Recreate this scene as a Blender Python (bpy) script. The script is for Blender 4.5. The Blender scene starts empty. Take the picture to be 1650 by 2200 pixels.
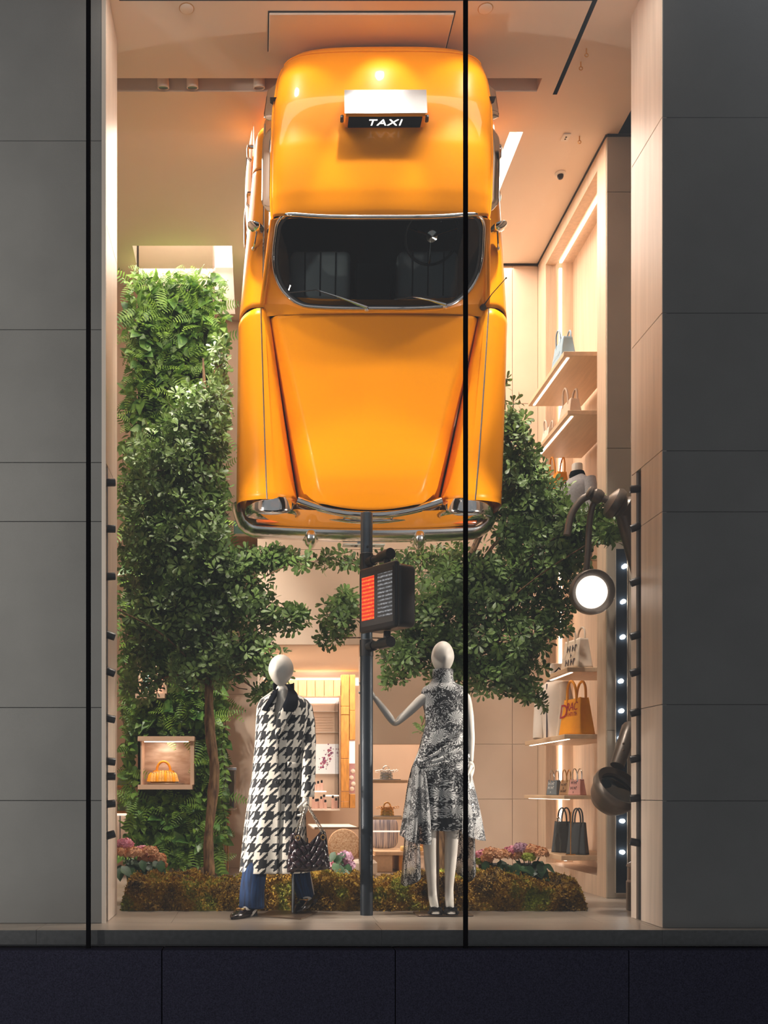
import bpy, bmesh, math, random
import numpy as np
from mathutils import Vector, Matrix, Euler

SC = bpy.context.scene
COL = SC.collection
rng = np.random.default_rng(7)
random.seed(7)
PI = math.pi

# ---------------------------------------------------------------- camera
CAMZ = 0.84
cam_d = bpy.data.cameras.new('camera')
cam = bpy.data.objects.new('camera', cam_d)
COL.objects.link(cam)
SC.camera = cam
cam.location = (0, 0, CAMZ)
cam.rotation_euler = (PI / 2, 0, 0)
cam_d.sensor_fit = 'AUTO'
cam_d.sensor_width = 36
cam_d.lens = 36.0
cam_d.shift_x = (825 - 553) / 2200
cam_d.shift_y = (1700 - 1100) / 2200
cam_d.clip_start = 0.05
cam_d.clip_end = 100

# ---------------------------------------------------------------- world, exposure
W = bpy.data.worlds.new('night_sky')
SC.world = W
W.use_nodes = True
W.node_tree.nodes['Background'].inputs[0].default_value = (0.36, 0.37, 0.39, 1)
W.node_tree.nodes['Background'].inputs[1].default_value = 0.72
SC.view_settings.view_transform = 'Standard'
SC.view_settings.look = 'None'
SC.view_settings.exposure = 0.06
SC.view_settings.gamma = 1.0
SC.view_settings.use_curve_mapping = False
SC.cycles.use_denoising = True
SC.cycles.max_bounces = 8
SC.cycles.transparent_max_bounces = 24
SC.cycles.sample_clamp_indirect = 6.0
SC.cycles.caustics_reflective = False
SC.cycles.caustics_refractive = False

# ---------------------------------------------------------------- lights
WARM = (1.0, 0.84, 0.70)
NEUT = (1.0, 0.90, 0.80)
COOL = (0.86, 0.93, 1.0)

def lamp(kind, name, loc, energy, color=WARM, target=None, size=0.1, size_y=None, spot=50, blend=0.6):
    l = bpy.data.lights.new(name, kind)
    l.energy = energy
    l.color = color
    if kind == 'AREA':
        l.size = size
        if size_y:
            l.shape = 'RECTANGLE'
            l.size_y = size_y
    else:
        l.shadow_soft_size = size
    if kind == 'SPOT':
        l.spot_size = math.radians(spot)
        l.spot_blend = blend
    o = bpy.data.objects.new(name, l)
    COL.objects.link(o)
    o.location = loc
    if target is not None:
        o.rotation_euler = (Vector(target) - Vector(loc)).to_track_quat('-Z', 'Y').to_euler()
    return o

# added fills for shop, window head, planting and street; window track; deep room
lamp('AREA', 'shop_ceiling_light', (0.5, 9.0, 5.95), 215, WARM, (0.5, 9.0, 0), 4.0, 2.2)  # unseen area lamp added under the ceiling to brighten the room
lamp('AREA', 'window_head_light', (0.75, 6.30, 5.93), 26, NEUT, (0.8, 7.6, 0.5), 3.0, 0.2)  # unseen strip added above the glass as inward fill
for x, tx, tz, e in ((-0.7, 0.3, 3.2, 92), (-0.1, 0.6, 3.7, 92), (0.7, 0.8, 3.9, 92), (1.6, 1.1, 3.7, 92), (2.2, 1.5, 3.2, 92)):
    lamp('SPOT', 'window_track_spot', (x, 6.27, 5.95), e, NEUT, (tx, 7.4, tz), 0.03, spot=44)
for x, y, tx, ty in ((-0.15, 6.8, -0.5, 7.8), (1.95, 6.8, 1.9, 7.9)):
    lamp('SPOT', 'planting_spot', (x, y, 5.95), 420, NEUT, (tx, ty, 1.2), 0.04, spot=42)  # unseen spots added to brighten the trees and moss
for x, tx in ((0.1, 0.4), (0.85, 0.84), (1.6, 1.2)):
    lamp('SPOT', 'roof_spot', (x, 6.62, 5.97), 15, NEUT, (tx, 7.1, 5.1), 0.03, spot=70)
lamp('AREA', 'back_room_light', (0.9, 11.4, 2.22), 60, WARM, (0.9, 11.4, 0), 1.6, 1.8)
lamp('AREA', 'street_glow', (-7.0, -0.5, 2.4), 640, (1.0, 0.95, 0.89), (-1.6, 6.5, 2.2), 1.4)  # unseen lamp added outside to brighten the left stone

# ---------------------------------------------------------------- materials
def nt(name):
    m = bpy.data.materials.new(name)
    m.use_nodes = True
    t = m.node_tree
    return m, t, t.nodes['Principled BSDF']

def lin(h):
    h = h.lstrip('#')
    r = []
    for i in (0, 2, 4):
        c = int(h[i:i + 2], 16) / 255
        r.append(c / 12.92 if c <= 0.04045 else ((c + 0.055) / 1.055) ** 2.4)
    return (r[0], r[1], r[2], 1)

def setin(b, **k):
    for n, v in k.items():
        b.inputs[n.replace('_', ' ')].default_value = v

def pm(name, hexc, rough=0.5, metal=0.0, var=0.0, scale=8.0, bump=0.0, bscale=60.0, coat=0.0, emit=None, emit_s=0.0, spec=0.5, stretch=None, coord='Object'):
    """plain principled material with optional noise variation of the colour and a fine bump"""
    m, t, b = nt(name)
    c = lin(hexc) if isinstance(hexc, str) else (*hexc[:3], 1)
    setin(b, Base_Color=c, Roughness=rough, Metallic=metal)
    b.inputs['Specular IOR Level'].default_value = spec
    b.inputs['Coat Weight'].default_value = coat
    b.inputs['Coat Roughness'].default_value = 0.04
    if emit:
        b.inputs['Emission Color'].default_value = lin(emit) if isinstance(emit, str) else (*emit, 1)
        b.inputs['Emission Strength'].default_value = emit_s
    tc = t.nodes.new('ShaderNodeTexCoord')
    src = tc.outputs[coord]
    if stretch:
        mp = t.nodes.new('ShaderNodeMapping')
        mp.inputs['Scale'].default_value = stretch
        t.links.new(src, mp.inputs[0])
        src = mp.outputs[0]
    if var > 0:
        n = t.nodes.new('ShaderNodeTexNoise')
        n.inputs['Scale'].default_value = scale
        n.inputs['Detail'].default_value = 6
        t.links.new(src, n.inputs['Vector'])
        r = t.nodes.new('ShaderNodeValToRGB')
        r.color_ramp.elements[0].position = 0.3
        r.color_ramp.elements[1].position = 0.7
        r.color_ramp.elements[0].color = (*[max(0, x * (1 - var)) for x in c[:3]], 1)
        r.color_ramp.elements[1].color = (*[min(1, x * (1 + var)) for x in c[:3]], 1)
        t.links.new(n.outputs['Fac'], r.inputs[0])
        t.links.new(r.outputs[0], b.inputs['Base Color'])
    if bump > 0:
        n2 = t.nodes.new('ShaderNodeTexNoise')
        n2.inputs['Scale'].default_value = bscale
        n2.inputs['Detail'].default_value = 4
        t.links.new(src, n2.inputs['Vector'])
        bp = t.nodes.new('ShaderNodeBump')
        bp.inputs['Strength'].default_value = bump
        bp.inputs['Distance'].default_value = 0.01
        t.links.new(n2.outputs['Fac'], bp.inputs['Height'])
        t.links.new(bp.outputs[0], b.inputs['Normal'])
    return m

def emat(name, hexc, s):
    m, t, b = nt(name)
    setin(b, Base_Color=lin(hexc), Emission_Color=lin(hexc), Emission_Strength=s)
    return m

def glassy(name, tint=(1, 1, 1), refl=0.06, rough=0.0, fres=1.45, gmax=None):
    """thin sheet of glass: see-through plus a Fresnel mirror reflection"""
    m = bpy.data.materials.new(name)
    m.use_nodes = True
    t = m.node_tree
    t.nodes.clear()
    out = t.nodes.new('ShaderNodeOutputMaterial')
    tr = t.nodes.new('ShaderNodeBsdfTransparent')
    tr.inputs[0].default_value = (*tint, 1)
    gl = t.nodes.new('ShaderNodeBsdfGlossy')
    gl.inputs['Roughness'].default_value = rough
    fr = t.nodes.new('ShaderNodeFresnel')
    fr.inputs[0].default_value = fres
    mx = t.nodes.new('ShaderNodeMixShader')
    t.links.new(fr.outputs[0], mx.inputs[0])
    t.links.new(tr.outputs[0], mx.inputs[1])
    t.links.new(gl.outputs[0], mx.inputs[2])
    t.links.new(mx.outputs[0], out.inputs[0])
    return m

M = {}
M['paint'] = pm('taxi_yellow_paint', (0.86, 0.285, 0.001), 0.34, coat=0.35, spec=0.15)
M['paint'].node_tree.nodes['Principled BSDF'].inputs['Coat IOR'].default_value = 1.38
M['chrome'] = pm('chrome', (0.80, 0.79, 0.78), 0.09, 1.0)
M['steel'] = pm('brushed_steel', (0.33, 0.34, 0.35), 0.3, 1.0, bump=0.15, bscale=40, stretch=(1, 30, 30))
M['black'] = pm('black_satin', (0.012, 0.012, 0.014), 0.35)
M['blackmat'] = pm('black_matt', (0.004, 0.004, 0.005), 0.85, spec=0.03)
M['rubber'] = pm('black_rubber', (0.01, 0.01, 0.011), 0.6)
M['wall'] = pm('limestone_wall', '#e2cbb6', 0.7, var=0.05, scale=3, bump=0.05, bscale=50)
M['ceil'] = pm('ceiling_plaster', '#efdccb', 0.85, var=0.02, scale=2)
M['maple'] = pm('pale_maple', '#dcc3ab', 0.45, var=0.10, scale=5, stretch=(6, 6, 0.35), bump=0.03, bscale=20)
M['maple_r'] = pm('pale_maple_reveal', '#e4d3c4', 0.4, var=0.09, scale=4, stretch=(5, 5, 0.3))
M['oak'] = pm('golden_oak', '#c98f45', 0.5, var=0.25, scale=9, stretch=(6, 6, 1.0), bump=0.1, bscale=60)
M['stone_l'] = pm('grey_stone', '#7d7b78', 0.75, var=0.09, scale=2.2, bump=0.12, bscale=220)
M['stone_p'] = pm('warm_grey_stone', '#b7aa9a', 0.7, var=0.08, scale=3, bump=0.06, bscale=120)
M['granite'] = pm('black_granite', '#20202b', 0.85, spec=0.06, var=0.45, scale=160, bump=0.05, bscale=200)
M['sill'] = pm('dark_sill_stone', '#3c3c3e', 0.55, var=0.3, scale=30, bump=0.1, bscale=140)
M['floor'] = pm('pale_marble_floor', '#a39689', 0.32, var=0.10, scale=3, stretch=(0.5, 5, 1), bump=0.03)
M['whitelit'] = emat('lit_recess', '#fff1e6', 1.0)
M['led'] = emat('led_strip', '#ffe6cf', 5.0)
M['glass'] = glassy('window_glass', (0.985, 0.99, 0.985))
M['glass_thin'] = glassy('case_glass', (0.97, 0.97, 0.96))
M['dark'] = pm('dark_recess', (0.02, 0.016, 0.012), 0.8)
M['white'] = pm('white_plaster', '#efe6dc', 0.6)

# ---------------------------------------------------------------- helpers
OFF = {}

def off_of(o):
    v = Vector((0, 0, 0))
    while o is not None:
        v += OFF.get(o.name, Vector((0, 0, 0)))
        o = o.parent
    return v

def mesh_data(name, verts, faces, smooth=True, uvs=None):
    me = bpy.data.meshes.new(name)
    if isinstance(verts, np.ndarray):
        verts = verts.tolist()
    me.from_pydata(verts, [], faces)
    if smooth:
        me.polygons.foreach_set('use_smooth', [True] * len(me.polygons))
    if uvs is not None:
        ul = me.uv_layers.new(name='UVMap')
        li = np.empty(len(me.loops), dtype=np.int32)
        me.loops.foreach_get('vertex_index', li)
        ul.data.foreach_set('uv', np.asarray(uvs, dtype=np.float32)[li].ravel())
    me.update()
    return me

def link(name, me, mat, parent=None, loc=(0, 0, 0)):
    o = bpy.data.objects.new(name, me)
    COL.objects.link(o)
    if mat is not None and len(me.materials) == 0:
        me.materials.append(mat)
    if parent is not None:
        o.parent = parent
    o.location = loc
    return o

class MB:
    """collects pieces of geometry that become ONE mesh object"""
    def __init__(s):
        s.v = []; s.f = []; s.uv = []; s.hasuv = False
    def add(s, verts, faces, uv=None):
        b = len(s.v)
        s.v.extend([tuple(map(float, p)) for p in verts])
        s.f.extend([tuple(int(i) + b for i in f) for f in faces])
        if uv is not None:
            s.hasuv = True
            s.uv.extend(uv)
        else:
            s.uv.extend([(0, 0)] * len(verts))
        return s
    def box(s, x0, x1, y0, y1, z0, z1, mtx=None):
        v = [(x, y, z) for z in (z0, z1) for y in (y0, y1) for x in (x0, x1)]
        if mtx is not None:
            v = [mtx @ Vector(p) for p in v]
        return s.add(v, [(0, 2, 3, 1), (4, 5, 7, 6), (0, 1, 5, 4), (2, 6, 7, 3), (0, 4, 6, 2), (1, 3, 7, 5)])
    def bbox(s, x0, x1, y0, y1, z0, z1, r=0.01, seg=2, mtx=None):
        """box with rounded edges"""
        bm = bmesh.new()
        bmesh.ops.create_cube(bm, size=1)
        for v in bm.verts:
            v.co = Vector((x0 + (v.co.x + .5) * (x1 - x0), y0 + (v.co.y + .5) * (y1 - y0), z0 + (v.co.z + .5) * (z1 - z0)))
        bmesh.ops.bevel(bm, geom=bm.edges[:], offset=r, segments=seg, affect='EDGES', profile=0.5)
        bm.verts.index_update()
        vs = [v.co.copy() for v in bm.verts]
        if mtx is not None:
            vs = [mtx @ p for p in vs]
        fs = [[v.index for v in f.verts] for f in bm.faces]
        bm.free()
        return s.add(vs, fs)
    def tube(s, path, r, seg=8, cap=True, closed=False):
        P = [Vector(p) for p in path]
        n = len(P)
        R = r if hasattr(r, '__len__') else [r] * n
        vs = []; up = None
        for i in range(n):
            if closed:
                d = P[(i + 1) % n] - P[i - 1]
            else:
                d = P[min(i + 1, n - 1)] - P[max(i - 1, 0)]
            d.normalize()
            if up is None:
                up = Vector((0, 0, 1)) if abs(d.z) < 0.9 else Vector((1, 0, 0))
            a = (up - d * up.dot(d))
            if a.length < 1e-6:
                a = d.orthogonal()
            a.normalize()
            up = a
            b = d.cross(a)
            for k in range(seg):
                t = 2 * PI * k / seg
                vs.append(P[i] + (a * math.cos(t) + b * math.sin(t)) * R[i])
        fs = []
        for i in range(n if closed else n - 1):
            j = (i + 1) % n
            for k in range(seg):
                l = (k + 1) % seg
                fs.append((i * seg + k, i * seg + l, j * seg + l, j * seg + k))
        if cap and not closed:
            fs.append(tuple(range(seg - 1, -1, -1)))
            fs.append(tuple((n - 1) * seg + k for k in range(seg)))
        return s.add(vs, fs)
    def lathe(s, prof, seg=20, mtx=None, arc=2 * PI):
        """profile [(r, z)] turned round local z"""
        vs = []
        n = len(prof)
        for (r, z) in prof:
            for k in range(seg):
                t = arc * k / seg
                vs.append(Vector((r * math.cos(t), r * math.sin(t), z)))
        if mtx is not None:
            vs = [mtx @ p for p in vs]
        fs = []
        for i in range(n - 1):
            for k in range(seg):
                l = (k + 1) % seg
                fs.append((i * seg + k, i * seg + l, (i + 1) * seg + l, (i + 1) * seg + k))
        if prof[0][0] > 1e-6:
            fs.append(tuple(range(seg - 1, -1, -1)))
        if prof[-1][0] > 1e-6:
            fs.append(tuple((n - 1) * seg + k for k in range(seg)))
        return s.add(vs, fs)
    def grid(s, fn, nu, nv, closeu=False, uv=None):
        """fn(a, b) with a, b in 0..1"""
        vs = []; uvs = []
        for j in range(nv + 1):
            for i in range(nu if closeu else nu + 1):
                vs.append(fn(i / nu, j / nv))
                if uv:
                    uvs.append(uv(i / nu, j / nv))
        w = nu if closeu else nu + 1
        fs = []
        for j in range(nv):
            for i in range(nu):
                k = (i + 1) % w if closeu else i + 1
                fs.append((j * w + i, j * w + k, (j + 1) * w + k, (j + 1) * w + i))
        return s.add(vs, fs, uvs if uv else None)
    def prism(s, poly, d, mtx=None):
        """poly [(x, z)] extruded along local y from 0 to d"""
        n = len(poly)
        vs = [Vector((x, 0, z)) for x, z in poly] + [Vector((x, d, z)) for x, z in poly]
        if mtx is not None:
            vs = [mtx @ p for p in vs]
        fs = [tuple(range(n)), tuple(range(2 * n - 1, n - 1, -1))]
        for i in range(n):
            j = (i + 1) % n
            fs.append((i, i + n, j + n, j))
        return s.add(vs, fs)
    def build(s, name, mat, parent=None, smooth=True, kind=None, label=None, mods=None):
        off = off_of(parent) if parent is not None else Vector((0, 0, 0))
        v = np.array(s.v) - np.array(off)
        me = mesh_data(name, v, s.f, smooth, s.uv if s.hasuv else None)
        if smooth:
            try:
                me.set_sharp_from_angle(angle=math.radians(38))
            except Exception:
                pass
        o = link(name, me, mat, parent)
        if kind:
            o['kind'] = kind
        if label:
            o['label'] = label
        return o

def thing(name, label, cat, loc=(0, 0, 0), group=None, rot=None, local=False):
    """an Empty at the thing's base; parts are given in world coordinates unless local"""
    o = bpy.data.objects.new(name, None)
    COL.objects.link(o)
    o.empty_display_size = 0.1
    o.location = loc
    if rot is not None:
        o.rotation_euler = rot
    o['label'] = label
    o['category'] = cat
    if group:
        o['group'] = group
    if not local:
        OFF[o.name] = Vector(loc)
    return o

def tag(o, label, cat, group=None):
    o['label'] = label
    o['category'] = cat
    if group:
        o['group'] = group
    return o

def dup(root, loc, rot=None, label=None, group=None, scale=None):
    kids = {}
    for ob in bpy.data.objects:
        if ob.parent is not None:
            kids.setdefault(ob.parent, []).append(ob)
    def cp(o, par):
        c = o.copy()
        COL.objects.link(c)
        if par is not None:
            c.parent = par
        for ch in kids.get(o, []):
            cp(ch, c)
        return c
    r = cp(root, None)
    r.location = loc
    if rot is not None:
        r.rotation_euler = rot
    if scale is not None:
        r.scale = scale
    if label:
        r['label'] = label
    if group:
        r['group'] = group
    return r

def struct(name):
    o = bpy.data.objects.new(name, None)
    COL.objects.link(o)
    o['kind'] = 'structure'
    return o

def text_mesh(s, size, depth=0.002, align='CENTER', shear=0.0, spacing=1.0):
    cu = bpy.data.curves.new('lettering', 'FONT')
    cu.body = s
    cu.size = size
    cu.extrude = depth
    cu.align_x = align
    cu.align_y = 'CENTER'
    cu.shear = shear
    cu.space_character = spacing
    cu.resolution_u = 3
    o = bpy.data.objects.new('lettering', cu)
    COL.objects.link(o)
    dg = bpy.context.evaluated_depsgraph_get()
    me = bpy.data.meshes.new_from_object(o.evaluated_get(dg))
    COL.objects.unlink(o)
    bpy.data.objects.remove(o)
    return me

def frame_mtx(origin, xdir, zdir):
    """matrix whose local x -> xdir and local z -> zdir"""
    x = Vector(xdir).normalized()
    z = Vector(zdir)
    z = (z - x * z.dot(x)).normalized()
    y = z.cross(x)
    m = Matrix((x, y, z)).transposed().to_4x4()
    m.translation = Vector(origin)
    return m

def catmull(pts, n):
    """n samples of a Catmull-Rom curve through pts (np array k x d)"""
    P = np.asarray(pts, float)
    k = len(P)
    t = np.linspace(0, k - 1, n)
    i = np.clip(t.astype(int), 0, k - 2)
    f = (t - i)[:, None]
    p0 = P[np.clip(i - 1, 0, k - 1)]; p1 = P[i]; p2 = P[i + 1]; p3 = P[np.clip(i + 2, 0, k - 1)]
    return 0.5 * (2 * p1 + (p2 - p0) * f + (2 * p0 - 5 * p1 + 4 * p2 - p3) * f * f + (3 * p1 - p0 - 3 * p2 + p3) * f ** 3)

def interp(x, xs, ys):
    return float(np.interp(x, xs, ys))

def sstep(x, a, b):
    t = min(1, max(0, (x - a) / (b - a)))
    return t * t * (3 - 2 * t)

def P3(px, py, Y):
    """point at depth Y in front of the street camera that the photograph shows at (px, py)"""
    return Vector(((px - 553) * Y / 2200, Y, CAMZ + (1700 - py) * Y / 2200))
# ================================================================ the setting
CZ = 5.99     # ceiling height

def panels(parent, mat, name, origin, udir, normal, us, zs, thick=0.03, gap=0.0022, skip=None):
    """separate slabs standing proud of a backing: u along udir, z up"""
    u = Vector(udir); n = Vector(normal); o = Vector(origin)
    for i in range(len(us) - 1):
        for j in range(len(zs) - 1):
            u0, u1, z0, z1 = us[i] + gap, us[i + 1] - gap, zs[j] + gap, zs[j + 1] - gap
            if skip and skip((u0 + u1) / 2, (z0 + z1) / 2):
                continue
            mb = MB()
            d = n * -thick
            c = 0.0012
            A = [o + u * a + Vector((0, 0, b)) for a, b in ((u0 + c, z0 + c), (u1 - c, z0 + c), (u1 - c, z1 - c), (u0 + c, z1 - c))]
            B = [o + u * a + Vector((0, 0, b)) + n * -c for a, b in ((u0, z0), (u1, z0), (u1, z1), (u0, z1))]
            C_ = [p + d for p in B]
            mb.add(A + B + C_, [(0, 1, 2, 3)] + [(k, (k + 1) % 4 + 0, (k + 1) % 4 + 4, k + 4) for k in range(4)] + [(k + 4, (k + 1) % 4 + 4, (k + 1) % 4 + 8, k + 8) for k in range(4)])
            mb.build(name, mat, parent, smooth=False)

# ---- facade stone on both sides of the window
ZJ = [0.0, 0.781, 1.372, 2.555, 2.930, 3.775, 4.975, 6.4]
w = struct('wall_street_left')
MB().box(-3.4, -0.99, 6.535, 7.0, 0.0, 6.4).build('masonry', M['stone_l'], w, False)
panels(w, M['stone_l'], 'stone_panel', (0, 6.51, 0), (1, 0, 0), (0, -1, 0), [-3.4, -2.2, -0.985], ZJ)
w = struct('wall_street_right')
MB().box(2.512, 4.4, 6.31, 6.79, 0.0, 6.4).build('masonry', M['stone_l'], w, False)
panels(w, M['stone_l'], 'stone_panel', (0, 6.285, 0), (1, 0, 0), (0, -1, 0), [2.487, 3.55, 4.4], ZJ)

# ---- wooden reveals with a slot for the little spotlights
w = struct('wall_reveal_left')
MB().box(-0.990, -0.9635, 6.508, 6.53, 0.0, 6.4).build('edge_board', M['maple_r'], w, False)
MB().box(-0.990, -0.975, 6.53, 6.60, 0.0, 2.93).build('slot_back', M['dark'], w, False)
panels(w, M['maple_r'], 'wood_panel', (-0.963, 0, 0), (0, 1, 0), (1, 0, 0), [6.60, 7.015], [0, 0.775, 2.93], 0.026)
panels(w, M['maple_r'], 'wood_panel', (-0.963, 0, 0), (0, 1, 0), (1, 0, 0), [6.53, 7.015], [2.93, 4.45, 5.99], 0.026)
MB().box(-0.99, -0.9635, 7.012, 7.03, 0.0, 5.99).build('end_board', M['maple_r'], w, False)
w = struct('wall_reveal_right')
MB().box(2.50, 2.512, 6.63, 6.72, 0.0, 2.93).build('slot_back', M['dark'], w, False)
panels(w, M['maple_r'], 'wood_panel', (2.485, 0, 0), (0, 1, 0), (-1, 0, 0), [6.285, 6.635], [0, 0.783, 1.374, 2.557, 2.934], 0.026)
panels(w, M['maple_r'], 'wood_panel', (2.485, 0, 0), (0, 1, 0), (-1, 0, 0), [6.716, 6.797], [0, 2.557, 2.934], 0.026)
panels(w, M['maple_r'], 'wood_panel', (2.485, 0, 0), (0, 1, 0), (-1, 0, 0), [6.285, 6.797], [2.934, 3.777, 4.98, 5.99], 0.026)
MB().box(2.4855, 2.512, 6.795, 6.81, 0.0, 5.99).build('end_board', M['maple_r'], w, False)

# ---- sill, ledge and granite base towards the street
w = struct('trim_1')
xs = [-3.4, -1.339, 0.753, 2.452, 4.4]
for a, b in zip(xs[:-1], xs[1:]):
    MB().box(a + .0015, b - .0015, 6.20, 6.52, -0.088, -0.002).build('sill_stone', M['sill'], w, False)
    MB().box(a + .0015, b - .0015, 6.202, 6.53, -0.0019, 0.0).build('sill_top', M['floor'], w, False)
MB().box(-3.4, 4.4, 6.165, 6.5, -0.2, -0.0885).build('channel', M['blackmat'], w, False)
w = struct('wall_street_base')
xs = [-3.319, -1.941, -0.563, 0.815, 2.193, 3.571, 4.9]
for a, b in zip(xs[:-1], xs[1:]):
    MB().bbox(a + .0025, b - .0025, 6.04, 6.172, -1.0, -0.098, 0.003, 1).build('granite_slab', M['granite'], w, False)
MB().box(-3.4, 4.9, 6.06, 6.16, -1.0, -0.102).build('backing', M['blackmat'], w, False)

# ---- shop window: three panes with black joints
w = struct('window_1')
for a, b in ((-3.26, -1.0225), (-0.9975, 1.232), (1.257, 3.6)):
    MB().box(a, b, 6.118, 6.124, -0.098, 6.35).build('glass_pane', M['glass'], w, False)
for x in (-1.010, 1.2445):
    MB().box(x - .0125, x + .0125, 6.11, 6.135, -0.098, 6.35).build('black_joint', M['blackmat'], w, False)

# ---- floor
w = struct('floor')
MB().box(-3.0, 4.4, 6.531, 13.2, -0.06, -0.002).build('subfloor', M['blackmat'], w, False)
cols = [-3.0, -0.55, 0.772, 2.2, 4.4]
for (xa, xb) in zip(cols[:-1], cols[1:]):
    for (ya, yb) in ((6.532, 7.12), (7.12, 8.9), (8.9, 11.0), (11.0, 13.2)):
        MB().box(xa + .001, xb - .001, ya + .001, yb - .001, -0.0019, 0.0).build('floor_slab', M['floor'], w, False)

# ---- ceiling with recesses
holes = [(-1.6, 2.057, 7.396, 7.538, 0.34, 'ceil', 'ceil'),
         (-1.18, -0.24, 9.667, 11.05, 0.5, 'white', 'whitelit'),
         (1.971, 2.075, 8.0, 9.6, 0.16, 'white', 'whitelit'),
         (2.182, 2.214, 6.672, 7.57, 0.08, 'dark', 'dark'),
         (-0.9, 2.214, 6.60, 6.672, 0.08, 'dark', 'dark'),
         (2.825, 3.3, 6.82, 8.02, 0.4, 'dark', 'dark')]
w = struct('ceiling')
xs = sorted({-3.0, 4.4, *[h[0] for h in holes], *[h[1] for h in holes]})
ys = sorted({6.2, 13.2, *[h[2] for h in holes], *[h[3] for h in holes]})
mb = MB()
for i in range(len(xs) - 1):
    for j in range(len(ys) - 1):
        cx, cy = (xs[i] + xs[i + 1]) / 2, (ys[j] + ys[j + 1]) / 2
        if any(h[0] < cx < h[1] and h[2] < cy < h[3] for h in holes):
            continue
        mb.add([(xs[i], ys[j], CZ), (xs[i + 1], ys[j], CZ), (xs[i + 1], ys[j + 1], CZ), (xs[i], ys[j + 1], CZ)], [(0, 1, 2, 3)])
mb.build('ceiling_plane', M['ceil'], w, False)
for h in holes:
    x0, x1, y0, y1, d, ms, mt = h
    side = MB()
    c = [(x0, y0), (x1, y0), (x1, y1), (x0, y1)]
    for k in range(4):
        a, b = c[k], c[(k + 1) % 4]
        side.add([(*a, CZ), (*b, CZ), (*b, CZ + d), (*a, CZ + d)], [(0, 1, 2, 3)])
    if mt == ms:
        side.add([(*p, CZ + d) for p in c], [(0, 1, 2, 3)])
    side.build('recess_sides', M[ms], w, False)
    if mt != ms:
        MB().add([(*p, CZ + d) for p in c], [(0, 1, 2, 3)]).build('lit_panel', M[mt], w, False)
MB().box(-3.0, 4.4, 6.2, 13.2, CZ + 0.55, CZ + 0.6).build('roof_slab', M['ceil'], w, False)
lamp('AREA', 'coffer_light', (-0.7, 10.4, CZ + 0.45), 9, NEUT, (-0.7, 10.4, 0), 0.8, 1.2)
lamp('AREA', 'slot_light', (2.02, 8.8, CZ + 0.12), 10, NEUT, (2.02, 8.8, 0), 0.08, 1.5)

# ---- interior walls
w = struct('wall_right')
N0, N1, NZ0, NZ1 = 8.26, 9.74, 0.16, 5.845
mb = MB()
mb.box(2.74, 2.84, 8.052, N0, 0, CZ)
mb.box(2.74, 2.84, N1, 10.0, 0, CZ)
mb.box(2.74, 2.84, N0, N1, NZ1, CZ)
mb.box(2.74, 2.84, N0, N1, 0, NZ0)
mb.build('wall_face', M['maple'], w, False)
mb = MB()
mb.box(3.02, 3.05, 8.15, 9.84, 0.1, 5.95)
mb.build('niche_back', M['maple'], w, False)
mb = MB()
mb.box(2.84, 3.02, 9.80, 9.84, 0.1, 5.95)
mb.box(2.84, 3.02, 8.15, 8.2, 0.1, 5.95)
mb.box(2.84, 3.02, 8.2, 9.80, 5.9, 5.95)
mb.box(2.84, 3.02, 8.2, 9.80, 0.1, 0.16)
mb.build('niche_sides', M['maple'], w, False)
MB().box(2.885, 2.91, 9.785, 9.798, 0.2, 5.84).build('led_strip', M['led'], w, False)
MB().box(2.885, 2.91, 8.25, 9.78, 5.885, 5.898).build('led_strip', M['led'], w, False)
# thin reeds on the far jamb of the niche
for k in range(9):
    MB().box(2.742 + k * .011, 2.749 + k * .011, N1 - .004, N1 + .01, NZ0, NZ1).build('reed', M['maple'], w, False)

w = struct('wall_pier')
MB().box(2.745, 3.4, 8.04, 8.05, 0, CZ).build('backing', M['stone_p'], w, False)
panels(w, M['stone_p'], 'stone_panel', (0, 8.03, 0), (1, 0, 0), (0, -1, 0), [2.7401, 3.4], [0, 1.318, 3.53, 5.54, 5.975], 0.02)
MB().box(3.4, 3.5, 6.8, 8.14, 0, CZ).build('return_wall', M['stone_p'], w, False)

w = struct('wall_back')
XJ = 1.0
mb = MB()
mb.box(0.0, XJ, 10.015, 10.1, 2.27, CZ)
mb.box(XJ, 1.06, 10.015, 10.1, 0, CZ)
mb.box(1.06, 1.64, 10.015, 10.1, 1.30, CZ)
mb.box(1.64, 2.84, 10.015, 10.1, 0, CZ)
mb.build('backing', M['wall'], w, False)
panels(w, M['wall'], 'wall_panel', (0, 10.0, 0), (1, 0, 0), (0, -1, 0), [0.0, 1.0, 1.64, 2.49, 2.74], [0, 0.763, 1.30, 2.27, 3.2, 4.626, 5.97], 0.015,
       skip=lambda u, z: (u < 1.0 and z < 2.27) or (1.0 < u < 1.64 and z < 1.30))
MB().box(1.0, 1.06, 10.0, 10.1, 0, 1.30).build('niche_jamb', M['wall'], w, False)
# far wall behind the planted pier
w = struct('wall_far_left')
MB().box(-3.0, 0.0, 11.216, 11.3, 0, CZ).build('backing', M['wall'], w, False)
panels(w, M['wall'], 'wall_panel', (0, 11.2, 0), (1, 0, 0), (0, -1, 0), [-3.0, -1.6, -0.44, 0.0], [0, 0.763, 1.9, 3.2, 4.626, 5.97], 0.015)
MB().box(0.0, 0.06, 10.02, 11.3, 0, CZ).build('return_wall', M['wall'], w, False)
w = struct('wall_left')
MB().box(-3.1, -3.0, 6.5, 13.2, 0, 6.4).build('wall_face', M['wall'], w, False)

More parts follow.
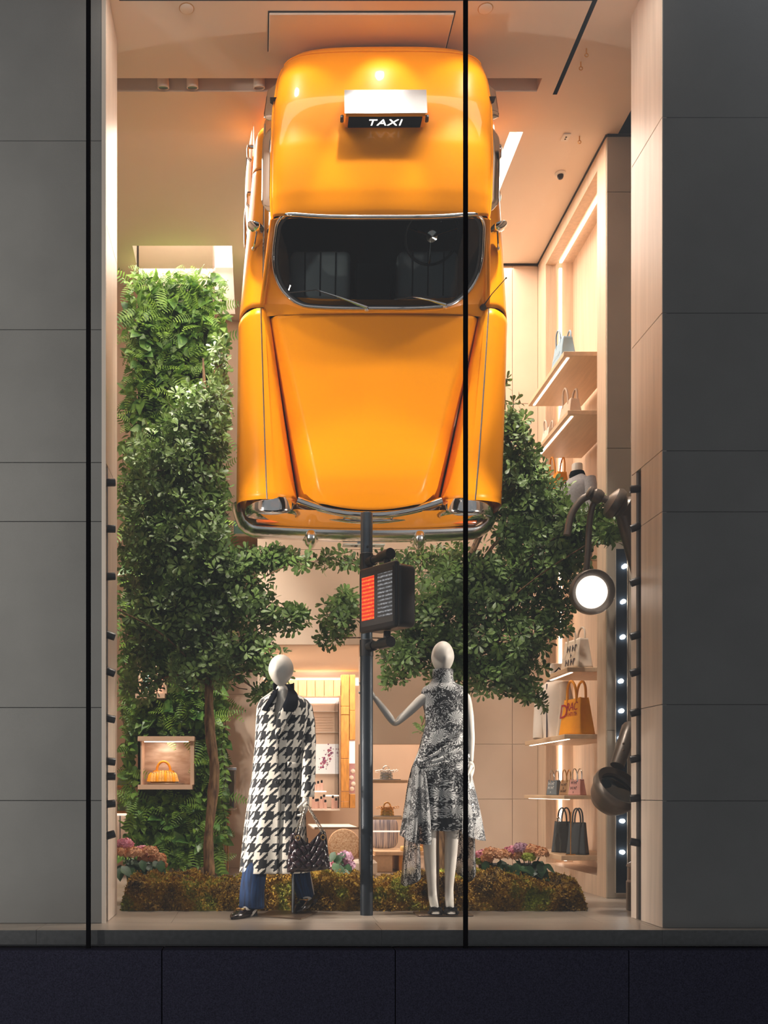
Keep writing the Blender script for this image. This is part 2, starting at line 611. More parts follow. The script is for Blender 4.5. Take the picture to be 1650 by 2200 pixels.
# low back room seen through the opening and the shelf niche
w = struct('wall_back_room')
MB().box(-0.4, 2.3, 12.9, 13.0, 0, 2.4).build('wall_face', M['wall'], w, False)
MB().box(2.2, 2.3, 10.1, 12.9, 0, 2.4).build('side_wall', M['wall'], w, False)
MB().box(-0.4, 0.0, 12.2, 12.9, 0, 2.4).build('side_wall', M['wall'], w, False)
MB().box(0.0, 2.3, 10.1, 13.0, 2.27, 2.33).build('lowered_ceiling', M['ceil'], w, False)
MB().box(0.06, 2.2, 12.86, 12.895, 2.17, 2.262).build('light_strip', M['whitelit'], w, False)
# dark strips stand in for the shadow line between walls and ceiling
w = struct('trim_2')
MB().box(0.0, 2.74, 9.99, 10.0, CZ - .014, CZ - .001).build('shadow_gap', M['dark'], w, False)
MB().box(2.73, 2.742, 8.03, 10.0, CZ - .014, CZ - .001).build('shadow_gap', M['dark'], w, False)
MB().box(2.742, 3.4, 8.02, 8.04, CZ - .014, CZ - .001).build('shadow_gap', M['dark'], w, False)

# ---- ceiling fittings
t = thing('access_panel', 'square ceiling hatch cover over the tail of the taxi', 'panel', (0.69, 6.94, CZ))
MB().bbox(0.078, 1.30, 6.765, 7.117, CZ - .018, CZ - .003, .004, 1).build('cover', M['ceil'], t, False)
MB().box(0.07, 1.31, 6.757, 7.125, CZ - .004, CZ - .0005).build('rim', M['dark'], t, False)
for px, lab in ((401, 'round ceiling cover plate above the planted pier'), (1043, 'round ceiling cover plate beside the dark slot')):
    Y = 6.735
    x = (px - 553) * Y / 2200
    t = thing('cover_plate', lab, 'ceiling plate', (x, Y, CZ))
    mt = Matrix.Translation((x, Y, CZ)) @ Matrix.Rotation(PI, 4, 'X')
    MB().lathe([(0.045, 0.0), (0.045, 0.006), (0.041, 0.009), (0.0, 0.009)], 28, mt).build('disc', M['ceil'], t)
    MB().lathe([(0.05, 0.0), (0.05, 0.003), (0.045, 0.003)], 28, mt).build('rim', M['oak'], t)
# dome camera
Y = 8.53; x = 2.524
t = thing('dome_camera', 'small dark dome camera under the ceiling', 'camera', (x, Y, CZ))
mt = Matrix.Translation((x, Y, CZ)) @ Matrix.Rotation(PI, 4, 'X')
MB().lathe([(0.045, 0), (0.045, 0.01), (0.036, 0.016), (0.025, 0.018)], 24, mt).build('collar', M['white'], t)
MB().lathe([(0.026, 0.016), (0.026, 0.032), (0.02, 0.046), (0.009, 0.053), (0, 0.054)], 20, mt).build('dome', M['black'], t)
# socket
t = thing('ceiling_socket', 'pale square socket plate fixed under the ceiling', 'socket', (2.425, 8.05, CZ))
MB().bbox(2.395, 2.455, 8.01, 8.10, CZ - .012, CZ, .004, 1).build('plate', M['white'], t)
for d in (-.012, .012):
    MB().box(2.419, 2.431, 8.055 + d - .006, 8.055 + d + .006, CZ - .014, CZ - .012).build('outlet', M['blackmat'], t, False)
# eye hooks
for (px, py, Y, lab) in ((1248, 132, 7.23, 'brass ceiling eye hook midway along the dark slot'), (1260, 104, 7.1, 'brass ceiling eye hook nearest the street glass'), (1245, 292, 8.05, 'brass ceiling eye hook beside the ceiling socket')):
    x = (px - 553) * Y / 2200
    t = thing('eye_hook', lab, 'hook', (x, Y, CZ))
    MB().tube([(x, Y, CZ), (x, Y, CZ - .035)], .0045, 6).build('stem', M['oak'], t)
    MB().tube([(x + .012 * math.cos(a), Y, CZ - .046 + .012 * math.sin(a)) for a in np.linspace(0, 2 * PI, 13)[:-1]], .0035, 6, closed=True).build('eye', M['oak'], t)
# recessed spotlights hanging in the long slot
for px, lab in ((350, 'ceiling spotlight first from the planted side of the slot'), (413, 'ceiling spotlight second from the planted side of the slot'), (557, 'ceiling spotlight tucked beside the taxi roof')):
    Y = 7.47
    x = (px - 553) * Y / 2200
    t = thing('ceiling_spotlight', lab, 'spotlight', (x, Y, CZ), group='spotlights in the ceiling slot')
    mt = Matrix.Translation((x, Y + .02, CZ + .05)) @ Matrix.Rotation(PI + 0.25, 4, 'X')
    MB().lathe([(0.042, -0.2), (0.042, 0.05), (0.038, 0.052), (0.036, 0.05), (0.030, 0.0)], 24, mt).build('housing', M['ceil'], t)
    MB().lathe([(0.036, 0.046), (0.03, 0.0), (0.02, -0.03), (0.0, -0.035)], 24, mt).build('reflector', M['steel'], t)
    lamp('SPOT', 'slot_spot', (x, Y + .04, CZ - .03), 460 if px < 500 else 40, NEUT, (-.75, 9.9, 1.3) if px < 500 else (0.3, 7.1, 4.6), .03, spot=44)

# ---- little spotlights in the slots of the reveals
def mini_spots(xw, side, ys, tilt, labels, grp, Yc):
    for py, tl, lab in zip(ys, tilt, labels):
        Y = Yc
        z = CAMZ + (1700 - py) * Y / 2200
        t = thing('slot_spotlight', lab, 'spotlight', (xw, Y, z), group=grp)
        d = Vector((side, 0.25, tl)).normalized()
        mt = frame_mtx((xw - side * .012, Y, z), d.orthogonal(), d)
        MB().lathe([(0.022, 0.0), (0.025, 0.004), (0.025, 0.062), (0.022, 0.064), (0.020, 0.056)], 16, mt).build('barrel', M['black'], t)
        MB().lathe([(0.020, 0.056), (0.0, 0.057)], 16, mt).build('lens', M['bulb'], t)
M['bulb'] = emat('bulb_white', '#fff4e6', 3.0)
ordn = ['topmost', 'second', 'third', 'fourth', 'fifth', 'sixth', 'seventh', 'eighth', 'ninth', 'tenth', 'eleventh']
yl = [1037, 1136, 1239, 1362, 1440, 1542, 1635, 1668, 1728, 1797]
mini_spots(-0.963, 1, yl, [0.1, 0.05, 0.1, -0.3, -0.35, -0.2, -.1, 0, 0.1, .3][:len(yl)], [f'small black spotlight, {ordn[i]} in the wooden reveal by the planted pier' for i in range(len(yl))], 'spotlights in the planted-side reveal', 6.565)
yr = [1050, 1129, 1246, 1362, 1441, 1528, 1628, 1714, 1812]
mini_spots(2.485, -1, yr, [0.0, -0.35, -.35, -.3, -.3, -.25, -.2, -.1, .2], [f'small black spotlight, {ordn[i]} in the wooden reveal beside the street lamp' for i in range(len(yr))], 'spotlights in the lamp-side reveal', 6.676)
for z, tx, tz in ((2.85, 0.85, 3.9), (2.6, 0.6, 1.4), (1.9, 0.1, 1.2), (1.2, 0.1, 0.9), (0.5, 0.4, 0.5)):
    lamp('SPOT', 'reveal_spot', (-0.90, 6.6, z), 75, NEUT, (tx, 7.1, tz), .02, spot=60)
    lamp('SPOT', 'reveal_spot', (2.42, 6.70, z), 58, NEUT, (1.3 - tx * .3, 7.1, tz), .02, spot=60)

for xs_, xt in ((-0.90, 0.5), (2.42, 1.2)):
    lamp('SPOT', 'reveal_spot', (xs_, 6.65, 2.3), 130, NEUT, (xt, 7.65, 2.85), .02, spot=46)

# ---- dark mirror strip on the pier, glowing beads standing for reflected spotlights
t = thing('mirror_strip', 'tall dark mirror strip with bright bulbs on the stone pier', 'mirror', (2.85, 8.03, 0.044))
M['mirror'] = pm('dark_mirror', (0.05, 0.07, 0.10), 0.08, 0.6)
MB().box(2.807, 2.894, 8.018, 8.03, 0.044, 2.738).build('mirror_sheet', M['mirror'], t, False)
mb = MB()
mb.box(2.803, 2.807, 8.014, 8.03, 0.04, 2.742); mb.box(2.894, 2.898, 8.014, 8.03, 0.04, 2.742)
mb.box(2.803, 2.898, 8.014, 8.03, 0.036, 0.044)
mb.build('frame', M['stone_p'], t, False)
M['bulb2'] = emat('strip_bulb', '#fffaf2', 25.0)  # emission imitates the reveal spotlights mirrored in the strip
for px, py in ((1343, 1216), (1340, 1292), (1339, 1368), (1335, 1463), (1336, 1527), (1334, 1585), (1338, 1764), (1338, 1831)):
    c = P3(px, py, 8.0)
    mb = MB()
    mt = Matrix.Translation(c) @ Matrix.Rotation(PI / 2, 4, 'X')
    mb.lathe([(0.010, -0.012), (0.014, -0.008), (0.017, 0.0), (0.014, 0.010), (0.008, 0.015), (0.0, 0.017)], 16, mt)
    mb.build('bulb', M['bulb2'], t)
# ================================================================ the taxi, hung nose down under the ceiling
# local frame: x across, z along the car towards its tail, -y out of the roof towards the street.
CAR_LOC = (0.839, 7.6, 2.954)
car = thing('taxi', 'yellow vintage taxi hanging nose down with roof facing the street', 'car', CAR_LOC,
            rot=Matrix.to_euler(Matrix.Rotation(math.radians(-1.287), 3, 'Z') @ Matrix.Rotation(math.radians(0.662), 3, 'Y') @ Matrix.Rotation(math.radians(3.4), 3, 'X')), local=True)
PT = M['paint']; CH = M['chrome']
M['carglass'] = glassy('car_glass', (0.62, 0.66, 0.66))
M['sideglass'] = pm('dark_side_glass', (0.01, 0.011, 0.012), 0.05, coat=1.0)
M['seat'] = pm('grey_vinyl', '#b4babf', 0.5)
M['cabin'] = pm('dark_cabin', (0.012, 0.013, 0.015), 0.6)
M['amber'] = pm('amber_lens', (0.9, 0.16, 0.01), 0.15, coat=0.6)
M['plate'] = pm('licence_plate', '#cfcfc6', 0.4)
M['lens'] = pm('headlamp_lens', (0.75, 0.78, 0.8), 0.08, 0.3, coat=1.0)

def L(u, v, w):
    return Vector((u, -w, v))

def pmesh(name, fn, nu, nv, mat, parent=car, solid=0.0, flip=False):
    mb = MB()
    mb.grid(fn, nu, nv)
    if flip:
        mb.f = [tuple(reversed(f)) for f in mb.f]
    o = mb.build(name, mat, parent)
    if solid:
        md = o.modifiers.new('thickness', 'SOLIDIFY')
        md.thickness = solid
        md.offset = -1
    return o

# ---- front fenders
F_FRONT = [(.535, -.20), (.548, -.150), (.61, -.050), (.68, .004), (.745, .022), (.765, .024), (.83, .014), (.90, -.018), (.955, -.06), (.985, -.12), (1.0, -.22), (1.0, -.42), (.985, -.60)]
F_REAR = [(.772, -.02), (.775, .040), (.79, .052), (.80, .058), (.812, .062), (.825, .064), (.86, .064), (.90, .052), (.945, .02), (.975, -.03), (.992, -.12), (1.0, -.38), (.985, -.60)]
NS = 64
def fender_pt(s, a, b):
    f = catmull(F_FRONT, NS + 1); r = catmull(F_REAR, NS + 1)
    k = int(round(a * NS))
    v = 0.045 + (1.405 - 0.045) * b
    # the rear edge of the fender bows forward down the side
    q = k / NS
    if b > 0.9:
        v -= (b - .9) / .1 * 0.09 * sstep(q, .45, 1.0)
    e = b ** 0.9
    u = f[k][0] * (1 - e) + r[k][0] * e
    w = f[k][1] * (1 - e) + r[k][1] * e
    w += 0.018 * math.sin(PI * b) * (1 if .28 < q < .75 else 0.4)
    return L(s * u, v, w)
_ff, _fr = catmull(F_FRONT, NS + 1), catmull(F_REAR, NS + 1)
for s in (-1, 1):
    pmesh('fender', lambda a, b: fender_pt(s, a, b), NS, 26, PT, solid=0.006, flip=(s > 0))
    kt = int(round(5 / 12 * NS))
    MB().tube([fender_pt(s, kt / NS, b) + L(0, 0, .003) for b in np.linspace(0.0, 1.0, 27)], 0.0065, 8).build('fender_trim', CH, car)
    MB().tube([fender_pt(s, (kt - 2) / NS, b) + L(0, 0, .0005) for b in np.linspace(0.0, 1.0, 27)], 0.004, 6).build('fender_seam', M['rubber'], car)

# ---- hood
def hood_pt(a, b):
    a2 = 2 * a - 1
    hwv = lambda v: interp(v, [0.08, 1.35], [.531, .763])
    vf = -0.012 + 0.085 * a2 * a2 + .01 * abs(a2) ** 8
    v = vf + (1.345 - vf) * b
    hw = hwv(max(v, 0.05))
    u = a2 * hw
    c = interp(v, [-.02, .02, .08, .2, .5, 0.9, 1.35], [-.075, -.028, .012, .052, .088, .105, .115])
    e = interp(v, [-.02, .08, .2, .5, 0.9, 1.35], [-.19, -.18, -.165, -.105, -.035, .048])
    fw = interp(v, [0, .12, .5, 1.0, 1.35], [.24, .17, .14, .10, .06])
    d = hw - abs(u)
    k = sstep(d, -.02, fw)
    w = e + (c - e) * k - 0.03 * (u / .75) ** 2
    if d < .012:
        w -= (.012 - d) * .8
    return L(u, v, w)
pmesh('hood', hood_pt, 72, 60, PT, solid=0.006)

# ---- nose apron behind grille and bumper
def apron_pt(a, b):
    u = (2 * a - 1) * .985
    w = -.07 - .55 * b
    v = 0.01 - .03 * (1 - (u / .985) ** 2) + .13 * abs(u / .985) ** 7 - .085 * b
    return L(u, v, w)
pmesh('nose_panel', apron_pt, 40, 12, PT, flip=True)

# ---- headlights
for s in (-1, 1):
    c = L(s * .735, 0.045, -.172)
    mt = frame_mtx(c, (1, 0, 0), (0, 0.06, -1))
    mb = MB()
    mb.lathe([(.190, -.03), (.200, 0.0), (.204, .05), (.202, .072), (.192, .084), (.172, .070), (.152, .045), (.146, .03)], 48, mt)
    h = mb.build('headlight', CH, car)
    MB().lathe([(.146, .03), (.135, .048), (.10, .062), (.05, .071), (0, .073)], 40, mt).build('lens', M['lens'], h)
    m2 = MB()
    m2.bbox(s * .735 - .125, s * .735 + .125, .37, .425, -.045, .05, .012, 2)
    ts = m2.build('turn_signal', M['amber'], car)
    MB().bbox(s * .735 - .14, s * .735 + .14, .365, .43, -.02, .03, .008, 1).build('signal_bezel', CH, ts)

# ---- grille: chrome bars sagging at the middle
gr = thing  # (name kept free)
def bar(hu, w, rr, v0, sag, n=24):
    return [L(hu * t, v0 - sag * (1 - t * t), w) for t in np.linspace(-1, 1, n)]
g = MB()
g.tube(bar(.54, -.085, .02, .062, .105), .030, 14)
gobj = g.build('grille', CH, car)
for w_, rr in ((-.125, .008), (-.15, .008), (-.175, .008), (-.2, .008), (-.225, .008)):
    MB().tube(bar(.53, w_, rr, .052, .095), rr, 8).build('bar', CH, gobj)
MB().tube(bar(.56, -.262, .02, .060, .110), .027, 12).build('lower_bar', CH, gobj)
for u in (-.36, -.18, 0.0, .18, .36):
    v0 = .05 - .1 * (1 - (u / .54) ** 2)
    MB().bbox(u - .008, u + .008, .09, .26, v0 - .012, v0 + .012, .004, 1).build('divider', CH, gobj)
pmesh('grille_cavity', lambda a, b: L((2 * a - 1) * .52, .056 - .075 * (1 - (2 * a - 1) ** 2) , -.09 - .16 * b), 20, 2, M['blackmat'], gobj)

# ---- bumper, guards, plate
def bump_path(n=60):
    pts = []
    for t in np.linspace(-1, 1, n):
        u = 1.01 * math.copysign(min(1, abs(t) * 1.06) if abs(t) < .9 else .954 + (abs(t) - .9) * .46, t)
        v = -.112 + .04 * t * t + .20 * max(0, (abs(t) - .78) / .22) ** 2.2
        pts.append((u, v))
    return pts
bp = bump_path()
prof = [(.03 - .085 * math.cos(t) + .010 * math.exp(-(t / .16) ** 2), .105 * math.sin(t)) for t in np.linspace(PI / 2, -PI / 2, 19)]
mb = MB()
vs = []
for i, (u, v) in enumerate(bp):
    j0, j1 = max(i - 1, 0), min(i + 1, len(bp) - 1)
    d = Vector((bp[j1][0] - bp[j0][0], bp[j1][1] - bp[j0][1])).normalized()
    n = Vector((d.y, -d.x))       # outwards (towards -v)
    for (o, h) in prof:
        q = Vector((u, v)) + n * (-o)
        vs.append(L(q.x, q.y, -.53 + h))
k = len(prof)
fs = [(i * k + j, i * k + j + 1, (i + 1) * k + j + 1, (i + 1) * k + j) for i in range(len(bp) - 1) for j in range(k - 1)]
mb.add(vs, fs)
M['chrome_soft'] = pm('chrome_bumper', (0.86, 0.85, 0.84), 0.2, 1.0)
bo = mb.build('bumper', M['chrome_soft'], car)
bo.modifiers.new('thickness', 'SOLIDIFY').thickness = 0.006
for s in (-1, 1):
    mt = frame_mtx(L(s * .427, -.135, -.535), (1, 0, 0), (0, 0, -1))
    gmb = MB()
    def gp(a, b):
        t = 2 * PI * a; p = PI * (b - .5)
        return mt @ Vector((.052 * math.copysign(abs(math.cos(t)) ** .7, math.cos(t)) * math.cos(p), .125 * math.copysign(abs(math.sin(t)) ** .7, math.sin(t)) * math.cos(p), .085 * math.sin(p)))
    gmb.grid(gp, 24, 14, closeu=True)
    go = gmb.build('bumper_guard', M['chrome_soft'], car)
    MB().tube([mt @ Vector((.054 * math.cos(a), .10 * math.sin(a), .02)) for a in np.linspace(0, 2 * PI, 25)[:-1]], .012, 6, closed=True).build('collar', CH, go)
pl = MB().bbox(-.168, .168, .545, .675, -.182, -.174, .004, 1).build('licence_plate', M['plate'], car)
for u, h in ((-.06, .045), (-.09, .01), (.08, .012)):
    MB().box(u - .012, u + .012, .60 - h / 2, .60 + h, -.1845, -.182).build('plate_mark', M['rubber'], pl, False)
MB().box(-.05, .05, .56, .62, -.176, -.06).build('plate_bracket', M['steel'], car, False)

# ---- doors and rear quarter
SEC = [(.80, .02), (.805, .055), (.825, .064), (.86, .062), (.90, .05), (.94, .018), (.968, -.035), (.985, -.12), (.99, -.38), (.975, -.62)]
def side_pt(s, a, b, v0, v1, bow0, bow1):
    sec = catmull(SEC, 41)
    k = int(round(a * 40)); q = k / 40
    v = v0 - bow0 * sstep(q, .4, 1) + ((v1 - bow1 * sstep(q, .4, 1)) - (v0 - bow0 * sstep(q, .4, 1))) * b
    sc = interp(v, [1.3, 1.85, 2.4, 2.72, 3.0], [1.01, .962, .915, .895, .80])
    t = sstep(v, 2.52, 2.74)
    u = .80 + (sec[k][0] * sc - .80) * (1 - .12 * t) if sec[k][0] > .80 else sec[k][0]
    w = sec[k][1] - .10 * sstep(v, 2.62, 2.76) ** 2
    return L(s * u, v, w)
for s in (-1, 1):
    d = pmesh('front_door', lambda a, b: side_pt(s, a, b, 1.412, 2.39, .09, -.05), 40, 24, PT, solid=.006, flip=(s > 0))
    q = pmesh('rear_door', lambda a, b: side_pt(s, a, b, 2.397, 2.735, -.05, -.06), 40, 14, PT, solid=.006, flip=(s > 0))
    for vv, par in ((2.36, d), (2.70, q)):
        hb = MB()
        hb.tube([L(s * .90, vv, -.22), L(s * .94, vv, -.22), L(s * .944, vv - .02, -.22), L(s * .942, vv - .08, -.22), L(s * .92, vv - .10, -.22)], [.014, .016, .011, .009, .010], 8)
        hb.build('handle', CH, par)
    # rear fender swelling and its stone guard
    def rf(a, b):
        t = PI * a
        v = 2.02 + .92 * b
        r = .075 * math.sin(PI * min(1, b * 1.15)) ** .6 if 0 < b < .87 else 0.0
        return L(s * (.955 + r), v, -.30 - .32 * a)
    def rfp(a, b):
        v = 2.08 + .84 * b
        bulge = .055 * math.sin(PI * b) ** .5 * math.sin(PI * a) ** .6
        return L(s * (.925 - .02 * b + bulge), v, -.28 - .34 * a)
    pmesh('rear_fender', rfp, 14, 24, PT, flip=(s < 0))
    MB().tube([L(s * (.968), v, -.44) for v in (2.06, 2.12, 2.2, 2.3, 2.36)], [.004, .009, .010, .009, .004], 8).build('stone_guard', CH, car)
# tail and belly close the body
def belly(a, b):
    u = (2 * a - 1) * .97
    return L(u, .1 + 2.75 * b, -.62)
pmesh('floor_pan', belly, 4, 8, M['rubber'])
def tail(a, b):
    u = (2 * a - 1)
    hw = .80
    return L(u * hw, 2.74 + .16 * b, .02 - .10 * b - .55 * b * b)
pmesh('tail_panel', tail, 24, 10, PT)

# ---- windscreen
def ws(p, q):
    hw = .782 - .072 * q
    u = p * hw
    v = 1.378 + .455 * q + .075 * abs(p) ** 3.2 * (1 - .45 * q) + .012 * p * p
    w = .135 + .375 * q - .055 * p * p * (1 - .3 * q)
    w -= .045 * max(0, abs(p) - .80) / .2 * (1 - q * .5)
    return L(u, v, w)
def ws_outline(n, rb=.62, rt=.17):
    """rounded outline in (p, q), q scaled so that corners look round"""
    pts = []
    A = .62     # aspect used for corner radii: p radius = r * A
    def arc(cx, cy, r, a0, a1, k):
        for t in np.linspace(a0, a1, k, endpoint=False):
            pts.append((cx + r * A * math.cos(t), cy + r * math.sin(t)))
    arc(1 - rb * A, rb, rb, -PI / 2, 0, 14)
    pts.append((1.0, (rb + 1 - rt) / 2))
    arc(1 - rt * A, 1 - rt, rt, 0, PI / 2, 8)
    for t in np.linspace(1 - rt * A, -(1 - rt * A), 18, endpoint=False):
        pts.append((t, 1.0))
    arc(-(1 - rt * A), 1 - rt, rt, PI / 2, PI, 8)
    pts.append((-1.0, (rb + 1 - rt) / 2))
    arc(-(1 - rb * A), rb, rb, PI, 1.5 * PI, 14)
    for t in np.linspace(-(1 - rb * A), 1 - rb * A, 18, endpoint=False):
        pts.append((t, 0.0))
    return pts
OUT = ws_outline(0)
n = len(OUT)
def ws_ring(k):
    return [ws(p * k, .5 + (q - .5) * k) for p, q in OUT]
mb = MB()
rings = [0.02, .15, .3, .45, .6, .75, .88, 1.0]
vs = []
for k in rings:
    vs += ws_ring(k)
fs = [tuple(range(n - 1, -1, -1))]
for r in range(len(rings) - 1):
    for i in range(n):
        j = (i + 1) % n
        fs.append((r * n + i, (r + 1) * n + i, (r + 1) * n + j, r * n + j))
mb.add(vs, fs)
wsob = mb.build('windscreen', M['carglass'], car)
MB().tube([p + L(0, 0, .004) for p in ws_ring(1.0)], .015, 10, closed=True).build('chrome_trim', CH, wsob)
MB().tube([p + L(0, 0, .002) for p in ws_ring(.965)], .010, 8, closed=True).build('rubber_seal', M['rubber'], wsob)
# painted surround: pillars, header and cowl
def sur_pt(p, q, e):
    """e 0..1 from the glass edge to the outer edge of the surround"""
    dx, dy = p, (q - .5)
    P = ws(p * (1 + .0 * e), q)
    # outer target: rounded quad
    pp = max(-1, min(1, p * 1.22)); qq = .5 + max(-.5, min(.5, (q - .5) * 1.12))
    if abs(p) < .999 and q > .001 and q < .999:
        pass
    hw = .825 - .072 * qq
    u = pp * hw
    v = 1.352 + .50 * qq + (.055 * abs(pp) ** 4) * (1 - qq) - .0
    w = .105 + .385 * qq - .055 * pp * pp - (.02 if qq < .5 else 0)
    T = L(u, v, w)
    return P.lerp(T, e)
vs = []
EE = [0, .35, .7, 1.0]
for e in EE:
    vs += [sur_pt(p, q, e) for p, q in OUT]
fs = []
for r in range(len(EE) - 1):
    for i in range(n):
        j = (i + 1) % n
        fs.append((r * n + i, (r + 1) * n + i, (r + 1) * n + j, r * n + j))
MB().add(vs, fs).build('windscreen_surround', PT, car)
def cowl_pt(a, b):
    p = 2 * a - 1
    u = p * (.80 - .0 * b)
    v = 1.352 + (.09 + .05 * p * p) * b
    w = interp(abs(p), [0, .8, 1.0], [.113, .085, .05]) + .02 * b - .012 * 0
    return L(u, v, w)
pmesh('cowl', cowl_pt, 30, 6, PT)
# wipers
for u0, v0, u1, v1 in ((-.062, 1.372, -.55, 1.455), (.50, 1.392, .18, 1.408)):
    wi = MB()
    a = L(u0, v0, .165); b = L(u1 * .75 + u0 * .25, v1 + .025, .20)
    wi.tube([a, a.lerp(b, .5) + L(0, 0, .012), b], [.011, .006, .004], 6)
    wo = wi.build('wiper', CH, car)
    c = L(u1 * .45 + u0 * .55 , v0 + (v1 - v0) * .3 + .03, .195)
    d2 = L(u1 * 1.15 - u0 * .15, v1 + .012, .185)
    MB().tube([c, b + L(0, 0, .0), d2], .0045, 6).build('blade', M['rubber'], wo)
    MB().lathe([(.016, 0), (.016, .02), (.008, .028), (0, .028)], 14, frame_mtx(L(u0, v0 - .003, .135), (1, 0, 0), (0, -1, -.3))).build('pivot', CH, wo)

# ---- roof
RV = [1.80, 1.84, 1.90, 2.0, 2.3, 2.6, 2.8, 2.9, 2.96, 3.0, 3.03]
RC = [.485, .502, .525, .548, .572, .560, .527, .498, .470, .44, .36]
RR = [.40, .405, .41, .42, .425, .405, .375, .345, .315, .28, .23]
RH = [.725, .735, .745, .752, .752, .742, .715, .685, .645, .60, .54]
def roof_pt(a, b):
    th = PI * (1 - a)
    c, s_ = math.cos(th), math.sin(th)
    v0 = 1.828 + .045 * c * c
    v = v0 + (3.03 - v0) * b
    h = interp(v, RV, RH); wr = interp(v, RV, RR); wc = interp(v, RV, RC)
    n_ = 2.9
    u = h * math.copysign(abs(c) ** (2 / n_ * .9), c)
    w = wr + (wc - wr) * abs(s_) ** (2 / n_)
    return L(u, v, w)
pmesh('roof', roof_pt, 72, 60, PT, solid=.006)
# gutter line round the back of the roof
pts = []
for a in np.linspace(.045, .955, 50):
    P_ = roof_pt(a, .925 - .05 * abs(2 * a - 1) ** 6)
    pts.append(P_ + L(0, 0, .003))
MB().tube(pts, .006, 6).build('roof_seam', PT, car)
# side glass and drip rails
for s in (-1, 1):
    def sg(a, b):
        v = 1.50 + (2.72 - 1.50) * b + .0
        top = interp(v, RV, RH) - .006; wt = interp(v, [1.5, 1.85, *RV[1:]], [.17, .40, *RR[1:]])
        tu = top if v > 1.85 else interp(v, [1.5, 1.85], [.80, .735])
        return L(s * (tu + (.815 - tu) * a), v, wt + (.06 - wt) * a)
    pmesh('side_window', sg, 4, 30, M['sideglass'], flip=(s > 0))
    MB().tube([L(s * (interp(v, RV, RH) + .004), v, interp(v, RV, RR) - .002) for v in np.linspace(1.87, 2.98, 40)], .011, 8).build('drip_rail', PT, car)
    MB().tube([L(s * (interp(v, [1.44, 1.87], [.815, .742])), v, interp(v, [1.44, 1.87], [.075, .405])) for v in np.linspace(1.44, 1.87, 12)], .020, 10).build('pillar', PT, car)
    MB().tube([L(s * .812, v, .068) for v in np.linspace(1.5, 2.70, 20)], .008, 8).build('belt_trim', CH, car)
    MB().tube([L(s * .80, 1.62, .10), L(s * .772, 1.66, .22), L(s * .752, 1.83, .36)], .007, 8).build('vent_frame', CH, car)
    for v0, v1 in ((1.925, 2.50), (2.545, 2.80)):
        vm = MB()
        def vz(a, b):
            v = v0 + (v1 - v0) * b
            k = min(1, min(b, 1 - b) / .12) ** .6
            h = interp(v, RV, RH); wr = interp(v, RV, RR)
            return L(s * (h + .002 + .066 * a * k), v, wr + .004 - .034 * a - .014 * a * a * k)
        vm.grid(vz, 6, 28)
        o = vm.build('window_visor', CH, car)
        o.modifiers.new('thickness', 'SOLIDIFY').thickness = .004
    # wing mirror
    mb = MB()
    mb.lathe([(.014, 0), (.012, .012), (.007, .02)], 12, frame_mtx(L(s * .885, 1.83, .058), (1, 0, 0), (s * .25, -1, .1)))
    mb.tube([L(s * .885, 1.83, .06), L(s * .875, 1.845, .11), L(s * .86, 1.91, .15)], .006, 8)
    mi = mb.build('mirror_arm', CH, car)
    m3 = frame_mtx(L(s * .868, 1.935, .155), (s * .85, -.1, .30), (s * -.33, .15, .92))
    MB().lathe([(0, -.026), (.03, -.022), (.058, -.008), (.064, .004), (.062, .007), (0, .009)], 26, m3).build('mirror_head', CH, mi)
# aerial with its rubber boot
an = MB().lathe([(.024, 0), (.022, .012), (.012, .024), (.007, .04), (0, .042)], 16, frame_mtx(L(.785, 1.41, .07), (1, 0, 0), (0, -1, .15))).build('aerial_base', M['rubber'], car)
MB().tube([L(.785, 1.415, .10), L(.83, 1.47, .16), L(.905, 1.535, .26)], [.004, .0035, .003], 6).build('aerial_rod', M['rubber'], an)
MB().lathe([(0, -.008), (.008, 0), (0, .008)], 10, Matrix.Translation(L(.907, 1.537, .262))).build('aerial_tip', M['rubber'], an)

# ---- roof sign
sg_ = MB()
poly = [(2.392, .555), (2.392, .690), (2.412, .706), (2.585, .640), (2.60, .555)]
vs = [L(-.262, v, w) for v, w in poly] + [L(.262, v, w) for v, w in poly]
k = len(poly)
sg_.add(vs, [tuple(range(k)), tuple(range(2 * k - 1, k - 1, -1))] + [(i, i + k, (i + 1) % k + k, (i + 1) % k) for i in range(k)])
so = sg_.build('roof_sign', PT, car, smooth=False)
MB().add([L(-.272, 2.402, .7105), L(.272, 2.402, .7105), L(.272, 2.592, .640), L(-.272, 2.592, .640)], [(0, 1, 2, 3)]).build('steel_lid', M['steel'], so, False).modifiers.new('thickness', 'SOLIDIFY').thickness = .004
MB().box(-.243, .243, -.688, -.575, 2.386, 2.392).build('black_panel', M['blackmat'], so, False)
M['signlit'] = emat('lit_white_letters', '#fff8f0', 2.2)
tm = text_mesh('TAXI', .095, .0015, shear=.12, spacing=1.12)
tm.materials.append(M['signlit'])
to = bpy.data.objects.new('lettering', tm)
COL.objects.link(to)
to.parent = so
R_ = Matrix((Vector((1, 0, 0)), Vector((0, -1, 0)), Vector((0, 0, -1)))).transposed().to_4x4()
R_.translation = L(.0, 2.3845, .632)
to.matrix_local = R_
for s in (-1, 1):
    MB().lathe([(.02, 0), (.024, .01), (.02, .022), (0, .024)], 14, frame_mtx(L(s * .272, 2.43, .60), (0, 0, 1), (s, 0, 0))).build('thumb_screw', M['black'], so)

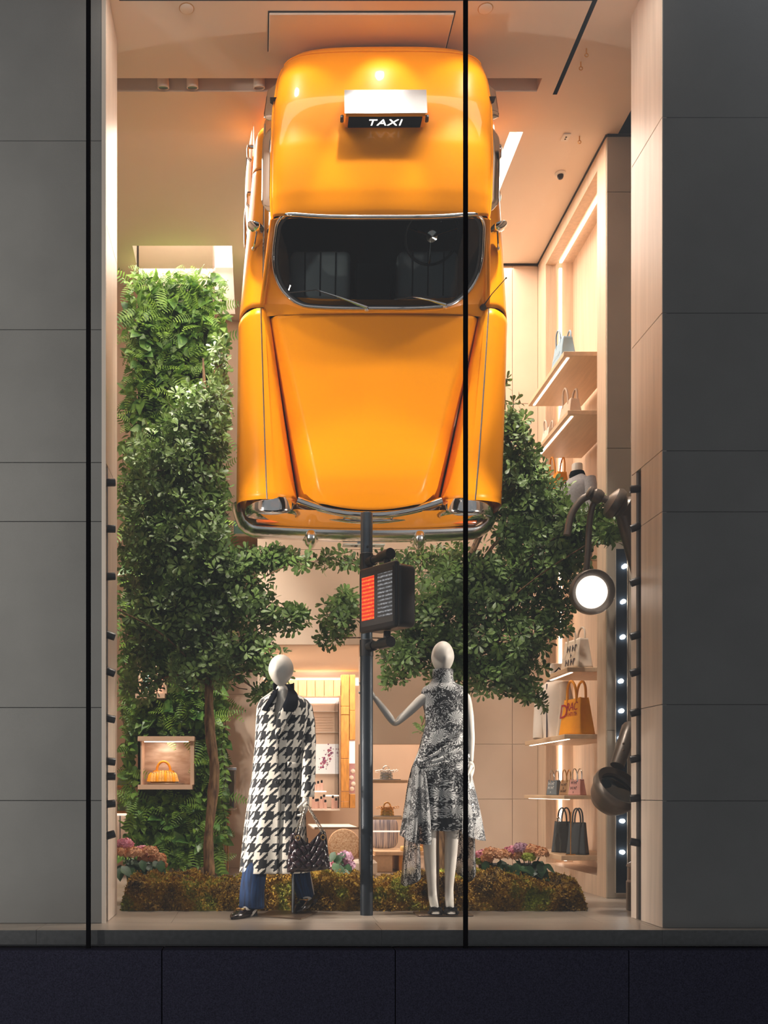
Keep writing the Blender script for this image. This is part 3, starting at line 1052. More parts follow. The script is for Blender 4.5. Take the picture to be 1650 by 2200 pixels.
# ---- cabin seen through the glass
cb = MB()
cb.grid(lambda a, b: L((2 * a - 1) * .77, 1.36 + 1.3 * b, .05 - .55), 4, 4)
cb.grid(lambda a, b: L((2 * a - 1) * .77, 2.66, -.5 + .95 * b), 4, 4)
cb.grid(lambda a, b: L(-.77, 1.36 + 1.3 * a, -.5 + .55 * b), 4, 4)
cb.grid(lambda a, b: L(.77, 1.36 + 1.3 * a, -.5 + .55 * b), 4, 4)
cb.build('cabin_lining', M['cabin'], car, False)
MB().grid(lambda a, b: L((2 * a - 1) * .50, 1.86 + .95 * b, interp(1.86 + .95 * b, RV, RC) - .06), 8, 8).build('headliner', M['cabin'], car)
for u0, u1 in ((-.62, -.17), (.17, .62)):
    sm = MB()
    sm.bbox(u0, u1, .02, .20, 1.50, 1.865, .05, 4)
    so2 = sm.build('seat', M['seat'], car)
    for k in range(3):
        uu = u0 + (u1 - u0) * (k + 1) / 4
        MB().tube([L(uu, 1.53, -.018), L(uu, 1.84, -.018)], .005, 6).build('piping', M['cabin'], so2)
MB().bbox(-.13, .13, .06, .2, 1.48, 1.80, .03, 2).build('console', M['cabin'], car)
swm = MB()
mt = frame_mtx(L(.40, 1.90, .10), (1, 0, 0), (0, -.75, -.6))
swm.tube([mt @ Vector((.19 * math.cos(a), .19 * math.sin(a), 0)) for a in np.linspace(0, 2 * PI, 33)[:-1]], .010, 8, closed=True)
st = swm.build('steering_wheel', M['rubber'], car)
for a in (0.3, PI - .3, 1.5 * PI):
    MB().tube([mt @ Vector((0, 0, .0)), mt @ Vector((.19 * math.cos(a), .19 * math.sin(a), 0))], .008, 6).build('spoke', CH, st)
MB().lathe([(.04, -.02), (.04, .01), (0, .02)], 16, mt).build('hub', CH, st)
# bracket that carries the tail from the ceiling
MB().box(-.35, .35, -.2, .35, 2.7, 3.045).build('hanger', M['rubber'], car, False)
# ================================================================ mannequins
def noise_mix(name, c1, c2, scale, rough=.8, stretch=None, coord='UV', detail=4, bump=0.0):
    m, t, b = nt(name)
    tc = t.nodes.new('ShaderNodeTexCoord')
    n = t.nodes.new('ShaderNodeTexNoise')
    n.inputs['Scale'].default_value = scale
    n.inputs['Detail'].default_value = detail
    src = tc.outputs[coord]
    if stretch:
        mp = t.nodes.new('ShaderNodeMapping'); mp.inputs['Scale'].default_value = stretch
        t.links.new(src, mp.inputs[0]); src = mp.outputs[0]
    t.links.new(src, n.inputs['Vector'])
    r = t.nodes.new('ShaderNodeValToRGB')
    r.color_ramp.elements[0].position = .35; r.color_ramp.elements[1].position = .65
    r.color_ramp.elements[0].color = lin(c1); r.color_ramp.elements[1].color = lin(c2)
    t.links.new(n.outputs['Fac'], r.inputs[0])
    t.links.new(r.outputs[0], b.inputs['Base Color'])
    b.inputs['Roughness'].default_value = rough
    if bump:
        bp = t.nodes.new('ShaderNodeBump'); bp.inputs['Strength'].default_value = bump; bp.inputs['Distance'].default_value = .01
        t.links.new(n.outputs['Fac'], bp.inputs['Height']); t.links.new(bp.outputs[0], b.inputs['Normal'])
    return m

def N(t, op, a, b=None, c=None):
    n = t.nodes.new('ShaderNodeMath'); n.operation = op
    for i, x in enumerate((a, b, c)):
        if x is None: continue
        if isinstance(x, (int, float)): n.inputs[i].default_value = x
        else: t.links.new(x, n.inputs[i])
    return n.outputs[0]

def houndstooth(name, cu, cv, dark, light):
    """true woven houndstooth: 4 dark / 4 light threads both ways in a 2/2 twill, with a felted edge"""
    m, t, b = nt(name)
    tc = t.nodes.new('ShaderNodeTexCoord')
    nz = t.nodes.new('ShaderNodeTexNoise'); nz.inputs['Scale'].default_value = 130; nz.inputs['Detail'].default_value = 3
    t.links.new(tc.outputs['UV'], nz.inputs['Vector'])
    sub = t.nodes.new('ShaderNodeVectorMath'); sub.operation = 'SUBTRACT'; sub.inputs[1].default_value = (.5, .5, .5)
    t.links.new(nz.outputs['Color'], sub.inputs[0])
    sc = t.nodes.new('ShaderNodeVectorMath'); sc.operation = 'SCALE'; sc.inputs['Scale'].default_value = 0.012
    t.links.new(sub.outputs[0], sc.inputs[0])
    ad = t.nodes.new('ShaderNodeVectorMath'); ad.operation = 'ADD'
    t.links.new(tc.outputs['UV'], ad.inputs[0]); t.links.new(sc.outputs[0], ad.inputs[1])
    sp = t.nodes.new('ShaderNodeSeparateXYZ'); t.links.new(ad.outputs[0], sp.inputs[0])
    x = N(t, 'DIVIDE', sp.outputs[0], cu); y = N(t, 'DIVIDE', sp.outputs[1], cv)
    A = N(t, 'LESS_THAN', N(t, 'FRACT', x), .54)
    B = N(t, 'LESS_THAN', N(t, 'FRACT', y), .54)
    T = N(t, 'LESS_THAN', N(t, 'FRACT', N(t, 'MULTIPLY', N(t, 'SUBTRACT', x, y), 2.0)), .5)
    f = N(t, 'ADD', N(t, 'MULTIPLY', T, A), N(t, 'MULTIPLY', N(t, 'SUBTRACT', 1.0, T), B))
    mx = t.nodes.new('ShaderNodeMix'); mx.data_type = 'RGBA'
    t.links.new(f, mx.inputs['Factor'])
    mx.inputs['A'].default_value = lin(light); mx.inputs['B'].default_value = lin(dark)
    t.links.new(mx.outputs['Result'], b.inputs['Base Color'])
    b.inputs['Roughness'].default_value = .95
    b.inputs['Sheen Weight'].default_value = .25
    bp = t.nodes.new('ShaderNodeBump'); bp.inputs['Strength'].default_value = .5; bp.inputs['Distance'].default_value = .004
    n2 = t.nodes.new('ShaderNodeTexNoise'); n2.inputs['Scale'].default_value = 220
    t.links.new(tc.outputs['UV'], n2.inputs['Vector'])
    t.links.new(n2.outputs['Fac'], bp.inputs['Height']); t.links.new(bp.outputs[0], b.inputs['Normal'])
    return m

def floral(name, alpha=0.0):
    """white cloth with a dense black line drawing of chrysanthemums and leaves"""
    m, t, b = nt(name)
    tc = t.nodes.new('ShaderNodeTexCoord')
    nz = t.nodes.new('ShaderNodeTexNoise'); nz.inputs['Scale'].default_value = 30; nz.inputs['Detail'].default_value = 2
    t.links.new(tc.outputs['UV'], nz.inputs['Vector'])
    sub = t.nodes.new('ShaderNodeVectorMath'); sub.operation = 'SUBTRACT'; sub.inputs[1].default_value = (.5, .5, .5)
    t.links.new(nz.outputs['Color'], sub.inputs[0])
    sc = t.nodes.new('ShaderNodeVectorMath'); sc.operation = 'SCALE'; sc.inputs['Scale'].default_value = 0.035
    t.links.new(sub.outputs[0], sc.inputs[0])
    ad = t.nodes.new('ShaderNodeVectorMath'); ad.operation = 'ADD'
    t.links.new(tc.outputs['UV'], ad.inputs[0]); t.links.new(sc.outputs[0], ad.inputs[1])
    # flowers: cells of about 11 cm with radiating petals
    vo = t.nodes.new('ShaderNodeTexVoronoi'); vo.voronoi_dimensions = '2D'; vo.inputs['Scale'].default_value = 7.5
    t.links.new(ad.outputs[0], vo.inputs['Vector'])
    d = t.nodes.new('ShaderNodeVectorMath'); d.operation = 'SUBTRACT'
    t.links.new(ad.outputs[0], d.inputs[0]); t.links.new(vo.outputs['Position'], d.inputs[1])
    sp = t.nodes.new('ShaderNodeSeparateXYZ'); t.links.new(d.outputs[0], sp.inputs[0])
    ang = N(t, 'ARCTAN2', sp.outputs[1], sp.outputs[0])
    rad = N(t, 'MULTIPLY', vo.outputs['Distance'], 1.0)
    # petals curl with the radius
    pet = N(t, 'ABSOLUTE', N(t, 'SINE', N(t, 'ADD', N(t, 'MULTIPLY', ang, 9.0), N(t, 'MULTIPLY', rad, 4.0))))
    linew = N(t, 'ADD', 0.55, N(t, 'MULTIPLY', rad, -0.2))
    l1 = N(t, 'LESS_THAN', pet, linew)
    inside = N(t, 'LESS_THAN', rad, 0.34)
    l1 = N(t, 'MULTIPLY', l1, inside)
    # curling leaf strokes: contour lines of a smooth noise, at two scales
    def strokes(scale, k, width, off):
        nn = t.nodes.new('ShaderNodeTexNoise'); nn.inputs['Scale'].default_value = scale; nn.inputs['Detail'].default_value = 1.2
        nn.inputs['Distortion'].default_value = .8
        mp = t.nodes.new('ShaderNodeMapping'); mp.inputs['Location'].default_value = (off, off, 0)
        t.links.new(ad.outputs[0], mp.inputs[0]); t.links.new(mp.outputs[0], nn.inputs['Vector'])
        return N(t, 'LESS_THAN', N(t, 'ABSOLUTE', N(t, 'SUBTRACT', N(t, 'FRACT', N(t, 'MULTIPLY', nn.outputs['Fac'], k)), .5)), width)
    l2 = N(t, 'MULTIPLY', N(t, 'MAXIMUM', strokes(13, 11, .27, 0.0), strokes(24, 6, .22, 3.1)), N(t, 'SUBTRACT', 1.0, inside))
    dark = N(t, 'MAXIMUM', l1, l2)
    n3 = t.nodes.new('ShaderNodeTexNoise'); n3.inputs['Scale'].default_value = 7
    t.links.new(tc.outputs['UV'], n3.inputs['Vector'])
    n4 = t.nodes.new('ShaderNodeTexNoise'); n4.inputs['Scale'].default_value = 120
    t.links.new(tc.outputs['UV'], n4.inputs['Vector'])
    blot = N(t, 'GREATER_THAN', N(t, 'ADD', n3.outputs['Fac'], N(t, 'MULTIPLY', n4.outputs['Fac'], .8)), 1.08)
    dark = N(t, 'MAXIMUM', dark, blot)
    mx = t.nodes.new('ShaderNodeMix'); mx.data_type = 'RGBA'
    t.links.new(dark, mx.inputs['Factor'])
    mx.inputs['A'].default_value = lin('#c9c9c8'); mx.inputs['B'].default_value = lin('#17191f')
    t.links.new(mx.outputs['Result'], b.inputs['Base Color'])
    b.inputs['Roughness'].default_value = .6
    if alpha:
        a = N(t, 'SUBTRACT', 1.0, N(t, 'MULTIPLY', N(t, 'SUBTRACT', 1.0, dark), alpha))
        t.links.new(a, b.inputs['Alpha'])
    return m

M['skin'] = pm('mannequin_white', '#d6cfc6', 0.45, var=.02, scale=4)
M['hound'] = houndstooth('houndstooth_wool', 0.082, 0.108, '#16181d', '#d8d0c4')
M['navy'] = pm('navy_velvet', '#0d1018', 0.9, spec=0.1)
M['floral'] = floral('floral_organza')
M['floral_sheer'] = floral('floral_organza_sheer', .38)
M['denim'] = noise_mix('blue_denim', '#0b1b38', '#173a68', 60, .85, (1, .12, 1), bump=.1)
M['leather'] = pm('dark_brown_leather', '#1d1311', 0.22, coat=.5)
M['gold'] = pm('gold_metal', (0.83, .50, .20), 0.25, 1.0)
M['bronze'] = pm('bronze_plate', '#8d7764', 0.35, .6, var=.06, scale=5)
M['gunmetal'] = pm('gunmetal', (.30, .26, .22), .3, 1.0)
M['burgundy'] = pm('burgundy_patent', '#26141b', 0.22, coat=.8)

def skin_body(name, joints, edges, parent, mat, root=0, sub=2):
    off = off_of(parent)
    me = bpy.data.meshes.new(name)
    me.from_pydata([tuple(Vector(j[0]) - off) for j in joints], edges, [])
    o = link(name, me, mat, parent)
    md = o.modifiers.new('skin', 'SKIN'); md.use_smooth_shade = True
    for i, j in enumerate(joints):
        r = j[1]
        me.skin_vertices[0].data[i].radius = (r, r) if not isinstance(r, tuple) else r
        me.skin_vertices[0].data[i].use_root = (i == root)
    md.branch_smoothing = .4
    s = o.modifiers.new('subdivision', 'SUBSURF'); s.levels = sub; s.render_levels = sub
    return o

def egg_head(name, c, hw, hh, yaw, pitch, parent, mat, roll=0.0):
    """faceless mannequin head: egg with a slim jaw, a soft brow plane and nose ridge"""
    mb = MB()
    R = Matrix.Translation(c) @ Euler((pitch, roll, yaw)).to_matrix().to_4x4()
    def fn(a, b):
        t = 2 * PI * a; p = PI * (b - .5)
        x = math.cos(t) * math.cos(p); y = math.sin(t) * math.cos(p); z = math.sin(p)
        k = 1.0 - .24 * max(0, -z) ** 1.3          # narrower jaw
        xx = hw * x * k
        yy = hw * 1.22 * y * (k if y < 0 else 1.0 - .30 * max(0, -z))
        if y < 0:                                   # face side: flattened planes meeting in a ridge
            f = math.exp(-(x / .30) ** 2)
            yy *= .93
            yy -= hw * .14 * f * math.exp(-((z + .12) / .42) ** 2)
            yy += hw * .07 * (1 - f) * math.exp(-((z - .05) / .3) ** 2) * math.exp(-((abs(x) - .45) / .3) ** 2)
        return R @ Vector((xx, yy, hh * z))
    mb.grid(fn, 36, 26, closeu=True)
    return mb.build(name, mat, parent)

def rows_loft(rows, Yc, nseg=56, fold=None, ysc=.6, cap=None):
    """rows: (py, px_left, px_right[, depth ratio, y shift]) read at depth Yc -> ring list"""
    P = np.array([(r[0], r[1], r[2], r[3] if len(r) > 3 else ysc, r[4] if len(r) > 4 else 0) for r in rows], float)
    return P

def ring_point(P, t, th, Yc, fold=None, n=2.3):
    """t row parameter 0..k-1, th angle (0 = +x, -pi/2 = towards the street)"""
    i = min(int(t), len(P) - 2); f = t - i
    p0, p1, p2, p3 = P[max(i - 1, 0)], P[i], P[i + 1], P[min(i + 2, len(P) - 1)]
    q = .5 * (2 * p1 + (p2 - p0) * f + (2 * p0 - 5 * p1 + 4 * p2 - p3) * f * f + (3 * p1 - p0 - 3 * p2 + p3) * f ** 3)
    py, xl, xr, dr, ys = q
    s = Yc / 2200
    cx = ((xl + xr) / 2 - 553) * s; a = (xr - xl) / 2 * s
    z = CAMZ + (1700 - py) * s
    c, sn = math.cos(th), math.sin(th)
    e = 2 / n
    x = cx + a * math.copysign(abs(c) ** e, c)
    y = Yc + ys + a * dr * math.copysign(abs(sn) ** e, sn)
    if fold:
        k = fold(t, th)
        x += k * c; y += k * sn
    return Vector((x, y, z)), a

def ribbon(mb, A, B, n, m, uvs=None, lift=None):
    """sheet between two polylines of 3d points"""
    a = catmull(np.array([tuple(p) for p in A]), n + 1); b = catmull(np.array([tuple(p) for p in B]), n + 1)
    def fn(u, v):
        i = int(round(v * n))
        p = Vector(a[i]).lerp(Vector(b[i]), u)
        if lift:
            p = p + lift(u, v)
        return p
    mb.grid(fn, m, n, uv=(lambda u, v: (fn(u, v).x, fn(u, v).z)))

def hand(parent, wrist, direction, palm_n, mat, size=1.0, curl=.5, name='hand', flat=False):
    """palm and five fingers, each finger a chain of three bones"""
    d = Vector(direction).normalized(); nrm = Vector(palm_n)
    nrm = (nrm - d * nrm.dot(d)).normalized(); sd = d.cross(nrm)
    W0 = Vector(wrist)
    J = []; E_ = []
    def add(p, r, prev):
        J.append((p, r)); k = len(J) - 1
        if prev is not None: E_.append((prev, k))
        return k
    s = size
    a = add(W0 - d * .03 * s, .022 * s, None)
    b = add(W0, (.024 * s, .017 * s), a)
    c = add(W0 + d * .04 * s, (.034 * s, .014 * s), b)
    e = add(W0 + d * .075 * s, (.036 * s, .012 * s), c)
    lens = [.070, .080, .074, .058]
    for i, l in enumerate(lens):
        o = (i - 1.5) * .0185 * s
        p = W0 + d * .088 * s + sd * o
        k = add(p, .0085 * s, e)
        dd = d.copy()
        for q, fr in enumerate((.45, .32, .23)):
            dd = (dd * math.cos(curl * (.7 + .5 * q)) + nrm * math.sin(curl * (.7 + .5 * q))).normalized() if q else (dd * math.cos(curl * .6) + nrm * math.sin(curl * .6)).normalized()
            p = p + dd * l * fr * s
            k = add(p, (.0080 - .0012 * q) * s, k)
    # thumb from the side of the palm near its base
    p = W0 + d * .022 * s - sd * .030 * s
    k = add(p, .012 * s, b)
    td = (d * .7 - sd * .6 + nrm * .35).normalized()
    for q, l in enumerate((.032, .028, .022)):
        p = p + td * l * s
        k = add(p, (.0105 - .001 * q) * s, k)
        td = (td + nrm * curl * .5 + d * .2).normalized()
    return skin_body(name, J, E_, parent, mat, 0, 2)

def shoe(parent, heel, toe, mat, name='shoe', hw=.040, open_=True, hh=.07, lift=0.0):
    """low shoe lofted from heel to toe with an open throat"""
    H = Vector(heel); T = Vector(toe)
    d = T - H; Ln = d.length; d.normalize()
    up = Vector((0, 0, 1)); up = (up - d * up.dot(d)).normalized(); sd = d.cross(up)
    W_ = [(0, .55), (.06, .78), (.2, .86), (.4, .88), (.62, 1.0), (.78, .98), (.9, .78), (.97, .45), (1.0, .12)]
    T_ = [(0, .75), (.06, 1.0), (.2, .95), (.4, .74), (.55, .80), (.7, .68), (.85, .52), (.95, .36), (1.0, .2)]
    mb = MB()
    def fn(a, b):
        w = hw * interp(b, *zip(*W_)); h = hh * interp(b, *zip(*T_))
        t = PI * a * 2
        c, s_ = math.cos(t), math.sin(t)
        x = w * math.copysign(abs(c) ** .75, c); z = h * .5 + h * .5 * math.copysign(abs(s_) ** .7, s_)
        if open_ and s_ > 0 and .08 < b < .56:
            z = min(z, h * (.80)); 
            if s_ > .55: z = h * .45
        return H + d * Ln * b + sd * x + up * z
    mb.grid(fn, 24, 30, closeu=True)
    return mb.build(name, mat, parent)

# ---------------------------------------------------------------- the woman's dress mannequin
YB = 6.98
def QB(px, py, Y=YB):
    return P3(px, py, Y)
mB = thing('mannequin', 'white mannequin in black and white floral draped dress holding the signal pole', 'mannequin', QB(950, 1966, 6.95) * 1.0)
MB().bbox(QB(893, 0, 6.94).x, QB(1012, 0, 6.94).x, 6.86, 7.06, 0.0005, .012, .003, 1).build('base_plate', M['bronze'], mB)
MB().tube([(QB(940.5, 0, 7.03).x, 7.03, .01), (QB(940.5, 0, 7.03).x, 7.03, .86)], .010, 10).build('support_rod', M['bronze'], mB)
J = [(QB(947, 1690), .09), (QB(949, 1620), .075), (QB(951, 1560), .075), (QB(952, 1512), .072), (QB(951, 1480), .055), (QB(951, 1448), .042),
     (QB(930, 1488), .055), (QB(912, 1497, 6.97), .040), (QB(880, 1528, 6.97), .034), (QB(848, 1556, 6.97), .027), (QB(826, 1526, 6.99), .027), (QB(803, 1496, 7.02), .019),
     (QB(975, 1488), .055), (QB(1000, 1492), .040), (QB(1008, 1540), .034), (QB(1012, 1590), .028), (QB(1011, 1640, 6.95), .019),
     (QB(928, 1712), .085), (QB(921, 1760), .062), (QB(923, 1800, 6.97), .050), (QB(924, 1845, 7.0), .047), (QB(928, 1905, 7.0), .033), (QB(930, 1930, 6.98), .033), (QB(935, 1955, 6.90), .030),
     (QB(967, 1712), .085), (QB(971, 1760), .060), (QB(971, 1800, 6.97), .049), (QB(968, 1845, 7.0), .046), (QB(965, 1905, 7.0), .032), (QB(965, 1930, 6.98), .033), (QB(967, 1955, 6.90), .030)]
E_ = [(0, 1), (1, 2), (2, 3), (3, 4), (4, 5), (3, 6), (6, 7), (7, 8), (8, 9), (9, 10), (10, 11), (3, 12), (12, 13), (13, 14), (14, 15), (15, 16),
      (0, 17), (17, 18), (18, 19), (19, 20), (20, 21), (21, 22), (22, 23), (0, 24), (24, 25), (25, 26), (26, 27), (27, 28), (28, 29), (29, 30)]
skin_body('body', J, E_, mB, M['skin'])
egg_head('head', QB(951, 1413), .077, .112, 0.0, 0.05, mB, M['skin'])
hand(mB, QB(803, 1496, 7.02), QB(788, 1474, 7.03) - QB(803, 1496, 7.02), (-.2, -1, .1), M['skin'], 1.0, .75)
hand(mB, QB(1011, 1642, 6.95), (0, -.08, -1), (-1, .1, 0), M['skin'], 1.0, .25)
ej = MB()
ej.lathe([(.029, -.003), (.031, 0), (.029, .003)], 20, frame_mtx(QB(850, 1551, 6.97), (0, 1, 0), QB(848, 1556, 6.97) - QB(826, 1526, 6.99)))
ej.build('elbow_joint', M['stone_p'], mB)
# dress
DR = rows_loft([(1438, 930, 973, .85), (1448, 929, 973, .85), (1460, 928, 974, .85), (1469, 922, 981, .68), (1478, 909, 999, .56), (1490, 905, 1004, .54), (1508, 907, 1005, .55), (1535, 912, 1004, .58), (1560, 914, 1001, .60), (1600, 902, 1003, .60),
                (1635, 890, 1006, .62), (1655, 885, 1010, .62), (1700, 876, 1016, .62), (1740, 872, 1022, .62), (1778, 870, 1026, .62)], YB)
kD = len(DR) - 1
def foldD(t, th):
    g = sstep(t, 10.0, 14.0)
    return g * (.016 * math.sin(th * 9 + .6) + .008 * math.sin(th * 17 + 1)) + .004 * math.sin(th * 5 + t * 2.2) * sstep(t, 5, 9)
mb = MB()
nt_, na_ = 78, 110
def dfn(a, b):
    th = -PI / 2 + 2 * PI * (a - .5)
    t = kD * b
    p, r = ring_point(DR, t, th, YB, foldD, 2.15)
    if b > .93:
        # hem rises a little at the front middle and dips at the side
        p.z += -.02 * (b - .93) / .07 * math.sin(th * 3)
    return p
mb.grid(dfn, na_, nt_, uv=lambda a, b: (a * .78, dfn(a, b).z))
mb.build('dress', M['floral'], mB)
# lower bodice wrap running from the hip knot up across the front
sw = MB()
def wrap(n0, n1, th0, th1, rad0, rad1, ph):
    pts = []; rr = []
    for s_ in np.linspace(0, 1, 26):
        t = n0 + (n1 - n0) * s_
        th = th0 + (th1 - th0) * s_
        p, a = ring_point(DR, t, th, YB, None, 2.15)
        o = Vector((p.x - QB(948, 0).x, (p.y - YB) * 1.6, 0)).normalized()
        pts.append(p + o * .004 + Vector((0, 0, .006 * math.sin(s_ * 9 + ph))))
        rr.append(rad0 + (rad1 - rad0) * s_)
    return pts, rr
for (n0, n1, t0, t1, r0, r1, ph) in ((10.7, 8.2, -2.95, -.75, .010, .016, 0), (10.8, 8.9, -2.9, -.5, .010, .018, 1), (10.9, 9.6, -2.85, -.35, .008, .016, 2), (10.6, 7.9, -2.9, -1.15, .006, .006, 3)):
    p, r = wrap(n0, n1, t0, t1, r0, r1, ph)
    sw.tube(p, r, 8)
sw.uv = [(v[0], v[2]) for v in sw.v]; sw.hasuv = True
sw.build('wrap_folds', M['floral'], mB)
# hanging side drapes, longer than the hem
def drape(name, top, bot, yc0, yc1, n, amp, waves, mat):
    A = [QB(*p) for p in top]; B = [QB(*p) for p in bot]
    mb = MB()
    a = catmull(np.array([tuple(p) for p in A]), n + 1); b = catmull(np.array([tuple(p) for p in B]), n + 1)
    def fn(u, v):
        i = int(round(u * n))
        p = Vector(a[i]).lerp(Vector(b[i]), v)
        p.y += amp * (.25 + .75 * v) * math.sin(u * waves * 2 * PI) + .02 * math.sin(v * 4 + u * 3)
        p.x += amp * .35 * v * math.sin(u * waves * 2 * PI + 1.2 + v)
        return p
    mb.grid(fn, n, 46, uv=lambda u, v: (u * .42 + .3, fn(u, v).z))
    return mb.build(name, mat, mB)
drape('side_drape', [(886, 1650, 6.92), (893, 1646, 6.84), (905, 1652, 6.80), (916, 1662, 6.80)], [(858, 1790, 6.96), (868, 1802, 6.80), (895, 1812, 6.74), (930, 1815, 6.77)], 0, 0, 40, .018, 3.2, M['floral_sheer'])
drape('side_drape', [(884, 1655, 7.02), (880, 1668, 6.95), (884, 1672, 6.88), (893, 1660, 6.83)], [(861, 1890, 7.06), (866, 1903, 6.97), (884, 1900, 6.88), (908, 1886, 6.85)], 0, 0, 40, .016, 2.3, M['floral_sheer'])
drape('side_drape', [(1000, 1650, 6.84), (1008, 1650, 6.90), (1012, 1652, 7.0), (1010, 1652, 7.1)], [(990, 1790, 6.78), (1012, 1800, 6.84), (1040, 1806, 7.0), (1036, 1798, 7.14)], 0, 0, 40, .018, 2.6, M['floral_sheer'])
drape('side_drape', [(985, 1668, 7.12), (995, 1664, 7.14), (1006, 1660, 7.12), (1011, 1656, 7.06)], [(975, 1868, 7.16), (992, 1885, 7.18), (1008, 1895, 7.16), (1026, 1872, 7.1)], 0, 0, 40, .016, 2.3, M['floral_sheer'])
# open toe shoes with bows
for px in (935, 968):
    hx = QB(px - 4, 0, 7.0).x
    tx = QB(px + 1, 0, 6.86).x
    mb = MB()
    mb.bbox(hx - .035, hx + .035, 6.845, 6.965, .0125, .020, .003, 1)
    mb.tube([(hx, 7.0, .02), (hx, 7.0, .085)], [.012, .018], 8)
    mb.tube([(hx, 7.02, .085), (hx, 6.98, .072), (tx, 6.92, .035), (tx, 6.86, .02)], [.026, .03, .034, .036], 8)
    so_ = mb.build('shoe', M['black'], mB)
    sb = MB()
    c = Vector((tx, 6.855, .052))
    sb.tube([c + Vector((-.044, .01, -.028)), c + Vector((-.03, -.01, -.004)), c, c + Vector((.03, -.01, -.004)), c + Vector((.044, .01, -.028))], .012, 8)
    sb.build('strap', M['black'], so_)
    for s in (-1, 1):
        bw = MB()
        bw.tube([c + Vector((s * .004, -.012, .002)), c + Vector((s * .022, -.016, .014)), c + Vector((s * .036, -.016, .008)), c + Vector((s * .034, -.016, -.004)), c + Vector((s * .018, -.016, -.002)), c + Vector((s * .004, -.012, .002))], .0045, 6)
        bw.build('bow', M['black'], so_)
    MB().grid(lambda a, b: Vector((tx + .031 * math.cos(PI * a) , 6.868 - .035 * math.sin(PI * a) * math.cos(b * PI / 2) * 1.0, .020 + .026 * math.sin(b * PI / 2) * (.5 + .5 * math.sin(PI * a)))), 14, 6).build('toes', M['skin'], mB)

# ---------------------------------------------------------------- the coat mannequin
YA = 6.98
def QA(px, py, Y=YA):
    return P3(px, py, Y)
mA = thing('mannequin', 'white mannequin striding in a long houndstooth coat and blue jeans', 'mannequin', QA(612, 1966, 6.95))
pts = [(556, 1970), (647, 1976), (682, 1961), (583, 1958)]
bp_ = []
for (px, py) in pts:
    Y = 2200 * CAMZ / (py - 1700)
    bp_.append(((px - 553) * Y / 2200, Y))
mb = MB()
mb.add([(x, y, .0005) for x, y in bp_] + [(x, y, .010) for x, y in bp_], [(3, 2, 1, 0), (4, 5, 6, 7)] + [(i, (i + 1) % 4, (i + 1) % 4 + 4, i + 4) for i in range(4)])
mb.build('base_plate', M['bronze'], mA, False)
MB().tube([(QA(629.5, 0, 7.03).x, 7.03, .01), (QA(629.5, 0, 7.03).x, 7.03, .8)], .011, 10).build('support_rod', M['steel'], mA)
J = [(QA(602, 1690), .10), (QA(603, 1620), .075), (QA(602, 1560, 6.95), .078), (QA(602, 1525, 6.945), .080), (QA(605, 1500, 6.97), .050), (QA(606, 1470, 6.97), .040),
     (QA(630, 1518), .045), (QA(652, 1522), .035), (QA(667, 1610), .028), (QA(661, 1700, 6.90), .021), (QA(658, 1714, 6.89), .020),
     (QA(578, 1520, 7.0), .045), (QA(566, 1530, 7.02), .035), (QA(562, 1600, 7.08), .028),
     (QA(590, 1720), .075), (QA(565, 1800, 6.95), .05), (QA(545, 1900, 6.93), .035), (QA(545, 1952, 6.92), .032), (QA(532, 1966, 6.85), .030),
     (QA(618, 1720), .075), (QA(640, 1810, 7.05), .05), (QA(660, 1890, 7.12), .035), (QA(668, 1925, 7.12), .032), (QA(655, 1950, 7.02), .028)]
E_ = [(0, 1), (1, 2), (2, 3), (3, 4), (4, 5), (3, 6), (6, 7), (7, 8), (8, 9), (9, 10), (3, 11), (11, 12), (12, 13), (0, 14), (14, 15), (15, 16), (16, 17), (17, 18), (0, 19), (19, 20), (20, 21), (21, 22), (22, 23)]
skin_body('body', J, E_, mA, M['skin'])
egg_head('head', QA(603.5, 1440, 6.94), .084, .107, -.42, .12, mA, M['skin'], roll=.06)
hand(mA, QA(658, 1712, 6.89), (-.03, -.05, -1), (-.9, .25, 0), M['skin'], 1.0, .85)
CR = rows_loft([(1484, 591, 624, .85, 0), (1494, 577, 640, .7, 0), (1506, 562, 660, .6, 0), (1525, 556, 668, .55, 0), (1560, 554, 664, .55, 0), (1600, 552, 658, .55, 0), (1640, 548, 652, .55, 0), (1665, 546, 652, .56, 0),
                (1700, 540, 652, .58, 0), (1760, 532, 654, .6, 0), (1820, 526, 656, .62, 0), (1874, 521, 660, .64, 0)], YA)
kC = len(CR) - 1
def foldC(t, th):
    g = sstep(t, 6.5, 11)
    return g * (.012 * math.sin(th * 5 + .5) + .006 * math.sin(th * 9))
def front_x(z):
    """the overlapping edge of the coat front, as an angle"""
    return interp(z, [0, 1, 3, 4.5, 6, 7, 9, 11], [-1.60, -1.62, -1.68, -1.72, -1.62, -1.52, -1.50, -1.50])
def coat_pt(a, b):
    t = kC * b
    th0 = front_x(t)
    # runs from under the overlap, round the back, to the visible edge
    th = th0 - .34 + a * (2 * PI + .34)
    over = .016 * sstep(a, .93, 1.0) * 0 + .015 * (a if a > .5 else 0)
    p, r = ring_point(CR, t, th, YA, foldC, 2.3)
    o = Vector((math.cos(th), math.sin(th), 0))
    return p + o * over, th
mb = MB()
na_, nt_ = 120, 84
vs = []; uv = []; keep = {}
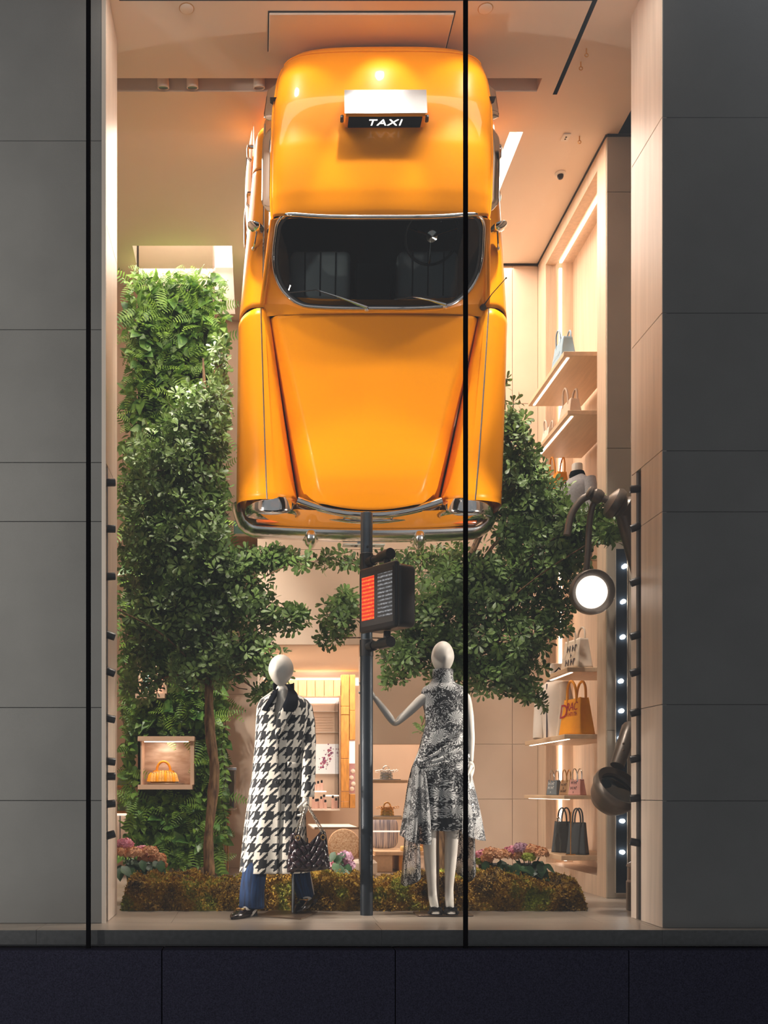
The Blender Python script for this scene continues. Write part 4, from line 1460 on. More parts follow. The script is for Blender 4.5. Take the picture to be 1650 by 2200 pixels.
for j in range(nt_ + 1):
    b = j / nt_; t = kC * b
    v_open = interp(t, [0, .5, 1.2, 2.2, 3.2, 4.05], [1.0, .78, .60, .44, .24, 0.0]) if t < 4.05 else 0.0
    for i in range(na_ + 1):
        p, th = coat_pt(1 - i / na_, b)
        vs.append(p)
        uv.append((th * .155 * (1 + .25 * b), p.z))
        d = (th + 1.68 + PI) % (2 * PI) - PI
        keep[(i, j)] = abs(d) >= v_open or t >= 4.05
w_ = na_ + 1
fs = [(j * w_ + i, j * w_ + i + 1, (j + 1) * w_ + i + 1, (j + 1) * w_ + i) for j in range(nt_) for i in range(na_) if keep[(i, j)] and keep[(i + 1, j)] and keep[(i, j + 1)] and keep[(i + 1, j + 1)]]
mb.add(vs, fs, uv)
coat = mb.build('coat', M['hound'], mA)
sd_ = coat.modifiers.new('thickness', 'SOLIDIFY'); sd_.thickness = .007; sd_.offset = 0
def coat_front(px, py, lift=.012):
    """point of the coat's front surface seen at (px, py), lifted towards the street"""
    rows = CR
    t = interp(py, rows[:, 0], range(len(rows)))
    s = YA / 2200
    i = min(int(t), len(rows) - 2); f = t - i
    xl = rows[i][1] * (1 - f) + rows[i + 1][1] * f; xr = rows[i][2] * (1 - f) + rows[i + 1][2] * f; dr = rows[i][3] * (1 - f) + rows[i + 1][3] * f
    a = (xr - xl) / 2; c = (px - (xl + xr) / 2) / a
    c = max(-.98, min(.98, c))
    y = YA - a * s * dr * (1 - abs(c) ** 2.3) ** (1 / 2.3) - lift
    return P3(px, py, y)
def patch(name, A, B, mat, lift=.012, n=14, m=4, parent=None, thick=.006):
    mb = MB()
    a = catmull(np.array(A, float), n + 1); b = catmull(np.array(B, float), n + 1)
    def fn(u, v):
        i = int(round(v * n))
        q = a[i] * (1 - u) + b[i] * u
        return coat_front(q[0], q[1], lift + .004 * math.sin(PI * u))
    mb.grid(fn, m, n, uv=lambda u, v: (fn(u, v).x * 1.1 + .2, fn(u, v).z + .03))
    o = mb.build(name, mat, parent or mA)
    o.modifiers.new('thickness', 'SOLIDIFY').thickness = thick
    return o
patch('lapel', [(596, 1486), (593, 1510), (590, 1540), (590, 1560), (594, 1592)], [(566, 1522), (572, 1534), (570, 1550), (578, 1570), (592, 1594)], M['hound'], .012, parent=coat)
patch('lapel', [(620, 1486), (612, 1506), (602, 1526), (594, 1546), (592, 1580)], [(634, 1512), (634, 1532), (628, 1534), (612, 1560), (594, 1590)], M['hound'], .016, parent=coat)
cl = patch('collar', [(598, 1478), (595, 1488), (590, 1502), (580, 1518), (574, 1528)], [(588, 1484), (580, 1494), (571, 1506), (563, 1520), (562, 1526)], M['navy'], .022, parent=coat)
patch('collar', [(618, 1476), (618, 1488), (614, 1502), (608, 1516), (610, 1528)], [(630, 1480), (638, 1492), (640, 1506), (638, 1520), (630, 1530)], M['navy'], .024, parent=coat)
mb = MB()
def ncol(a, b):
    th = PI * (-.12 + 1.24 * a)
    c = QA(608, 1486, 6.985)
    return c + Vector((.066 * math.cos(th) + .004, .062 * math.sin(th), .020 + .038 * (1 - b) - .012 * b))
mb.grid(ncol, 20, 4)
o = mb.build('collar', M['navy'], coat); o.modifiers.new('thickness', 'SOLIDIFY').thickness = .008
patch('pocket_flap', [(618, 1636), (646, 1640)], [(618, 1650), (646, 1654)], M['hound'], .010, n=6, parent=coat)
patch('chest_pocket', [(618, 1546), (640, 1540)], [(618, 1552), (640, 1546)], M['navy'], .010, n=6, parent=coat)
for px, py in ((563, 1586), (609, 1587), (562, 1680), (594, 1681)):
    c = coat_front(px, py, .016)
    MB().lathe([(.011, 0), (.011, .004), (.008, .006), (.004, .004), (0, .004)], 14, frame_mtx(c, (1, 0, 0), (0, -1, 0))).build('button', M['black'], coat)
# sleeves
def sleeve(name, path, rad):
    mb = MB()
    P_ = catmull(np.array([tuple(p) for p in path]), 30); R_ = np.interp(np.linspace(0, 1, 30), np.linspace(0, 1, len(rad)), rad)
    seg = 26
    vs = []; uv = []
    for i in range(30):
        for k in range(seg + 1):
            th = 2 * PI * k / seg + PI / 2
            rr = R_[i] * (1 + .03 * math.sin(i * 1.1 + 2 * th))
            vs.append(Vector(P_[i]) + Vector((rr * math.cos(th), rr * 1.15 * math.sin(th), 0)))
            uv.append((k / seg * .30 + .04, P_[i][2] + .02))
    fs = [(i * (seg + 1) + k, (i + 1) * (seg + 1) + k, (i + 1) * (seg + 1) + k + 1, i * (seg + 1) + k + 1) for i in range(29) for k in range(seg)]
    mb.add(vs, fs, uv)
    o = mb.build(name, M['hound'], coat)
    o.modifiers.new('thickness', 'SOLIDIFY').thickness = .005
    return o
sleeve('sleeve', [QA(640, 1503), QA(652, 1516), QA(661, 1560), QA(663, 1620, 6.95), QA(661, 1712, 6.90)], [.03, .058, .052, .049, .046])
sleeve('sleeve', [QA(574, 1506, 7.0), QA(567, 1520, 7.0), QA(563, 1570, 7.03), QA(563, 1640, 7.12), QA(585, 1690, 7.2)], [.03, .05, .045, .045, .045])
for k in range(3):
    MB().lathe([(.009, 0), (.009, .005), (0, .006)], 12, frame_mtx(QA(664, 1668 + 7 * k, 6.85), (1, 0, 0), (.2, -1, 0))).build('cuff_button', M['black'], coat)
# jeans
def trouser(top, mid, bot, r0, r1, r2, slant):
    mb = MB()
    P_ = catmull(np.array([tuple(top), tuple(mid), tuple(bot)]), 26); R_ = np.interp(np.linspace(0, 1, 26), [0, .5, 1], [r0, r1, r2])
    seg = 30
    vs = []; uv = []
    for i in range(26):
        for k in range(seg + 1):
            th = 2 * PI * k / seg
            rr = R_[i] * (1 + .02 * math.sin(i * .6 + 3 * th))
            p = Vector(P_[i]) + Vector((rr * math.cos(th), rr * 1.05 * math.sin(th), 0))
            if i > 22:
                p.z += slant * math.cos(th - .3) * (i - 22) / 3
            vs.append(p); uv.append((k / seg * .5, p.z))
    fs = [(i * (seg + 1) + k, (i + 1) * (seg + 1) + k, (i + 1) * (seg + 1) + k + 1, i * (seg + 1) + k + 1) for i in range(25) for k in range(seg)]
    mb.add(vs, fs, uv)
    o = mb.build('jeans_leg', M['denim'], mA)
    o.modifiers.new('thickness', 'SOLIDIFY').thickness = .004
    # stitched hem
    MB().tube([Vector(P_[24]) + Vector((R_[24] * 1.02 * math.cos(a), R_[24] * 1.07 * math.sin(a), slant * .6 * math.cos(a - .3))) for a in np.linspace(0, 2 * PI, 31)[:-1]], .003, 5, closed=True).build('hem', M['denim'], o)
    return o
trouser(QA(565, 1790, 6.95), QA(546, 1875, 6.93), QA(540, 1950, 6.92), .085, .083, .085, -.004)
trouser(QA(638, 1800, 7.03), QA(646, 1880, 7.08), QA(660, 1938, 7.11), .075, .066, .060, .022)
for hl, to_ in ((Vector(((547 - 553) * 6.95 / 2200, 6.95, .003)), Vector(((498 - 553) * 6.69 / 2200, 6.69, .003))), (Vector(((676 - 553) * 7.15 / 2200, 7.15, .085)), Vector(((637 - 553) * 6.93 / 2200, 6.93, .012)))):
    sh = shoe(mA, hl, to_, M['leather'], 'loafer', .042, True, .074)
    d = (to_ - hl)
    c = hl + d * .60 + Vector((0, 0, .058))
    mt = frame_mtx(c, d, (0, 0, 1))
    MB().bbox(-.014, .014, -.03, .03, -.006, .006, .004, 2, mt).build('gold_bar', M['gold'], sh)
    MB().tube([hl + d * .02 + Vector((0, 0, .001)), hl + d * .25 + Vector((0, 0, .001))], .028, 10).build('heel', M['black'], sh)
    MB().grid(lambda a, b: (hl + d * (.12 + .44 * b)) + frame_mtx((0, 0, 0), d, (0, 0, 1)).to_3x3() @ Vector((0, .030 * math.cos(PI * a), .030 + .032 * math.sin(PI * a) * (1 + .55 * (1 - b)))), 12, 8).build('instep', M['skin'], mA)

# ---------------------------------------------------------------- quilted bag on its chain
bag = thing('handbag', 'dark burgundy quilted chain bag held by the coat mannequin', 'bag', QA(662, 1872, 6.83))
YBg = 6.80
def bag_pt(a, b, sgn):
    u = a * 2 - 1
    top = interp(a, [0, .10, .28, .45, .55, .78, .92, 1], [1792, 1788, 1796, 1811, 1812, 1793, 1782, 1789])
    bot = interp(a, [0, .5, 1], [1874, 1872, 1866])
    xl = interp(b, [0, .5, 1], [624, 619, 616]); xr = interp(b, [0, .5, 1], [700, 705, 710])
    px = xl + (xr - xl) * a; py = top + (bot - top) * b
    edge = min(a, 1 - a, (1 - b) * .9 + .02) * 6
    th = .010 + .045 * min(1, max(0, edge)) ** .6 * (.35 + .65 * b)
    x = u * 4.0; y = b * 6.6
    q = abs(math.sin((x + y) * PI / 2)) ** .5 * abs(math.sin((x - y) * PI / 2)) ** .5
    th += .016 * q
    c = P3(px, py, YBg)
    return c + Vector((0, sgn * th, 0))
mb = MB()
mb.grid(lambda a, b: bag_pt(a, b, -1), 110, 90)
mb.grid(lambda a, b: bag_pt(1 - a, b, 1), 40, 30)
for e in (0, 1):
    mb.grid(lambda a, b: bag_pt(e, b, -1).lerp(bag_pt(e, b, 1), a), 4, 30)
mb.grid(lambda a, b: bag_pt(a, 1, -1).lerp(bag_pt(a, 1, 1), b), 40, 4)
mb.build('bag_body', M['burgundy'], bag)
M['bag_in'] = pm('bag_lining', '#22141a', .7)
MB().grid(lambda a, b: (bag_pt(a, 0.02, -1).lerp(bag_pt(a, 0.02, 1), b)), 30, 2).build('opening', M['bag_in'], bag)
# two double chains up to the hand
def chain(p0, p1, sag, flip):
    mb = MB()
    p0, p1 = Vector(p0), Vector(p1)
    n = max(6, int((p1 - p0).length / .0105))
    for i in range(n):
        t = (i + .5) / n
        c = p0.lerp(p1, t) + Vector((0, -sag * math.sin(PI * t), 0))
        d = (p1 - p0).normalized()
        sd = d.orthogonal().normalized()
        sd = (Matrix.Rotation(PI / 2 * (i % 2) + .4 * flip, 3, d) @ sd)
        mb.tube([c + d * .0085 * math.cos(a) + sd * .0052 * math.sin(a) for a in np.linspace(0, 2 * PI, 9)[:-1]], .0019, 5, closed=True)
    return mb
hnd = QA(657, 1727, 6.86)
for (px, py, dx) in ((632, 1800, -4), (640, 1799, 0), (692, 1790, 4), (699, 1792, 8)):
    chain(P3(px, py, 6.76), hnd + Vector((dx * .0016, -.012, -.004)), .006, dx).build('chain_strap', M['gunmetal'], bag)
for px, py in ((640, 1800), (694, 1799)):
    c = P3(px, py, 6.755)
    MB().tube([c + Vector((.014 * math.cos(a), -.004, .016 * math.sin(a))) for a in np.linspace(0, 2 * PI, 17)[:-1]], .0032, 6, closed=True).build('eyelet', M['gold'], bag)

# ---------------------------------------------------------------- pedestrian signal on its pole
XP, YP = .741, 6.95
sg = thing('signal_post', 'dark steel crossing signal post standing between the two mannequins', 'signal', (XP, YP, 0))
M['poledark'] = pm('painted_pole', '#2b323a', 0.38, .35, var=.12, scale=6)
M['polesteel'] = pm('weathered_pole', '#5b646e', 0.32, .75, var=.15, scale=9)
mt = Matrix.Translation((XP, YP, 0))
MB().lathe([(.0435, 0), (.0435, 1.80), (.0, 1.80)], 28, mt).build('lower_pole', M['poledark'], sg)
MB().lathe([(.0395, 1.80), (.0395, 2.46), (.041, 2.46), (.041, 2.722), (.038, 2.728), (0, 2.728)], 28, mt).build('upper_pole', M['polesteel'], sg)
MB().lathe([(.0465, 1.755), (.0465, 1.865), (.044, 1.868)], 28, mt).build('clamp', M['black'], sg)
MB().lathe([(.0445, 2.34), (.0445, 2.45), (.042, 2.453)], 28, mt).build('clamp', M['black'], sg)
MB().lathe([(.0, .0), (.008, 0.0), (.008, .008), (0, .010)], 10, frame_mtx((XP + .002, YP - .042, 2.49), (1, 0, 0), (0, -1, 0))).build('bolt', M['black'], sg)
fdir = Vector((-.56, .83, 0)).normalized(); sdir = Vector((.83, .56, 0)).normalized()
CR_ = Vector((.8775, 6.50, 0)); Z0, Z1 = 1.889, 2.308; WF, DP = .362, .19
def BX(f, s, z):
    return CR_ + fdir * f + sdir * s + Vector((0, 0, z))
mtx = Matrix((fdir, sdir, Vector((0, 0, 1)))).transposed().to_4x4(); mtx.translation = CR_
hs = MB().bbox(.006, WF - .006, .03, DP, Z0 + .006, Z1 - .006, .035, 4, mtx).build('housing', M['black'], sg)
MB().bbox(-.002, WF + .002, 0.0, .034, Z0 - .004, Z1 + .004, .016, 3, mtx).build('door_frame', M['black'], hs)
MB().bbox(.006, WF - .006, .030, .040, Z0 + .002, Z1 - .002, .003, 1, mtx).build('gasket', M['rubber'], hs)
MB().box(.022, WF - .022, -.0025, .0, Z0 + .035, Z1 - .03, mtx).build('face', M['gloss'] if 'gloss' in M else M['black'], sg, False)
def ledmat(name, c1, c2, s1, s2):
    m, t, b = nt(name)
    tc = t.nodes.new('ShaderNodeTexCoord')
    wv = t.nodes.new('ShaderNodeTexWave'); wv.bands_direction = 'Z'; wv.inputs['Scale'].default_value = 12.5; wv.inputs['Distortion'].default_value = 1.2; wv.inputs['Detail Scale'].default_value = 6
    nz = t.nodes.new('ShaderNodeTexVoronoi'); nz.inputs['Scale'].default_value = 60
    t.links.new(tc.outputs['Object'], wv.inputs['Vector']); t.links.new(tc.outputs['Object'], nz.inputs['Vector'])
    f = N(t, 'MULTIPLY', N(t, 'POWER', wv.outputs['Fac'], 2.0), N(t, 'SUBTRACT', 1.25, nz.outputs['Distance']))
    mx = t.nodes.new('ShaderNodeMix'); mx.data_type = 'RGBA'
    t.links.new(f, mx.inputs['Factor']); mx.inputs['A'].default_value = (*c1, 1); mx.inputs['B'].default_value = (*c2, 1)
    t.links.new(mx.outputs['Result'], b.inputs['Emission Color'])
    b.inputs['Base Color'].default_value = (.02, .02, .02, 1)
    t.links.new(N(t, 'ADD', s1, N(t, 'MULTIPLY', f, s2)), b.inputs['Emission Strength'])
    b.inputs['Roughness'].default_value = .15
    return m
M['ledred'] = ledmat('red_signal_leds', (1.0, .02, .008), (1.0, .22, .03), .85, .7)
M['ledgrey'] = ledmat('dim_signal_leds', (.10, .11, .12), (.35, .36, .38), .25, .9)
MB().box(.205, WF - .032, -.004, -.0026, Z0 + .075, Z1 - .06, mtx).build('red_hand_panel', M['ledred'], sg, False)
MB().box(.030, .170, -.004, -.0026, Z0 + .075, Z1 - .06, mtx).build('countdown_panel', M['ledgrey'], sg, False)
for zz in (2.388, 1.815):
    a = Vector((XP, YP, zz)); e = Vector((.868, 6.665, zz))
    d = (e - a).normalized()
    MB().tube([a + d * .03, a + d * .10], .034, 16).build('arm_socket', M['black'], sg)
    MB().tube([a + d * .10, a + d * .19], .027, 16).build('arm', M['black'], sg)
    MB().tube([a + d * .19, e], .037, 18).build('arm_tee', M['black'], sg)
    c = e - d * .045
    z_t = Z1 if zz > 2.1 else Z0
    MB().tube([c, Vector((c.x, c.y, z_t))], .024, 14).build('arm_stub', M['black'], sg)
# ================================================================ plants
def leafmat(name, h, dark, rough=.45, sub=.25, var=.55):
    m, t, b = nt(name)
    oi = t.nodes.new('ShaderNodeObjectInfo')
    tc = t.nodes.new('ShaderNodeTexCoord')
    n = t.nodes.new('ShaderNodeTexNoise'); n.inputs['Scale'].default_value = 5.0; n.inputs['Detail'].default_value = 5
    geo = t.nodes.new('ShaderNodeNewGeometry')
    t.links.new(geo.outputs['Position'], n.inputs['Vector'])
    w = t.nodes.new('ShaderNodeTexWhiteNoise'); w.noise_dimensions = '3D'
    sn = t.nodes.new('ShaderNodeVectorMath'); sn.operation = 'SNAP'; sn.inputs[1].default_value = (.06, .06, .06)
    t.links.new(geo.outputs['Position'], sn.inputs[0]); t.links.new(sn.outputs[0], w.inputs['Vector'])
    f = N(t, 'ADD', N(t, 'MULTIPLY', n.outputs['Fac'], .8), N(t, 'MULTIPLY', w.outputs['Value'], .3))
    r = t.nodes.new('ShaderNodeValToRGB')
    r.color_ramp.elements[0].position = .3; r.color_ramp.elements[1].position = .8
    r.color_ramp.elements[0].color = lin(dark); r.color_ramp.elements[1].color = lin(h)
    t.links.new(f, r.inputs[0])
    t.links.new(r.outputs[0], b.inputs['Base Color'])
    b.inputs['Roughness'].default_value = rough
    # a little light passes through the blade
    tr = t.nodes.new('ShaderNodeBsdfTranslucent')
    t.links.new(r.outputs[0], tr.inputs[0])
    mx = t.nodes.new('ShaderNodeMixShader'); mx.inputs[0].default_value = sub
    out = t.nodes['Material Output']
    t.links.new(b.outputs[0], mx.inputs[1]); t.links.new(tr.outputs[0], mx.inputs[2]); t.links.new(mx.outputs[0], out.inputs[0])
    return m
M['leaf_tree'] = leafmat('tree_leaf', '#8aab5c', '#3c4a2a')
M['leaf_wall'] = leafmat('garden_leaf', '#86ae48', '#385c26', .4, .3)
M['leaf_fern'] = leafmat('fern_leaf', '#8fb645', '#416a26', .5, .35)
M['leaf_broad'] = leafmat('broad_leaf', '#7aa650', '#34602e', .35, .25)
M['leaf_hyd'] = leafmat('hydrangea_leaf', '#47703f', '#203a24', .4, .2)
M['bark'] = noise_mix('tree_bark', '#4a3423', '#8c6b49', 14, .9, (3, 3, .6), 'Object', 6, .5)
M['twig'] = pm('brown_twig', '#4a3a2a', .9)

# leaf shapes: arrays of points (length along +y, blade in xy, slight cup in z)
def leaf_shape(L_, W_, kind='obovate', fold=.18):
    prof = {'obovate': [(0, .06), (.25, .32), (.55, .8), (.78, 1.0), (.93, .66), (1.0, .0)],
            'ovate': [(0, .1), (.2, .85), (.38, 1.0), (.62, .75), (.85, .32), (1.0, 0)],
            'lance': [(0, .1), (.25, .8), (.5, 1.0), (.75, .6), (1.0, 0)]}[kind]
    v = []; f = []
    for (t, w) in prof[:-1]:
        z = -.18 * L_ * t * t
        v += [(-W_ / 2 * w, L_ * t, z + fold * W_ * w * .5), (0, L_ * t, z), (W_ / 2 * w, L_ * t, z + fold * W_ * w * .5)]
    n = len(prof) - 1
    for i in range(n - 1):
        a = i * 3; b = a + 3
        f += [(a, a + 1, b + 1, b), (a + 1, a + 2, b + 2, b + 1)]
    v.append((0, L_, -.18 * L_))
    a = (n - 1) * 3; k = len(v) - 1
    f += [(a, a + 1, k), (a + 1, a + 2, k)]
    return np.array(v), f

def fern_shape(L_, W_, n=9):
    v = []; f = []
    for i in range(n):
        t = (i + .5) / n
        y = L_ * t; w = W_ / 2 * math.sin(PI * (.12 + .86 * t)) ** .8
        z = -.35 * L_ * t * t
        for s in (-1, 1):
            b = len(v)
            h = L_ / n * .42
            v += [(0, y - h * .5, z), (s * w * .55, y + h * .2 + w * .12, z + .01), (s * w, y + w * .35, z - .02 * w), (s * w * .5, y + h + w * .18, z + .005), (0, y + h * .6, z)]
            f.append((b, b + 1, b + 2, b + 3, b + 4) if s > 0 else (b + 4, b + 3, b + 2, b + 1, b))
    return np.array(v), f

def orient(dirs, ups):
    """(n,3,3) rotations with columns (side, dir, up)"""
    d = dirs / np.linalg.norm(dirs, axis=1, keepdims=True)
    u = ups - d * (ups * d).sum(1, keepdims=True)
    u /= np.maximum(np.linalg.norm(u, axis=1, keepdims=True), 1e-6)
    s = np.cross(d, u)
    return np.stack([s, d, u], axis=2)

def scatter_mesh(name, shape, pos, rot, scale, mat, parent, kind='stuff'):
    v0, f0 = shape
    n = len(pos)
    off = np.array(off_of(parent)) if parent is not None else np.zeros(3)
    V = np.einsum('nij,kj->nki', rot, v0) * scale[:, None, None] + (pos - off)[:, None, :]
    V = V.reshape(-1, 3)
    k = len(v0)
    me = bpy.data.meshes.new(name)
    nf = len(f0)
    ls = np.array([len(f) for f in f0]); flat = np.concatenate([np.array(f) for f in f0])
    loops = (flat[None, :] + (np.arange(n) * k)[:, None]).ravel()
    starts = np.concatenate([[0], np.cumsum(ls)[:-1]])
    starts = (starts[None, :] + (np.arange(n) * ls.sum())[:, None]).ravel()
    me.vertices.add(len(V)); me.vertices.foreach_set('co', V.astype(np.float32).ravel())
    me.loops.add(len(loops)); me.loops.foreach_set('vertex_index', loops.astype(np.int32))
    me.polygons.add(len(starts)); me.polygons.foreach_set('loop_start', starts.astype(np.int32))
    try:
        me.polygons.foreach_set('loop_total', np.tile(ls, n).astype(np.int32))
    except Exception:
        pass
    me.polygons.foreach_set('use_smooth', np.ones(len(starts), dtype=bool))
    me.update(calc_edges=True)
    o = link(name, me, mat, parent)
    if kind: o['kind'] = kind
    return o

def leaf_objects(shape, pos, rot, scale, mat, parent, name='leaf'):
    """separate leaves sharing one mesh"""
    off = off_of(parent)
    me = mesh_data(name, shape[0], shape[1])
    me.materials.append(mat)
    for p, r, s in zip(pos, rot, scale):
        o = bpy.data.objects.new(name, me)
        COL.objects.link(o)
        o.parent = parent
        m = Matrix(r.tolist()).to_4x4() @ Matrix.Scale(float(s), 4)
        m.translation = Vector(p) - off
        o.matrix_local = m

def rosettes(cent, outward, nleaf, spread, rg, tilt=(.2, 1.1)):
    """leaf bases, directions and up vectors for a rosette of leaves at each centre"""
    n = len(cent)
    ax = outward + rg.normal(0, .45, (n, 3)); ax /= np.linalg.norm(ax, axis=1, keepdims=True)
    ref = np.tile([0.0, 0, 1.0], (n, 1)); ref[np.abs(ax[:, 2]) > .9] = [1, 0, 0]
    s = np.cross(ax, ref); s /= np.linalg.norm(s, axis=1, keepdims=True)
    q = np.cross(ax, s)
    P_, D_, U_ = [], [], []
    for k in range(nleaf):
        ph = 2 * PI * (k + rg.random(n) * .6) / nleaf
        ti = tilt[0] + (tilt[1] - tilt[0]) * rg.random(n)
        rd = s * np.cos(ph)[:, None] + q * np.sin(ph)[:, None]
        d = rd * np.cos(ti * .8)[:, None] + ax * np.sin(ti * .8)[:, None]
        D_.append(d); U_.append(ax * np.cos(ti)[:, None] - rd * np.sin(ti)[:, None] * .5 + ax * .2)
        P_.append(cent + rd * spread - ax * rg.random(n)[:, None] * .03)
    return np.concatenate(P_), np.concatenate(D_), np.concatenate(U_)

def car_clear(p):
    """False inside the space the taxi takes up"""
    return ~((p[:, 0] > -.24) & (p[:, 0] < 1.92) & (p[:, 1] > 6.6) & (p[:, 1] < 8.36) & (p[:, 2] > 2.69))

def keep_room(p, dmin=.03):
    ok = (p[:, 1] > 7.06) & (p[:, 1] < 10.0) & (p[:, 0] < 2.66) & (p[:, 2] < 5.8)
    ok &= ~((p[:, 0] < -.90) & (p[:, 1] < 7.12))
    ok &= ~((p[:, 0] > 2.42) & (p[:, 1] < 6.9))
    return ok

def make_tree(label, lobes, trunk, trad, branches, n_ros, seed, Yd=.32):
    rg = np.random.default_rng(seed)
    base = Vector(trunk[0])
    t = thing('tree', label, 'tree', base)
    P_ = catmull(np.array([tuple(p) for p in trunk]), 40)
    R_ = np.interp(np.linspace(0, 1, 40), np.linspace(0, 1, len(trad)), trad)
    R_ = R_ * (1 + .10 * np.sin(np.arange(40) * .9) + .06 * np.sin(np.arange(40) * 2.3))
    MB().tube([tuple(p) for p in P_], list(R_), 14).build('trunk', M['bark'], t)
    # lobes: (px, py, rx, ry, Y, weight)
    area = np.array([l[2] * l[3] * (l[5] if len(l) > 5 else 1.0) for l in lobes], float)
    cnt = (area / area.sum() * n_ros).astype(int)
    C_, O_ = [], []
    lob3 = []
    for l, c in zip(lobes, cnt):
        Y = l[4]
        ctr = np.array(P3(l[0], l[1], Y)); rx, rz = l[2] * Y / 2200, l[3] * Y / 2200
        lob3.append((ctr, rx, rz))
        d = rg.normal(0, 1, (c, 3)); d /= np.linalg.norm(d, axis=1, keepdims=True)
        r = rg.random(c) ** (1 / 2.2)
        ry = min(Yd, max(rx, rz))
        p = ctr + d * r[:, None] * np.array([rx, ry, rz])
        C_.append(p); O_.append(d * .6 + np.array([0, -.25, .35]))
    C_ = np.concatenate(C_); O_ = np.concatenate(O_)
    ok = car_clear(C_) & keep_room(C_)
    C_, O_ = C_[ok], O_[ok]
    # branches from the trunk to the lobes, twigs to the rosettes
    for (ctr, rx, rz) in lob3:
        if not car_clear(ctr[None, :])[0]:
            continue
        k = int(np.clip(np.searchsorted(P_[:, 2], ctr[2] - .5 * abs(ctr[0] - base.x) - .25), 20, 39))
        a = Vector(P_[k]); e = Vector(ctr)
        m = a.lerp(e, .5) + Vector((0, 0, .08))
        MB().tube([tuple(q) for q in catmull(np.array([tuple(a), tuple(m), tuple(e)]), 10)], list(np.linspace(max(.009, R_[k] * .5) if (a - e).length < .7 else .008, .004, 10)), 7).build('branch', M['bark'], t)
    tw = MB()
    idx = rg.choice(len(C_), min(len(C_), 420), replace=False)
    for i in idx:
        ctr = min(lob3, key=lambda q: np.sum((q[0] - C_[i]) ** 2))[0]
        a = Vector(C_[i]); e = a.lerp(Vector(ctr), .55)
        if car_clear(np.array(e)[None, :])[0]:
            tw.tube([a, a.lerp(e, .5) + Vector((0, 0, -.012)), e], [.0022, .003, .004], 4, cap=False)
    tw.build('twigs', M['twig'], t, kind='stuff')
    sh = leaf_shape(.062, .027, 'obovate')
    P2, D2, U2 = rosettes(C_, O_, 7, .012, rg)
    rot = orient(D2, U2); sc = .75 + .5 * rg.random(len(P2))
    ok = car_clear(P2) & keep_room(P2)
    P2, rot, sc = P2[ok], rot[ok], sc[ok]
    # the nearest, largest leaves are leaves of their own
    order = np.argsort(P2[:, 1] - .6 * sc)
    a, b = order[:290], order[290:]
    leaf_objects(sh, P2[a], rot[a], sc[a], M['leaf_tree'], t)
    scatter_mesh('foliage', sh, P2[b], rot[b], sc[b], M['leaf_tree'], t)
    return t

YT = 7.95
lobesL = [(380, 1010, 120, 120, 8.0), (320, 1150, 70, 150, 8.0), (420, 1170, 120, 130, 7.9), (545, 1190, 62, 50, 7.9), (600, 1190, 40, 30, 7.85), (605, 1325, 58, 34, 7.8), (520, 1300, 80, 70, 7.85),
          (400, 1330, 120, 110, 7.95), (330, 1330, 70, 110, 8.0), (430, 1430, 110, 55, 7.9), (540, 1400, 80, 60, 7.8), (330, 1430, 60, 60, 8.0), (590, 1460, 30, 36, 7.8), (560, 1490, 30, 18, 7.8), (640, 1320, 34, 18, 7.8),
          (450, 900, 75, 90, 8.05), (485, 780, 34, 70, 8.1, .6), (400, 900, 60, 60, 8.05, .6), (640, 1205, 30, 26, 7.8, .7), (300, 1480, 40, 30, 8.0, .6), (245, 1306, 8, 16, 7.55, 1.0), (575, 1180, 70, 40, 7.95), (500, 1160, 40, 60, 8.0), (470, 1250, 90, 90, 7.9, .7)]
trL = [P3(450, 1880, 7.75), P3(448, 1800, 7.78), P3(456, 1720, 7.82), P3(461, 1650, 7.84), P3(452, 1580, 7.86), P3(449, 1480, 7.9), P3(455, 1330, 7.93), P3(458, 1180, 7.96), P3(446, 1010, 8.0), P3(440, 850, 8.05), P3(436, 770, 8.05)]
make_tree('small leafy tree with kinked bare trunk beside the planted pier', lobesL, trL, [.040, .036, .038, .040, .037, .036, .038, .032, .024, .014, .006], [], 3000, 11)
lobesR = [(1100, 900, 32, 46, 8.0, .7), (1095, 990, 60, 75, 8.0), (1140, 1000, 40, 40, 7.9, .6), (1160, 1080, 70, 70, 7.9), (1240, 1130, 70, 50, 7.7), (1310, 1140, 30, 26, 7.4, .9), (1300, 1080, 20, 14, 7.45, .6), (1100, 1130, 90, 90, 8.1), (1190, 1210, 80, 70, 7.9), (1000, 1240, 110, 80, 8.2), (1080, 1280, 110, 90, 8.1),
          (900, 1190, 110, 34, 8.2), (735, 1200, 62, 30, 8.1, .8), (725, 1320, 44, 60, 8.1, .7), (700, 1372, 26, 18, 8.1, .6), (920, 1330, 70, 70, 8.1), (870, 1410, 60, 40, 8.1), (1000, 1390, 90, 70, 8.15), (1120, 1390, 80, 70, 8.0), (1190, 1320, 40, 56, 7.9), (1070, 1460, 80, 36, 8.1), (1130, 1490, 46, 22, 8.0, .8), (1165, 1510, 14, 12, 8.0), (845, 1455, 30, 22, 8.1, .7), (1085, 820, 12, 14, 8.0, .8), (905, 1560, 12, 10, 8.05, .8), (960, 1440, 50, 40, 8.1, .8), (830, 1180, 60, 26, 8.2), (740, 1185, 70, 24, 8.15), (745, 1290, 30, 40, 8.1, .8), (1000, 1190, 90, 40, 8.3), (1110, 1050, 60, 60, 7.95), (1080, 950, 24, 60, 8.05, .7), (1210, 1150, 60, 50, 7.75, .8)]
trR = [P3(945, 1880, 8.05), P3(947, 1780, 8.08), P3(950, 1680, 8.1), P3(956, 1580, 8.12), P3(965, 1480, 8.15), P3(985, 1380, 8.2), P3(1000, 1280, 8.25), P3(1010, 1200, 8.3), P3(1040, 1130, 8.4), P3(1085, 1060, 8.38)]
